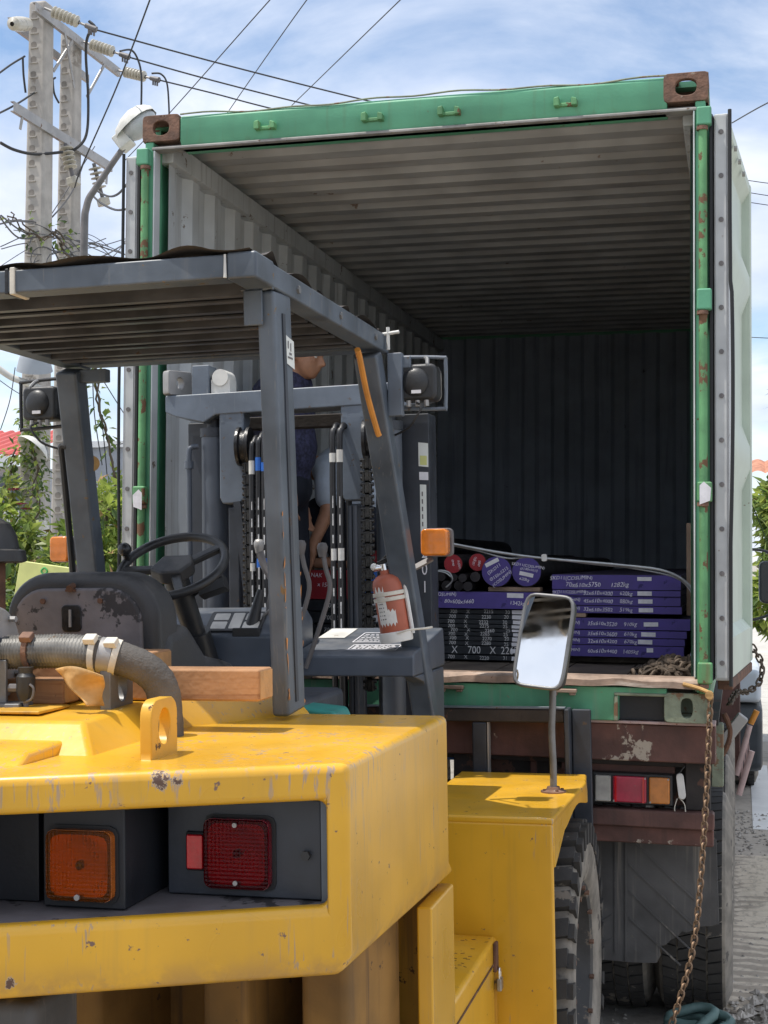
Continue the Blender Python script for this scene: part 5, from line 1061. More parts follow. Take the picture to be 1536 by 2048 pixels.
for i in range(20):
    t = .5+.5*random.random(); z = 2.70-1.04*t; y0 = -.6195+.0835*(2.715-z)/1.085; ed = random.choice((-.0725, -.0725, .0725)); w_ = random.uniform(.004, .014); h_ = random.uniform(.008, .04); x0 = .5752
    pts = [(x0, y0+ed*.93+random.uniform(-.4, 1)*w_*(1 if ed < 0 else -1), z+random.uniform(-1, 1)*h_) for _ in range(5)]
    cy_ = sum(p[1] for p in pts)/5; cz_ = sum(p[2] for p in pts)/5; pts.sort(key=lambda p: math.atan2(p[2]-cz_, p[1]-cy_)); k.add(pts, [(0, 1, 2, 3, 4)])
tag(k.build('paint_chip', 'orange_strap', gd, flat=True), kind='stuff')
for x in (.5015, ): MB().tube([(x, -.8375, 2.714+.012*i+random.uniform(-.002, .002)) for i in range(6)], lambda t: .0045+.0015*math.sin(t*30), 6).build('weld_bead', 'white_metal', gd)
MB().tube([(.49+.0085*i, -.6945, 2.7125+random.uniform(-.001, .001)) for i in range(11)], lambda t: .004+.0015*math.sin(t*40), 6).build('weld_bead', 'guard_paint', gd)
for s_ in (1, -1):
    for y in (-.5, -.1, .3): MB().cyl((s_*.577, y, 2.745), (s_*.584, y, 2.745), .011, n=6).build('bolt', 'grey_steel', gd)
# work lamps with their guards and wiring, turn signals
def work_lamp(x, y, z, s_):
    o = bpy.data.objects.new('work_lamp', None); C.objects.link(o); o.parent = fk; o.location = (x, y, z)
    MB().rrplate((0, -.008, 0), (1, 0, 0), (0, 0, 1), (0, -1, 0), .132, .122, .022, .085, n=56).build('housing', 'black_plastic', o, bevel=.014, seg=3)
    MB().ball((-.005, -.006, .0), .046, (1, .48, 1.05), 24).build('bulb_cap', 'black_plastic', o)
    MB().rrplate((0, .090, 0), (1, 0, 0), (0, 0, 1), (0, 1, 0), .126, .116, .022, .008).build('lamp_glass', 'clear_lens', o)
    MB().box(-.014, .018, -.0290, -.0262, -.040, -.029).build('maker_label', 'label_white', o)
    ring = [(-.086, -.080), (.076, -.088), (.088, -.076), (.090, .066), (.078, .082), (-.084, .090), (-.094, .080), (-.096, -.066)]
    if s_ < 0: ring = [(-a, b) for a, b in ring]
    MB().tube(smooth_path([(a, .03, b) for a, b in ring], 6, closed=True), .0065, 8, closed=True).build('lamp_guard', 'mast_paint' if s_ > 0 else 'black_plastic', o)
    MB().tube(smooth_path([(0.02*s_, .03, .085), (.03*s_, .02, .078), (.035*s_, .0, .06), (.036*s_, 0, .05)]), .007, 8).build('bracket', 'grey_steel', o)
    for dx_ in (-.03, .0, .03): MB().cyl((dx_, .0, -.080), (dx_, .0, -.060), .008, n=8).build('terminal', 'galv', o)
    MB().tube(smooth_path([(0, -.01, -.07), (.02*s_, -.03, -.085), (.0, -.03, -.12), (-.03*s_, -.01, -.15), (-.10*s_, .05, -.17), (-.14*s_, .12, -.15)]), .004, 6).build('cable', 'hose_rubber', o)
    return o
work_lamp(.680, .45, 2.612, 1); work_lamp(-.700, .45, 2.602, -1)
fb(MB().box(.585, .635, .42, .452, 2.50, 2.71).box(.60, .66, .44, .456, 2.66, 2.70), 'lamp_mount', 'mast_paint', bevel=.004)
fb(MB().cyl((.59, .42, 2.72), (.59, .42, 2.795), .006, n=10).cyl((.57, .42, 2.772), (.628, .42, 2.778), .006, n=10), 'bolt', 'white_metal')
for s_, x in ((1, .672), (-1, -.762)):
    o = fb(MB().rrplate((x, .70, 2.086), (1, 0, 0), (0, 0, 1), (0, -1, 0), .096 if s_ > 0 else .074, .094, .014, .05), 'turn_signal', 'signal_orange', bevel=.008, seg=3)
    MB().rrplate((x+.004*s_, .752, 2.086), (1, 0, 0), (0, 0, 1), (0, -1, 0), .104 if s_ > 0 else .080, .100, .016, .028).build('signal_base', 'fuse_dark', o, bevel=.004)
    MB().bar((x-.02*s_, .76, 2.03), (x-.11*s_, .72, 1.98), .02, .01).build('signal_arm', 'fuse_dark', o)
# ---- mast
ms = bpy.data.objects.new('mast', None); C.objects.link(ms); ms.parent = fk
MB().prism([(-.546, 2.708), (-.546, 2.640), (-.50, 2.620), (-.38, 2.592), (-.33, 2.622), (.33, 2.636), (.40, 2.615), (.50, 2.630), (.556, 2.655), (.556, 2.722)], 'y', 1.20, 1.34).build('top_bar', 'mast_paint', ms, bevel=.006, seg=2)
MB().box(-.30, .30, 1.36, 1.42, 2.572, 2.625).build('cross_bar', 'trailer_dark', ms, bevel=.005, seg=1)
for s_ in (1, -1):
    MB().box(*sorted((s_*.400, s_*.514)), 1.36, 1.385, .25, 2.61).box(*sorted((s_*.494, s_*.514)), 1.385, 1.47, .25, 2.61).box(*sorted((s_*.400, s_*.514)), 1.47, 1.49, .25, 2.61).build('outer_upright', 'mast_dark', ms, bevel=.004, seg=1)
    MB().box(*sorted((s_*.315, s_*.392)), 1.38, 1.40, .3, 2.55).box(*sorted((s_*.372, s_*.392)), 1.40, 1.47, .3, 2.55).build('inner_upright', 'mast_dark', ms, bevel=.004, seg=1)
    x = -.263 if s_ < 0 else .246
    MB().prism([(x-.053, 2.64), (x+.053, 2.64), (x+.053, 2.28), (x+.035, 2.262), (x-.040, 2.262), (x-.053, 2.285)], 'y', 1.205, 1.275).build('hanger_post', 'mast_paint', ms, bevel=.008, seg=2)
    MB().box(x-.053, x-.02, 1.204, 1.29, 2.58, 2.632).box(x+.02, x+.053, 1.204, 1.29, 2.58, 2.632).build('fillet', 'mast_paint', ms, bevel=.01)
    cy2 = fb(MB().cyl((s_*.367, 1.285, .4), (s_*.367, 1.285, 2.565), .053, n=28), 'lift_cylinder', 'dash_paint')
    MB().cyl((s_*.367, 1.285, 2.565), (s_*.367, 1.285, 2.64), .03, n=20).cyl((s_*.367, 1.285, 2.54), (s_*.367, 1.285, 2.575), .058, n=28).build('gland', 'mast_dark', cy2)
    MB().box(x-.02, x+.03, 1.21, 1.25, 1.0, 2.25).build('tie_rod', 'mast_dark', ms, bevel=.008)
MB().tube(smooth_path([(-.42, 1.24, 2.50), (-.445, 1.225, 2.495), (-.452, 1.22, 2.46), (-.452, 1.22, 2.30), (-.450, 1.22, 1.4)]), .011, 10).cyl((-.452, 1.22, 2.41), (-.452, 1.22, 2.44), .018, n=10).build('hydraulic_pipe', 'dash_paint', ms)
MB().rrplate((-.495, 1.24, 2.762), (.5, .86, 0), (0, 0, 1), (.86, -.5, 0), .12, .10, .012, .04, hole=(.018, .024, .0, .0)).build('lug', 'galv', ms, bevel=.004, seg=1)
MB().box(-.435, -.36, 1.215, 1.30, 2.70, 2.828).build('stop_block', 'mast_paint', ms, bevel=.004, seg=1)
MB().cyl((-.315, 1.22, 2.775), (-.315, 1.31, 2.775), .034, n=24).box(-.355, -.275, 1.225, 1.30, 2.70, 2.768).build('roller', 'white_metal', ms)
MB().box(-.25, -.19, 1.22, 1.28, 2.695, 2.712).build('stop_block', 'mast_paint', ms, bevel=.003)
# sheaves, chains, hoses
for x, z in ((-.205, 2.49), (.315, 2.50)):
    MB().lathe([(0, -.026), (.078, -.026), (.078, -.014), (.064, -.009), (.064, .009), (.078, .014), (.078, .026), (0, .026)], (x, 1.20, z), (1, .12, 0), 28).build('sheave', 'grease', ms, sharp=30)
lk_ = MB().box(-.018, -.010, -.010, .010, -.024, .010).box(.010, .018, -.010, .010, -.024, .010).cyl((-.026, 0, .012), (.026, 0, .012), .0075, n=8).cyl((-.026, 0, -.012), (.026, 0, -.012), .0075, n=8)
lk2 = MB().box(-.008, .008, -.008, .008, -.027, .027); first = None
for x, zt_, zb_ in ((-.178, 2.42, 1.55), (.308, 2.43, 1.55)):
    ch_ = bpy.data.objects.new('lift_chain', None); C.objects.link(ch_); ch_.parent = fk; ch_.location = (x, 1.17, zb_)
    z = 0
    while z < zt_-zb_:
        if first is None: first = (lk_.add(lk2.v, lk2.f)).build('chain_link', 'chain_grease', ch_); ob = first
        else: ob = first.copy(); C.objects.link(ob); ob.parent = ch_
        ob.location = (0, 0, z); z += .0475
for x, r, m in ((-.150, .011, 'hose_rubber'), (-.122, .012, 'hose_rubber'), (-.098, .013, 'hose_rubber'), (.182, .012, 'hose_rubber'), (.210, .012, 'hose_rubber')):
    zt_ = 2.50+random.uniform(-.02, .02)+(.02 if x > 0 else 0)
    h = fb(MB().tube(smooth_path([(x, 1.13, 1.3), (x-.002, 1.13, 1.9), (x, 1.13, zt_-.06), (x, 1.15, zt_), (x, 1.19, zt_+.03), (x, 1.23, zt_), (x, 1.25, zt_-.1), (x, 1.26, 1.4)], 8), r, 10), 'hydraulic_hose', m)
    for zz_ in (zt_-.12, zt_-.5): MB().cyl((x, 1.13, zz_), (x, 1.13, zz_+random.uniform(.03, .06)), r+.0012, n=10).build('hose_band', random.choice(('blue_end', 'white_metal')), h)
    for q in range(10): MB().box(x-.0015, x+.0035, 1.13-r-.001, 1.13-r+.003, 1.62+q*.068, 1.62+q*.068+random.uniform(.03, .05)).build('hose_print', 'stencil', h)
for x in (.243, .262): fb(MB().cyl((x, 1.15, 1.3), (x, 1.15, 2.24), .010, n=10), 'guide_rod', 'mast_dark')
fb(MB().bar((-.236, 1.19, 2.27), (-.18, 1.19, 1.75), .03, .01), 'stay', 'mast_dark')
# stickers and stencilled number on the right upright
k = MB().add([(.470, 1.3575, 2.40), (.510, 1.3575, 2.395), (.510, 1.3575, 2.49), (.470, 1.3575, 2.495)], [(0, 1, 2, 3)]); k.build('sticker', 'board_white', ms)
MB().add([(.476, 1.3565, 2.405), (.504, 1.3565, 2.403), (.504, 1.3565, 2.44), (.476, 1.3565, 2.442)], [(0, 1, 2, 3)]).build('sticker_mark', 'board_yellow', ms)
k = MB().add([(.474, 1.3575, 2.13), (.500, 1.3575, 2.128), (.500, 1.3575, 2.325), (.474, 1.3575, 2.327)], [(0, 1, 2, 3)]); k.build('sticker', 'board_white', ms)
k = MB()
for z in (2.16, 2.19, 2.22, 2.25, 2.28): k.add([(.481, 1.3565, z), (.486, 1.3565, z), (.486, 1.3565, z+.018), (.481, 1.3565, z+.018)], [(0, 1, 2, 3)])
k.build('sticker_mark', 'fuse_dark', ms, flat=True)
MB().add([(.472, 1.3575, 2.345), (.509, 1.3575, 2.343), (.509, 1.3575, 2.375), (.472, 1.3575, 2.377)], [(0, 1, 2, 3)]).build('sticker', 'label_white', ms)
for s, z in (('2', 2.055), ('0', 1.988), ('1', 1.918)): text(s, .066, face_rear(.488, 1.3565, z), 'label_white', ms, 0, .75)
# carriage
cg = bpy.data.objects.new('carriage', None); C.objects.link(cg); cg.parent = fk
MB().box(-.95, 1.012, 1.50, 1.55, 1.374, 1.428).build('top_bar', 'trailer_dark', cg, bevel=.006, seg=1)
MB().box(-.95, 1.013, 1.497, 1.552, 1.429, 1.434).build('top_edge', 'mast_paint', cg)
MB().box(1.014, 1.035, 1.47, 1.56, .30, 1.432).box(1.036, 1.112, 1.54, 1.56, .30, 1.425).build('side_plate', 'mast_dark', cg, bevel=.005, seg=1)
MB().box(-.70, -.64, 1.50, 1.54, .40, 1.373).build('fork_shank', 'mast_dark', cg, bevel=.006, seg=1)
MB().box(.64, .70, 1.50, 1.54, .40, 1.373).build('fork_shank', 'mast_dark', cg, bevel=.006, seg=1)
MB().box(.702, .708, 1.50, 1.54, .40, 1.373).build('fork_edge', 'galv', cg)
MB().box(-.95, 1.012, 1.50, 1.55, .55, .66).build('lower_bar', 'mast_dark', cg, bevel=.006, seg=1)
# ---- chassis, fenders, toolbox step
fb(MB().box(-.80, .80, -.62, -.42, .30, 1.195), 'chassis', 'yellow_grime_shade')
fb(MB().box(-.62, .60, -.42, 1.20, .35, .975), 'chassis', 'yellow_grime_shade')
for x in (.05, .42, .66, -.42): fb(MB().prism([(x, -.60), (x+.05, -.95), (x+.16, -.95), (x+.20, -.60)], 'z', .3, 1.185), 'arch_rib', 'yellow_grime_shade', bevel=.02, seg=2)
for s_ in (1, -1):
    B = lambda k: mirror(k) if s_ < 0 else k
    fb(B(MB().box(.905, .945, -.625, -.36, .25, 1.165)), 'side_panel', 'yellow', bevel=.006, seg=2)
    fb(B(MB().box(.80, .904, -.42, -.36, .25, 1.165)), 'side_panel', 'yellow_old')
    # fender: rear plate, top plate, outer flange
    fn = fb(B(MB().box(.60, 1.092, .515, .535, .20, 1.163)), 'fender', 'yellow', bevel=.010, seg=2)
    tp_ = B(MB().prism([(.60, .515), (1.094, .515), (1.120, 1.25), (1.10, 1.46), (.60, 1.46)], 'z', 1.158, 1.182)); tp_.build('fender_top', 'yellow', fn, bevel=.009, seg=3)
    fo_ = MB(); n = 14; vs = []
    for i in range(n+1):
        t = i/n; y = .525+.93*t; x = 1.093+.026*min(1, t*1.27)-(0 if t < .8 else (t-.8)*.10); d = .050+.10*max(0, 1-t*5)+.02*math.sin(t*9)
        vs += [(x-.012, y, 1.170), (x, y, 1.170), (x+.004, y, 1.170-d), (x-.010, y, 1.170-d)]
    fo_.add(vs, [(i*4+k, (i+1)*4+k, (i+1)*4+(k+1) % 4, i*4+(k+1) % 4) for i in range(n) for k in range(4)]+[(0, 1, 2, 3), (n*4+3, n*4+2, n*4+1, n*4)])
    B(fo_).build('fender_flange', 'yellow', fn, bevel=.003, seg=1)
    # step with its lid
    sb_ = fb(B(MB().box(.62, .903, -.36, .513, .30, .797)), 'step_box', 'yellow', bevel=.016, seg=3)
    B(MB().box(.9032, .9062, -.35, .50, .722, .728)).build('lid_gap', 'rust', sb_)
    B(MB().box(.903, .910, .452, .458, .40, .75)).build('door_gap', 'yellow_old', sb_)
    B(MB().box(.903, .914, .435, .478, .70, .79)).build('hasp', 'rust', sb_, bevel=.003)
    k = MB()
    for i in range(26): k.obox((random.uniform(.80, .895), random.uniform(-.25, .45), .7975), (1, random.uniform(-1, 1), 0), (random.uniform(-1, 1), 1, 0), (0, 0, 1), .012, .003, .001)
    B(k).build('grip_mark', 'rust', sb_, flat=True)
# wheels
def fork_wheel(loc, s_, R, Wd, r0, n_l, steer=False):
    e = bpy.data.objects.new('wheel', None); C.objects.link(e); e.parent = fk; e.location = loc; e.scale = (s_, 1, 1); h = Wd/2
    MB().lathe([(r0, -h*.7), (r0+.03, -h*.9), (R*.82, -h), (R-.05, -h*.93), (R-.034, -h*.8), (R-.030, 0), (R-.034, h*.8), (R-.05, h*.93), (R*.80, h*1.0), (r0+.06, h*.95), (r0+.02, h*.88), (r0, h*.7)], ax=(1, 0, 0), n=64).build('tyre', 'rubber_dusty', e, sharp=50)
    t = MB()
    for i in range(n_l):
        a = 2*PI*i/n_l; d = 2*PI/n_l
        lug(t, a, a+d*.60, h*.42, h*.88, R-.040, R, .02); lug(t, a+d*.05, a+d*.55, h*.86, h*1.02, R-.085, R-.014, .0)
        lug(t, a+d*.5, a+d*1.10, -h*.88, -h*.42, R-.040, R, -.02); lug(t, a+d*.55, a+d*1.05, -h*1.02, -h*.86, R-.085, R-.014, .0)
        lug(t, a+d*.10, a+d*.58, .03*h, h*.38, R-.040, R-.002, .05); lug(t, a+d*.60, a+d*1.08, -h*.36, -.03*h, R-.040, R-.002, .05)
    t.build('tread', 'rubber', e)
    MB().lathe([(r0-.003, h*.74), (r0+.012, h*.80), (r0+.004, h*.86), (r0-.014, h*.80), (r0-.03, h*.2), (r0-.05, -h*.05), (.10, -h*.05), (.10, h*.3), (.06, h*.34), (0, h*.34)], ax=(1, 0, 0), n=48).build('rim', 'rim_paint', e, sharp=30)
    for i in range(10): a = 2*PI*i/10; MB().cyl((-h*.05, (r0-.085)*math.sin(a), (r0-.085)*math.cos(a)), (h*.28, (r0-.085)*math.sin(a), (r0-.085)*math.cos(a)), .014, n=6).build('wheel_nut', 'cast_rust', e)
    for i in range(14): a = 2*PI*(i+.3)/14; MB().cyl((h*.78, (r0-.012)*math.sin(a), (r0-.012)*math.cos(a)), (h*.90, (r0-.012)*math.sin(a), (r0-.012)*math.cos(a)), .009, n=6).build('rim_bolt', 'cast_rust', e)
    return e
fork_wheel((.996, 1.085, .535), 1, .535, .285, .30, 34); fork_wheel((-.996, 1.085, .535), -1, .535, .285, .30, 34)
fork_wheel((.60, -1.05, .40), 1, .40, .24, .20, 28); fork_wheel((-.60, -1.05, .40), -1, .40, .24, .20, 28)
fb(MB().cyl((-.6, -1.05, .40), (.6, -1.05, .40), .09, n=16).box(-.3, .3, -1.20, -.62, .30, .62), 'steer_axle', 'trailer_dark')
fb(MB().box(.08, .34, -1.50, -1.30, .70, 1.16), 'draw_bar', 'flap_rubber', bevel=.02)
# rear view mirror on the right fender
mr = bpy.data.objects.new('wing_mirror', None); C.objects.link(mr); mr.parent = fk; mr.location = (1.028, 1.024, 1.182)
MB().lathe([(0, 0), (.046, 0), (.046, .005), (.026, .010), (.022, .02), (0, .02)], (0, 0, 0), (0, 0, 1), 24).build('base', 'cast_rust', mr, sharp=30)
MB().tube(smooth_path([(0, 0, .01), (.001, 0, .10), (-.002, -.002, .22), (.004, -.006, .32), (.006, -.01, .39)]), .0125, 14).build('post', 'grey_steel', mr)
for a in range(4): MB().cyl((.034*math.cos(a*PI/2+.5), .034*math.sin(a*PI/2+.5), .004), (.034*math.cos(a*PI/2+.5), .034*math.sin(a*PI/2+.5), .012), .006, n=6).build('bolt', 'rust', mr)
nrm = Vector((-.20, -.947, .25)).normalized(); uu = Vector((.98, -.20, .03)); uu = (uu-nrm*uu.dot(nrm)).normalized(); vv = nrm.cross(uu)
tl = Matrix.Rotation(rad(-7), 3, nrm); uu = tl @ uu; vv = tl @ vv; hc_ = Vector((-.020, -.035, .545))
MB().rrplate(hc_, uu, vv, nrm, .190, .338, .042, .045, n=64).build('shell', 'mirror_black', mr, bevel=.012, seg=3)
ringp = []
for i in range(72):
    a = 2*PI*i/72; c_, s_ = math.cos(a), math.sin(a); k_ = (abs(c_/.0935)**7+abs(s_/.1675)**7)**(-1/7); ringp.append(hc_+uu*(k_*c_)+vv*(k_*s_)+nrm*.001)
MB().tube(ringp, .0068, 10, closed=True).build('rim', 'grey_steel', mr)
MB().rrplate(hc_+nrm*.0015, uu, vv, nrm, .176, .324, .036, .001, n=64).build('glass', 'mirror_glass', mr)

# ================================================================== things carried by the forklift
def fbeam(name, label, x0, x1, y0, y1, z0, z1, rz=0, group=None):
    o = fthing(name, label, 'timber', ((x0+x1)/2, (y0+y1)/2, z0), group); a, b, h = (x1-x0)/2, (y1-y0)/2, z1-z0
    o.rotation_euler = (0, rad(-1.2), rad(rz))
    MB().box(-a, a-.001, -b, b, 0, h).build('timber', 'wood', o, bevel=.006, seg=2); MB().box(a-.0009, a, -b+.005, b-.005, .005, h-.005).build('end_grain', 'wood_end', o)
    return o
GT = 'timber blocks on the forklift hood'
fbeam('timber_block', 'long brown timber lying across the hood beside the guard leg', .02, .588, -.862, -.765, 1.690, 1.766, 0, GT)
fbeam('timber_block', 'small timber end lying behind the long timber by the seat', .08, .262, -.74, -.625, 1.696, 1.800, 0, GT)
fbeam('timber_block', 'short timber block beneath the braided exhaust pipe', -.06, .130, -.965, -.885, 1.688, 1.748, 0, GT)
fbeam('timber_block', 'flat dark timber behind the exhaust pipe, left of the leather scrap', -.10, .18, -.88, -.86, 1.688, 1.775, 0, GT)
lf = fthing('leather_scrap', 'crumpled tan leather scrap draped under the exhaust pipe', 'scrap', (.235, -1.06, 1.70))
vs = []; n = 12
for j in range(n+1):
    for i in range(n+1):
        u, v = i/n, j/n; L0 = Vector((.165, -1.07, 1.782)); R0 = Vector((.290, -1.075, 1.768)); B0 = Vector((.255, -1.10, 1.70)); B1 = Vector((.262, -1.03, 1.695))
        p = L0.lerp(R0, u).lerp(B0.lerp(B1, u), v); p.y += -.022*math.sin(u*PI)*(1-v)+.006*math.sin(v*9+u*5); p.z += .014*math.sin(u*PI)*(1-v); vs.append(p-Vector((.235, -1.06, 1.70)))
k = MB().add(vs, [(j*(n+1)+i, j*(n+1)+i+1, (j+1)*(n+1)+i+1, (j+1)*(n+1)+i) for j in range(n) for i in range(n)]).build('leather', 'leather', lf, sharp=60); sm = k.modifiers.new('s', 'SOLIDIFY'); sm.thickness = .003
# fire extinguisher strapped to the front leg
fe = fthing('fire_extinguisher', 'faded red fire extinguisher strapped to the right guard leg', 'extinguisher', (.560, .60, 1.748)); fe.rotation_euler = (rad(2), rad(-1.2-8.5), 0)
MB().lathe([(0, .0), (.048, 0), (.0515, .006), (.0515, .185), (.047, .203), (.034, .216), (.018, .222), (.018, .235), (0, .235)], (0, 0, .012), (0, 0, 1), 36).build('cylinder', 'extinguisher_red', fe, sharp=40)
MB().lathe([(0, -.006), (.056, -.006), (.058, .0), (.057, .028), (.0525, .030), (.0525, .004), (0, .004)], (0, 0, .006), (0, 0, 1), 36).build('base_cup', 'white_part', fe, sharp=40)
k = MB(); vs = []; prof = [(-1.25, .055, .175), (-.9, .058, .185), (-.55, .05, .182), (-.25, .048, .10), (.1, .044, .102), (.18, .046, .055)]
for i in range(16):
    a = -2.35+i*.085; hi = .172+.012*math.sin(i*1.7) if i < 9 else .098+.006*math.sin(i*2.1); lo = .050+.008*math.sin(i*2.3)
    for z in (lo+.012, hi+.012): vs.append((.0522*math.cos(a), .0522*math.sin(a), z))
k.add(vs, [(2*i, 2*i+2, 2*i+3, 2*i+1) for i in range(15)]).build('torn_label', 'paper', fe)
k = MB()
for i in range(7):
    for j in range(3):
        a = -2.2+j*.16+random.uniform(-.02, .02); z = .080+i*.013; w_ = random.uniform(.05, .12)
        if z < .15: k.add([(.0526*math.cos(b), .0526*math.sin(b), zz_) for b, zz_ in ((a, z), (a+w_, z), (a+w_, z+.004), (a, z+.004))], [(0, 1, 2, 3)])
tag(k.build('label_print', 'fuse_dark', fe, flat=True), kind='stuff')
for z in (.148, .166): MB().lathe([(.0526, -.007), (.0555, -.006), (.0555, .006), (.0526, .007)], (0, 0, z), (0, 0, 1), 36).build('strap', 'strap_white', fe)
MB().cyl((.060, .0, .02), (.060, .0, .205), .0075, n=8).build('bracket', 'white_part', fe)
MB().cyl((0, 0, .245), (0, 0, .268), .016, n=16).cyl((-.035, -.01, .258), (0, 0, .258), .011, n=12).build('valve', 'chrome', fe)
MB().ball((-.034, -.01, .263), .013, n=12).build('gauge', 'white_part', fe)
MB().bar((-.02, 0, .272), (.055, -.01, .292), .016, .006).bar((-.01, 0, .262), (.060, -.01, .258), .016, .006).tube(smooth_path([(-.01, 0, .27), (.0, 0, .285), (.02, 0, .298), (.035, 0, .305)]), .005, 6).build('handle', 'mirror_black', fe, bevel=.002)
MB().tube(smooth_path([(.02, -.056, .030), (.06, -.05, .035), (.10, .0, .030), (.12, .04, .028)]), .004, 6).build('cable_tie', 'strap_white', fe)
# padlock on the step box
pd = fthing('padlock', 'small brass padlock hanging on the yellow step box hasp', 'padlock', (.921, .453, .640))
MB().box(-.008, .008, -.019, .019, 0, .040).build('lock_body', 'steel', pd, bevel=.004, seg=2)
MB().tube(smooth_path([(0, -.012, .036), (0, -.012, .058), (0, -.006, .070), (0, .006, .070), (0, .012, .058), (0, .012, .036)], 5), .0036, 8).build('shackle', 'chrome', pd)
WP={'W1':[(-8.56,11.79,9.38),(-7.3,13.46,9.37),(-5.65,15.64,9.4),(-3.93,17.95,9.49)],'W2':[(-8.59,12.92,9.4),(-7.71,14.08,9.37),(-6.57,15.61,9.38),(-4.77,17.73,9.37)],'W3':[(-8.57,13.95,9.41),(-8.0,14.82,9.44),(-7.28,15.53,9.37),(-5.62,17.51,9.34)],'D1':[(-5.34,6.78,7.94),(-5.69,7.21,7.7),(-6.45,8.07,7.18),(-7.28,8.9,6.59),(-7.56,9.25,6.43)],'D2':[(-5.47,11.84,10.11),(-6.49,13.13,10.14),(-9.46,16.5,9.83),(-11.56,19.06,9.81)],'D3':[(-5.01,11.96,10.14),(-5.97,13.26,10.14),(-9.25,18.6,10.43),(-10.9,21.27,10.5)],'D4':[(-3.54,11.83,9.96),(-4.65,13.6,10.15),(-8.74,20.77,11.19),(-11.84,26.15,11.96)],'R1':[(0.97,12.03,7.91),(0.48,12.94,8.02),(0.02,14.87,8.39)],'R2':[(1.61,25.56,10.19),(0.72,25.33,10.25),(-0.71,24.95,10.47)],'R3':[(1.61,25.57,9.89),(0.72,25.34,9.98),(-0.71,24.96,10.22)],'R4':[(1.61,25.58,9.63),(0.72,25.34,9.77),(-0.71,24.96,9.98)],'R5':[(1.6,25.67,6.83),(0.71,25.44,6.87),(-0.72,25.06,6.93)],'J1':[(-8.76,11.93,9.58),(-8.68,11.96,9.49),(-8.87,12.12,9.45),(-8.99,12.3,9.25),(-9.05,12.51,8.67),(-9.08,12.52,8.16),(-9.24,12.49,7.95),(-9.38,12.45,7.9)],'J2':[(-8.6,12.6,9.38),(-8.53,12.82,9.47),(-8.48,12.94,9.38),(-8.43,12.97,9.14),(-8.43,12.98,8.66)],'J3':[(-8.57,13.64,9.41),(-8.43,13.68,9.4),(-8.34,13.71,9.24),(-8.31,13.73,8.78)],'J4':[(-9.77,11.32,7.74),(-9.68,11.55,7.7),(-9.5,11.8,7.7),(-9.22,12.08,7.79)],'J5':[(-9.67,11.72,9.06),(-9.66,11.73,8.82),(-9.68,11.83,8.6)],'J6':[(-9.55,12.37,8.99),(-9.53,12.38,8.77),(-9.56,12.58,8.69)],'L1':[(-9.64,10.81,8.43),(-9.64,11.32,8.81),(-9.64,11.72,9.08)],'L2':[(-9.38,10.39,7.77),(-9.51,11.37,8.3),(-9.61,12.56,9.06)],'S1':[(-8.87,12.4,7.31),(-7.89,10.81,6.75),(-6.89,9.02,6.25),(-6.35,8.13,6.1)],'S2':[(-8.94,12.38,7.27),(-7.99,10.79,6.67),(-6.92,9.02,6.07),(-6.33,8.14,5.83)],'X1':[(-9.26,10.46,6.43),(-9.49,11.95,6.62),(-9.4,13.0,6.75),(-9.36,14.55,6.96)],'X2':[(-9.32,10.47,5.9),(-9.63,11.91,6.58),(-9.48,12.98,6.67),(-9.23,13.56,6.82)],'X3':[(-9.52,10.92,6.35),(-9.42,11.96,6.69),(-9.55,12.97,6.67),(-9.3,13.56,6.37)],'X4':[(-9.51,11.44,6.26),(-9.4,12.08,6.61),(-9.29,12.93,6.65),(-9.33,14.57,6.77)],'X5':[(-9.26,10.47,6.33),(-9.44,11.44,6.6),(-9.43,12.07,6.54),(-9.38,12.5,6.34),(-9.43,12.91,6.13)],'X6':[(-9.38,11.48,6.05),(-9.43,12.28,6.58),(-9.32,12.92,6.8),(-9.3,14.06,6.82)],'X7':[(-9.36,14.55,7.17),(-9.19,13.58,6.63),(-9.36,12.92,6.54),(-9.42,11.98,6.23)],'X8':[(-9.38,11.97,6.8),(-9.4,12.67,7.45),(-9.48,13.45,8.16)],'V1':[(-6.72,8.1,4.07),(-6.7,8.12,3.58),(-6.62,8.16,3.03)],'V2':[(-7.26,8.99,4.2),(-7.21,9.03,3.56),(-7.15,9.06,2.92)],'V3':[(-6.64,8.12,4.01),(-6.7,8.63,3.8),(-6.81,9.12,3.68)],'V4':[(-6.69,8.11,3.96),(-6.62,8.15,3.47),(-6.57,8.18,2.92)],'V5':[(-6.62,8.16,3.22),(-6.71,8.65,3.29),(-6.78,9.14,3.36)],'V6':[(-9.07,10.58,4.5),(-9.14,10.58,4.07),(-9.26,10.56,3.68)],'V7':[(-9.32,10.52,4.37),(-9.04,10.6,4.17),(-8.82,10.66,4.08)]}
# ================================================================== BACKGROUND
def cable(name, label, keys, r, cat='cable', m='wire_dark', group=None, parent=None):
    b = Vector(WP[keys[0]][-1]) if parent is None else Vector((0, 0, 0))
    pts = [[Vector(p)-b for p in smooth_path(WP[k], 8)] for k in keys]
    if len(keys) == 1:
        o = MB().tube(pts[0], r, 6).build(name, m, parent); o.location = b; return tag(o, label, cat, group) if parent is None else o
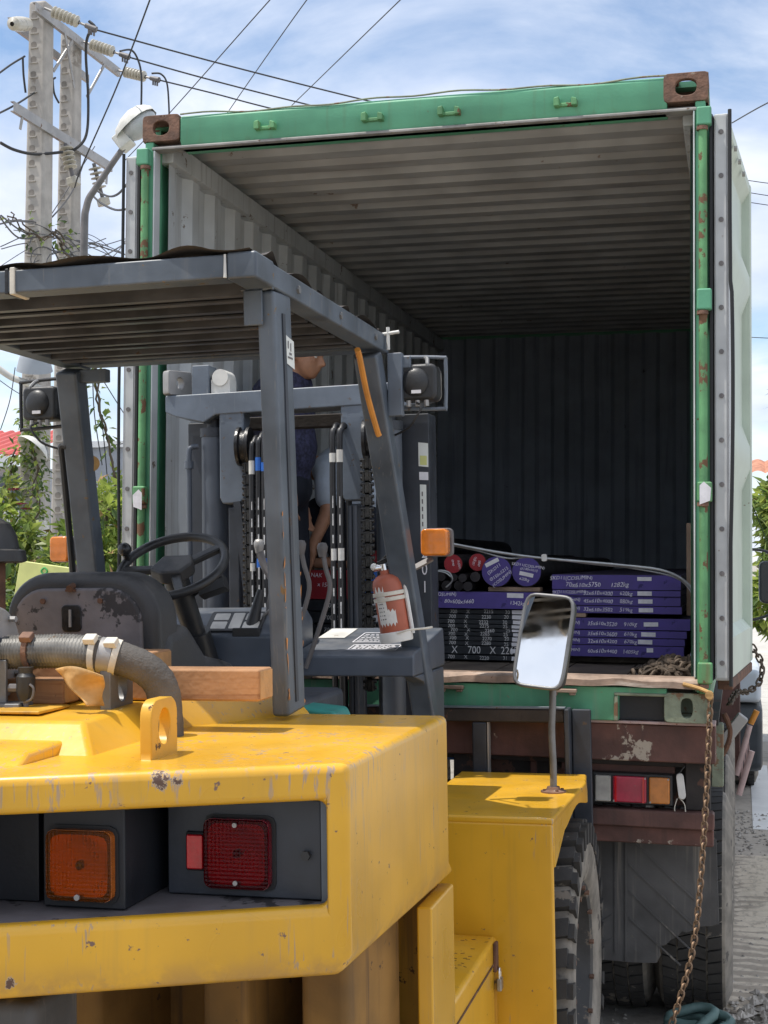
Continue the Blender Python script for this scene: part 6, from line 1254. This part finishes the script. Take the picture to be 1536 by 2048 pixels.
# two concrete poles joined by cross arms
hf = thing('utility_pole', 'pair of tall concrete utility poles joined by steel cross arms', 'utility pole', (-9.55, 12.45, 0))
HB = Vector((-9.55, 12.45, 0))
def hb(mb, name, m, parent=hf, **k):
    o = mb.build(name, m, parent, **k); o.location = -HB; return o
hole0 = None
for px_, py_, tz, w0, w1 in ((-9.54, 12.0, 9.93, .36, .27), (-9.60, 13.02, 9.87, .34, .25)):
    c = Vector((px_, py_, 0)); k = MB(); vs = []
    for z, w in ((0, w0), (tz, w1)): vs += [(px_+a*w/2, py_+b*w/2, z) for a, b in ((-1, -1), (1, -1), (1, 1), (-1, 1))]
    k.add(vs, [(3, 2, 1, 0), (4, 5, 6, 7), (0, 1, 5, 4), (1, 2, 6, 5), (2, 3, 7, 6), (3, 0, 4, 7)])
    po = hb(k, 'pole', 'concrete_pole', bevel=.045, seg=3)
    for i in range(44):
        z = .6+i*.212
        if z > tz-.15: break
        w = w0+(w1-w0)*z/tz; y = py_-w/2
        if hole0 is None: hole0 = MB().rrplate((0, 0, 0), (1, 0, 0), (0, 0, 1), (0, -1, 0), .085, .085, .03, .02, n=16).build('foot_hole_shade', 'pole_hole_shade', po); ob = hole0  # dark plate, paints the shade of a recessed foothole
        else: ob = hole0.copy(); C.objects.link(ob); ob.parent = po
        ob.location = (px_-.04, y-.003, z)
        if i == 0: led0 = MB().box(-.06, .06, -.018, .004, -.010, .004).build('foot_ledge', 'concrete_pole', po); ob = led0  # ledge added for the highlight below each hole
        else: ob = led0.copy(); C.objects.link(ob); ob.parent = po
        ob.location = (px_-.03, y-.003, z-.05)
def arm(y0, y1, z, x=-9.36, h=.11): return hb(MB().box(x-.005, x+.005, y0, y1, z-h/2, z+h/2).box(x-.05, x-.005, y0, y1, z+h/2-.012, z+h/2).box(x-.05, x-.005, y0, y1, z-h/2, z-h/2+.012), 'cross_arm', 'galv')
arm(11.5, 14.2, 9.68, -9.36, .13); arm(11.6, 14.0, 9.55, -9.80, .12); arm(10.95, 13.96, 8.10, -9.36, .14)
for a, b in (((-9.36, 12.35, 9.65), (-9.40, 12.75, 8.95)), ((-9.36, 13.65, 9.62), (-9.40, 13.15, 8.95)), ((-9.36, 12.60, 9.60), (-9.42, 12.15, 9.0)), ((-9.36, 11.2, 8.08), (-9.40, 11.2, 7.86)), ((-9.36, 13.8, 8.08), (-9.38, 13.8, 7.80))):
    hb(MB().bar(a, b, .05, .014, (0, 1, 0)), 'brace', 'galv')
def insul(p, q, n=7, r=.085):
    p, q = Vector(p), Vector(q); d = (q-p); L_ = d.length; d.normalize()
    k = hb(MB().cyl(p, q, .018, n=8), 'insulator', 'galv')
    for i in range(n):
        o = p+d*(L_*.20+L_*.42*i/(n-1)); MB().lathe([(0.02, -.03), (r, -.018), (r*.98, -.004), (.045, .012), (.03, .03)], o, d, 16).build('disc', 'insulator', k)
    c0 = p+d*L_*.78; MB().cyl(c0, p+d*L_*.98, .035, .045, n=10).build('clamp', 'fuse_dark', k)
    for i in range(3): MB().cyl(p+d*L_*(.84+.05*i), p+d*L_*(.84+.05*i)+Vector((0, 0, -.10)), .014, n=6).build('bolt', 'fuse_dark', k)
insul((-9.34, 11.72, 9.74), (-8.56, 11.79, 9.38)); insul((-9.34, 12.92, 9.70), (-8.59, 12.92, 9.40)); insul((-9.34, 14.1, 9.68), (-8.57, 13.95, 9.41))
hb(MB().lathe([(0.03, 0), (.09, .05), (.10, .2), (.10, .45), (.09, .6), (.03, .66)], (-9.50, 11.55, 9.46), (0.15, -.9, -.35), 16), 'insulator', 'insulator')
for p, d in (((-9.36, 12.42, 8.02), (.25, 0, -1)), ((-9.22, 13.05, 7.9), (.2, .2, -1))):
    d = Vector(d).normalized(); p = Vector(p); k = hb(MB().cyl(p, p+d*.55, .03, n=8), 'fuse_cutout', 'fuse_dark')
    for i in range(5): MB().lathe([(.03, -.02), (.10, -.008), (.10, .004), (.03, .02)], p+d*(.08+.07*i), d, 14).build('disc', 'insulator', k)
    MB().box(-.08, .08, -.08, .08, -.06, .06, Matrix.Translation(p+d*.58) @ d.to_track_quat('Z', 'Y').to_matrix().to_4x4()).build('terminal', 'insulator', k, bevel=.02)
hb(MB().box(-9.40, -9.20, 11.66, 11.80, 2.12, 2.52), 'meter_box', 'white_metal', bevel=.01)
for i, k in enumerate(('J1', 'J2', 'J3', 'J4', 'J5', 'J6')): o = cable('jumper_wire', None, [k], .022 if i in (0, 3) else .015, parent=hf); o.location = -HB
for k, lb in (('W1', 'topmost power line leaving the upper insulator to the right'), ('W2', 'power line leaving the middle insulator to the right'), ('W3', 'lowest of the three power lines leaving the insulators'), ('D1', 'thin wire crossing steeply down beside the concrete poles'), ('D2', 'wire slanting down from the top edge, left of a parallel pair'), ('D3', 'wire slanting down from the top edge, middle of three'), ('D4', 'wire slanting down from the top edge, rightmost of three'), ('R1', 'single wire rising to the right of the open container door'), ('R2', 'upper of three level wires right of the container door'), ('R3', 'middle of three level wires right of the container door'), ('R4', 'lowest of three level wires right of the container door'), ('R5', 'lone level wire low in the sky right of the container door'), ('L1', 'upper wire running off left from the concrete pole'), ('L2', 'lower wire running off left from the concrete poles'), ('S1', 'upper sagging wire between fuse and container'), ('S2', 'lower sagging wire between fuse and container')):
    cable('power_line', lb, [k], .012 if k[0] in 'WJ' else .009 if k[0] in 'DR' else .014, group='overhead wires')
cbd = thing('cable_bundle', 'tangle of drooping telephone cables around the concrete poles', 'cables', (-9.55, 12.4, 6.4)); BB = Vector((-9.55, 12.4, 6.4))
for k in ('X1', 'X2', 'X3', 'X4', 'X5', 'X6', 'X7', 'X8'):
    for j in range(2):
        pts = [Vector(p)+Vector((random.gauss(0, .08), random.gauss(0, .1), random.gauss(0, .12))) for p in WP[k]]
        MB().tube([p-BB for p in smooth_path(pts, 8)], random.choice((.006, .008, .012)), 5).build('cable', 'wire_grey', cbd)
for k in range(4):
    c = Vector((-9.38+random.uniform(-.1, .3), random.choice((11.9, 12.1, 12.9)), 6.25+random.uniform(-.3, .3))); R_ = random.uniform(.12, .28)
    MB().tube([c+Vector((R_*math.cos(a)*.5, R_*math.cos(a), R_*math.sin(a)))-BB for a in [i*2*PI/18 for i in range(18)]], .008, 5, closed=True).build('cable_coil', 'wire_grey', cbd)
# street lamp behind the container corner
sl = thing('street_lamp', 'white street lamp head on a curved arm beside the container corner', 'street lamp', (-6.80, 8.04, 0))
SB = Vector((-6.80, 8.04, 0)); L = lambda *a: Vector(a)-SB
MB().tube([p for p in smooth_path([L(-6.80, 8.04, 0), L(-6.81, 8.04, 3), L(-6.81, 8.04, 5.4), L(-6.79, 8.05, 5.86), L(-6.68, 8.07, 6.08), L(-6.37, 8.11, 6.52), L(-6.25, 8.13, 6.66)], 8)], lambda t: .050-.022*t, 12).build('post', 'fuse_dark', sl)
HMx = M3((-6.235, 8.12, 6.73)-0*SB if False else tuple(Vector((-6.235, 8.12, 6.73))-SB), Vector((.70, .05, .55)), Vector((-.1, 1, 0)))
k = MB(); n = 9; prof = [(-.25, .10, .02), (-.21, .15, .08), (-.10, .185, .13), (.02, .20, .15), (.13, .185, .13), (.20, .14, .09), (.25, .07, .04)]
vs = []
for x, w, h in prof:
    for j in range(n): a = PI*j/(n-1); vs.append((x, w*math.cos(a), max(0, h+.03)*math.sin(a)))
k.add(vs, [(i*n+j, (i+1)*n+j, (i+1)*n+j+1, i*n+j+1) for i in range(len(prof)-1) for j in range(n-1)]+[tuple(range(n)), tuple(range((len(prof)-1)*n, len(prof)*n))[::-1]])
k.v = [tuple(HMx @ Vector(p)) for p in k.v]; k.build('lamp_head', 'lamp_white', sl, sharp=60)
k = MB().ball((.02, 0, -.01), .15, (1.45, 1.1, .85), 20); k.v = [tuple(HMx @ Vector(p)) for p in k.v]; k.build('lamp_lens', 'lamp_glass', sl)
k = MB().box(-.30, -.14, -.10, .10, -.12, .05); k.v = [tuple(HMx @ Vector(p)) for p in k.v]; k.build('lamp_neck', 'lamp_white', sl, bevel=.015)
# second lamp, a pale bowl fixed to the near concrete pole, and the hooded lamp above it
bl = thing('bowl_lamp', 'pale bowl shaped lamp tilted on the vine covered concrete pole', 'lamp', (-9.16, 11.66, 3.40))
ax = Vector((-.35, -.45, -.62)).normalized()
MB().lathe([(.02, -.16), (.10, -.13), (.20, -.06), (.25, .0), (.255, .02), (.24, .015), (.19, -.045), (.09, -.11), (0, -.13)], (-.20, -.05, .12), ax, 32).build('shade', 'lamp_white', bl, sharp=60)
MB().ball(Vector((-.20, -.05, .12))-ax*.05, .05, n=12).build('bulb', 'lamp_glass', bl)
MB().tube(smooth_path([(-.17, -.02, .25), (-.05, 0, .20), (0, 0, 0), (-.06, .06, -.05), (-.25, .2, -.05)]), .014, 8).build('arm', 'galv', bl)
hl = thing('hooded_lamp', 'big grey hooded lamp behind the left work lamp of the forklift', 'lamp', (-9.0, 11.0, 4.4))
MB().lathe([(.05, .30), (.13, .26), (.20, .12), (.24, -.05), (.235, -.05), (.19, .10), (.12, .23), (0, .27)], (-.02, 0, .16), (.15, -.3, .95), 28).build('hood', 'house_grey', hl, sharp=60)
MB().tube(smooth_path([(-.55, -.25, .22), (-.30, -.12, .02), (0, 0, -.10), (.25, .12, -.28), (.35, .4, -.35)]), .045, 10).build('arm', 'lamp_white', hl)
# houses far behind
def roof_sheet_m(x0, x1, y0, z0, y1, z1, per=.25):
    k = MB(); vs = []; n = int((x1-x0)/per*4)
    for i in range(n+1):
        x = x0+(x1-x0)*i/n; h = .025*(1 if i % 4 in (0, 1) else -1); vs += [(x, y0, z0+h), (x, y1, z1+h)]
    return k.add(vs, [(2*i, 2*i+2, 2*i+3, 2*i+1) for i in range(n)])
h1_ = thing('house', 'house with red corrugated roof far left behind the vines', 'house', (-14, 20, 0)); B_ = Vector((-14, 20, 0))
def hh(mb, name, m, parent=h1_, base=B_, **k):
    o = mb.build(name, m, parent, **k); o.location = -base; return o
hh(MB().box(-18, -13.1, 18.2, 22, 0, 3.75), 'wall', 'house_white'); hh(roof_sheet_m(-18.4, -13.0, 17.6, 3.92, 20.2, 4.62), 'roof', 'red_roof', flat=True)
hh(MB().box(-18.4, -13.0, 17.58, 17.66, 3.72, 3.90), 'fascia', 'house_white')
for x0, x1, z0, z1, m in ((-14.6, -13.1, 2.9, 3.55, 'house_slate'), (-14.5, -13.05, 1.2, 2.55, 'house_slate')):
    wdw = hh(MB().box(x0, x1, 18.14, 18.2, z0, z1), 'window', m); MB().box(x0-.05, x1+.05, 18.12, 18.17, z0-.08, z0-.01).build('sill', 'house_white', wdw)
sgn = hh(MB().box(-13.75, -13.1, 18.05, 18.12, 2.62, 2.90), 'sign_box', 'board_white'); MB().cyl((-13.32, 18.04, 2.70), (-13.32, 18.05, 2.70), .06, n=14).build('sign_dot', 'red_roof', sgn)
h2_ = thing('house', 'grey block building glimpsed between forklift leg and container', 'house', (-11.5, 21, 0)); B2 = Vector((-11.5, 21, 0))
hh(MB().box(-12.4, -10.9, 19, 23, 0, 4.15), 'wall', 'house_grey', h2_, B2); hh(MB().box(-12.5, -10.8, 18.9, 23.1, 4.15, 4.27), 'parapet', 'house_white', h2_, B2)
hh(MB().box(-11.5, -11.2, 18.94, 19.0, 2.8, 3.6), 'window', 'house_slate', h2_, B2)
h3_ = thing('house', 'pale house with terracotta roof edge at the far right', 'house', (2.6, 22, 0)); B3 = Vector((2.6, 22, 0))
hh(MB().box(.9, 5, 20.6, 26, 0, 3.55), 'wall', 'house_white', h3_, B3)
k = MB(); vs = []; n = 80
for i in range(n+1): x = .30+5.2*i/n; h = .05*abs(math.sin(i*PI/4)); vs += [(x, 20.2, 3.60+h), (x, 20.9, 3.86+h)]
hh(k.add(vs, [(2*i, 2*i+2, 2*i+3, 2*i+1) for i in range(n)]), 'roof', 'tile_roof', h3_, B3)
hh(MB().box(1.2, 1.9, 20.55, 20.6, 1.6, 2.8), 'window', 'house_slate', h3_, B3)
# yellow board with a green ring mark
yb = thing('sign_board', 'lime yellow board with a small green ring mark beside the forklift', 'sign', (-4.30, 2.6, 0))
P4 = [(-.235, 1.60), (.20, 1.60), (.20, 1.965), (-.165, 2.01)]
MB().prism(P4, 'y', -.015, .015).build('panel', 'board_yellow', yb, bevel=.006, seg=2)
for x in (-.12, .15): MB().box(x-.02, x+.02, .016, .05, 0, 1.95).build('post', 'galv', yb)
MB().tube([(.015+.020*math.cos(2*PI*i/24)*(1+.08*math.cos(8*PI*i/24)), -.0165, 1.942+.020*math.sin(2*PI*i/24)*(1+.08*math.cos(8*PI*i/24))) for i in range(24)], .006, 6, closed=True).build('mark', 'logo_green', yb)
for i in range(4): a = i; MB().box(-.24+.11*i, -.235+.11*i, -.0165, -.0152, 1.60, 1.61).build('rivet', 'galv', yb)
# low block wall
bw = thing('garden_wall', 'low grey block wall behind the bushes on the left', 'wall', (-10.5, 14.6, 0))
MB().box(-8, 3.2, 0, .18, 0, 1.7).build('wall', 'block_wall', bw); MB().box(-8.05, 3.25, -.04, .22, 1.7, 1.78).build('coping', 'house_white', bw)

# ---- plants
def leaf(mb, p, d, L_, w, nrm_):
    d = Vector(d).normalized(); s_ = d.cross(nrm_);
    if s_.length < 1e-3: s_ = d.cross(Vector((1, .3, 0)))
    s_.normalize(); u = s_.cross(d)
    p = Vector(p); mb.add([p, p+d*L_*.5+s_*w+u*w*.25, p+d*L_-u*L_*.12, p+d*L_*.5-s_*w+u*w*.25], [(0, 1, 2, 3)])
def rv(): 
    while True:
        v = Vector((random.uniform(-1, 1), random.uniform(-1, 1), random.uniform(-1, 1)))
        if .05 < v.length < 1: return v
def bush(name, label, cat, base, clumps, n, L_, w, mats, stems=3, group=None, trunk=None, flowers=0):
    o = thing(name, label, cat, base, group=group); b = Vector(base)
    ms_ = [MB() for _ in mats]
    tw = sum(c[1]**2 for c in clumps)
    for c, r in clumps:
        c = Vector(c)-b
        for _ in range(int(n*r*r/tw)):
            v = rv(); v = v.normalized()*(v.length**.45); p = c+Vector((v.x*r, v.y*r, v.z*r*.85))
            d = (v.normalized()*.6+rv()*.9+Vector((0, 0, -.25))); k = random.choices(range(len(mats)), [4, 3, 1, .25][:len(mats)])[0]
            leaf(ms_[k], p, d, L_*random.choice((.5, .7, .9, 1.1, 1.5)), w*random.uniform(.6, 1.4), (rv()+Vector((0, 0, .8))).normalized())
    for k, m in zip(ms_, mats): k.build('foliage', m, o, flat=True)
    if flowers:
        fl2 = MB()
        for _ in range(flowers):
            c, r = random.choice(clumps); v = rv().normalized(); p = Vector(c)-b+v*r*.95
            for a in range(4): leaf(fl2, p, (math.cos(a*1.57), math.sin(a*1.57), .3), .09, .03, Vector((0, 0, 1)))
        fl2.build('blossom', 'flower', o, flat=True)
    for i in range(stems):
        c, r = clumps[i % len(clumps)]; c = Vector(c)-b; x0 = Vector((random.uniform(-.12, .12), random.uniform(-.12, .12), 0)) if not trunk else Vector((0, 0, trunk*.6))
        MB().tube(smooth_path([x0, x0.lerp(c, .4)+Vector((random.uniform(-.1, .1), 0, .1)), c, c+rv()*r*.5], 5), lambda t: (.03 if not trunk else .07)*(1.1-t), 7).build('stem' if not trunk else 'limb', 'bark', o)
    if trunk: MB().tube(smooth_path([(0, 0, 0), (.05, .03, trunk*.5), (-.02, 0, trunk)], 5), lambda t: .16-.07*t, 10).build('trunk', 'bark', o)
    return o
LV = ('leaf_b', 'leaf_a', 'leaf_c', 'leaf_dry')
GB = 'shrubs behind the forklift'
bush('shrub', 'bright leafy shrub between the forklift leg and the container', 'shrub', (-5.85, 6.6, 0), [((-5.75, 6.5, 2.40), .34), ((-5.95, 6.6, 2.0), .48), ((-5.55, 6.4, 1.95), .42), ((-5.85, 6.6, 1.4), .55), ((-5.98, 6.7, 2.62), .20), ((-5.52, 6.5, 2.60), .18), ((-5.6, 6.4, 1.0), .5)], 3000, .12, .030, LV, 9, GB)
bush('shrub', 'taller leafy shrub with pale new growth behind the first one', 'shrub', (-6.9, 8.6, 0), [((-6.75, 8.6, 2.35), .40), ((-6.5, 8.5, 2.1), .45), ((-7.0, 8.6, 1.7), .5), ((-6.4, 8.4, 1.5), .55), ((-6.62, 8.6, 2.72), .2)], 2500, .13, .032, LV, 8, GB)
bush('shrub', 'flowering shrub at the left edge below the bowl lamp', 'shrub', (-8.0, 8.4, 0), [((-7.95, 8.4, 2.35), .36), ((-7.7, 8.3, 2.0), .45), ((-8.2, 8.5, 1.9), .5), ((-7.6, 8.2, 1.5), .55), ((-8.02, 8.4, 2.75), .2), ((-7.2, 8.2, 1.55), .45)], 2900, .13, .032, LV, 9, GB, flowers=26)
bush('shrub', 'dark shrub low behind the lime yellow board', 'shrub', (-6.3, 5.6, 0), [((-6.3, 5.6, 1.4), .5), ((-5.8, 5.6, 1.3), .45), ((-6.7, 5.6, 1.3), .45), ((-5.4, 5.5, 1.15), .45)], 2600, .12, .03, ('leaf_c', 'leaf_a', 'leaf_b'), 4, GB, flowers=12)
def vine(label, path, n, spread, cat='vine', leafs=('leaf_b', 'leaf_a', 'leaf_c')):
    P = smooth_path(path, 8); o = thing('vine', label, cat, P[-1], group='vines'); b = P[-1]; ms_ = [MB() for _ in leafs]
    for _ in range(n):
        p = random.choice(P)-b; v = rv()*spread; leaf(random.choice(ms_), p+v, v.normalized()+rv()*.6+Vector((0, 0, -.5)), random.uniform(.06, .15), random.uniform(.018, .040), (v.normalized()+Vector((0, -.3, .5))).normalized())
    for k, m in zip(ms_, leafs): k.build('foliage', m, o, flat=True)
    for j in range(2): MB().tube([q-b+rv()*spread*.3 for q in P], .012, 5).build('stem', 'bark', o)
vine('thick vine climbing the near concrete pole', [(-9.45, 11.75, 4.1), (-9.42, 11.72, 3.6), (-9.35, 11.7, 3.0), (-9.38, 11.7, 2.0), (-9.3, 11.7, 1.0)], 620, .20)
vine('leafy vine on the left face of the near concrete pole', [(-9.72, 11.75, 3.5), (-9.78, 11.7, 3.0), (-9.7, 11.7, 2.4), (-9.75, 11.7, 1.4)], 260, .18)
vine('thin vine hanging from cables beside the forklift leg', [(-6.7, 8.1, 4.3), (-6.66, 8.12, 3.75), (-6.55, 8.15, 3.3), (-6.45, 8.2, 2.7)], 70, .08)
vine('wispy vine caught in the cable tangle on the poles', [(-9.6, 11.3, 6.7), (-9.4, 11.7, 6.5), (-9.3, 12.1, 6.6), (-9.25, 12.4, 6.3)], 60, .24)
for k in ('V1', 'V2', 'V3', 'V4', 'V5', 'V6', 'V7'):
    cable('dangling_wire', {'V1': 'thin wire dangling left of the container door', 'V2': 'thin wire dangling nearest the forklift leg', 'V3': 'thin wire slanting to the container door', 'V4': 'thin wire dangling between two others by the shrub', 'V5': 'level thin wire just above the shrub', 'V6': 'thin wire dangling left of the hooded lamp', 'V7': 'thin wire slanting under the hooded lamp'}[k], [k], .006, group='thin dangling wires')
bush('shrub', 'bushy shrub right of the open container door', 'shrub', (1.0, 13.4, 0), [((.80, 13.4, 2.75), .50), ((.95, 13.4, 2.5), .55), ((1.1, 13.4, 1.8), .7), ((.75, 13.4, 1.5), .55), ((1.2, 13.5, 3.0), .45), ((.8, 13.4, 2.1), .4)], 6000, .17, .04, LV, 4)
bb_ = thing('bamboo', 'bamboo with long drooping leaves at the right edge', 'bamboo', (.70, 11.6, 0)); k = MB(); k2 = MB()
for i in range(7):
    tp = Vector((random.uniform(-.5, .35), random.uniform(-.2, .2), random.uniform(2.7, 4.3))); b0 = Vector((random.uniform(-.15, .15), random.uniform(-.1, .1), 0))
    P = smooth_path([b0, b0.lerp(tp, .5)+Vector((.12, 0, .2)), tp, tp+Vector((random.uniform(-.35, .1), 0, -.12))], 8); MB().tube(P, lambda t: .016-.011*t, 6).build('cane', 'leaf_c', bb_)
    for _ in range(90):
        p = random.choice(P[6:]); leaf(random.choice((k, k2)), p, rv()+Vector((0, 0, -.5)), random.uniform(.15, .34), random.uniform(.010, .018), Vector((0, 0, 1)))
k.build('foliage', 'leaf_a', bb_, flat=True); k2.build('foliage', 'leaf_b', bb_, flat=True)
# tree behind the viewpoint, seen only in the wing mirror
bush('tree', 'leafy tree reflected in the wing mirror', 'tree', (-3.6, -13, 0), [((-3.6, -13, 4.2), 1.3), ((-4.6, -13, 3.6), 1.0), ((-2.7, -13, 3.7), 1.0), ((-3.6, -13.2, 5.3), .9)], 4500, .28, .07, LV, 4, trunk=3.2)

# green hose coil on the ground by the tyres
hz = thing('garden_hose', 'dull teal hose coiled on the ground beside the trailer tyre', 'hose', (-.08, .42, 0))
hp2 = []
for i in range(70):
    a = i*.34; R_ = .105+.02*math.sin(i*.9); hp2.append((R_*math.cos(a)+.03*math.sin(i*.21), R_*.8*math.sin(a)+.02*math.cos(i*.17), .022+.055*(1+math.sin(a*1.0+.7))*.5+.0012*i))
MB().tube(hp2, .021, 10).build('hose', 'hose_teal', hz)
flush_texts()
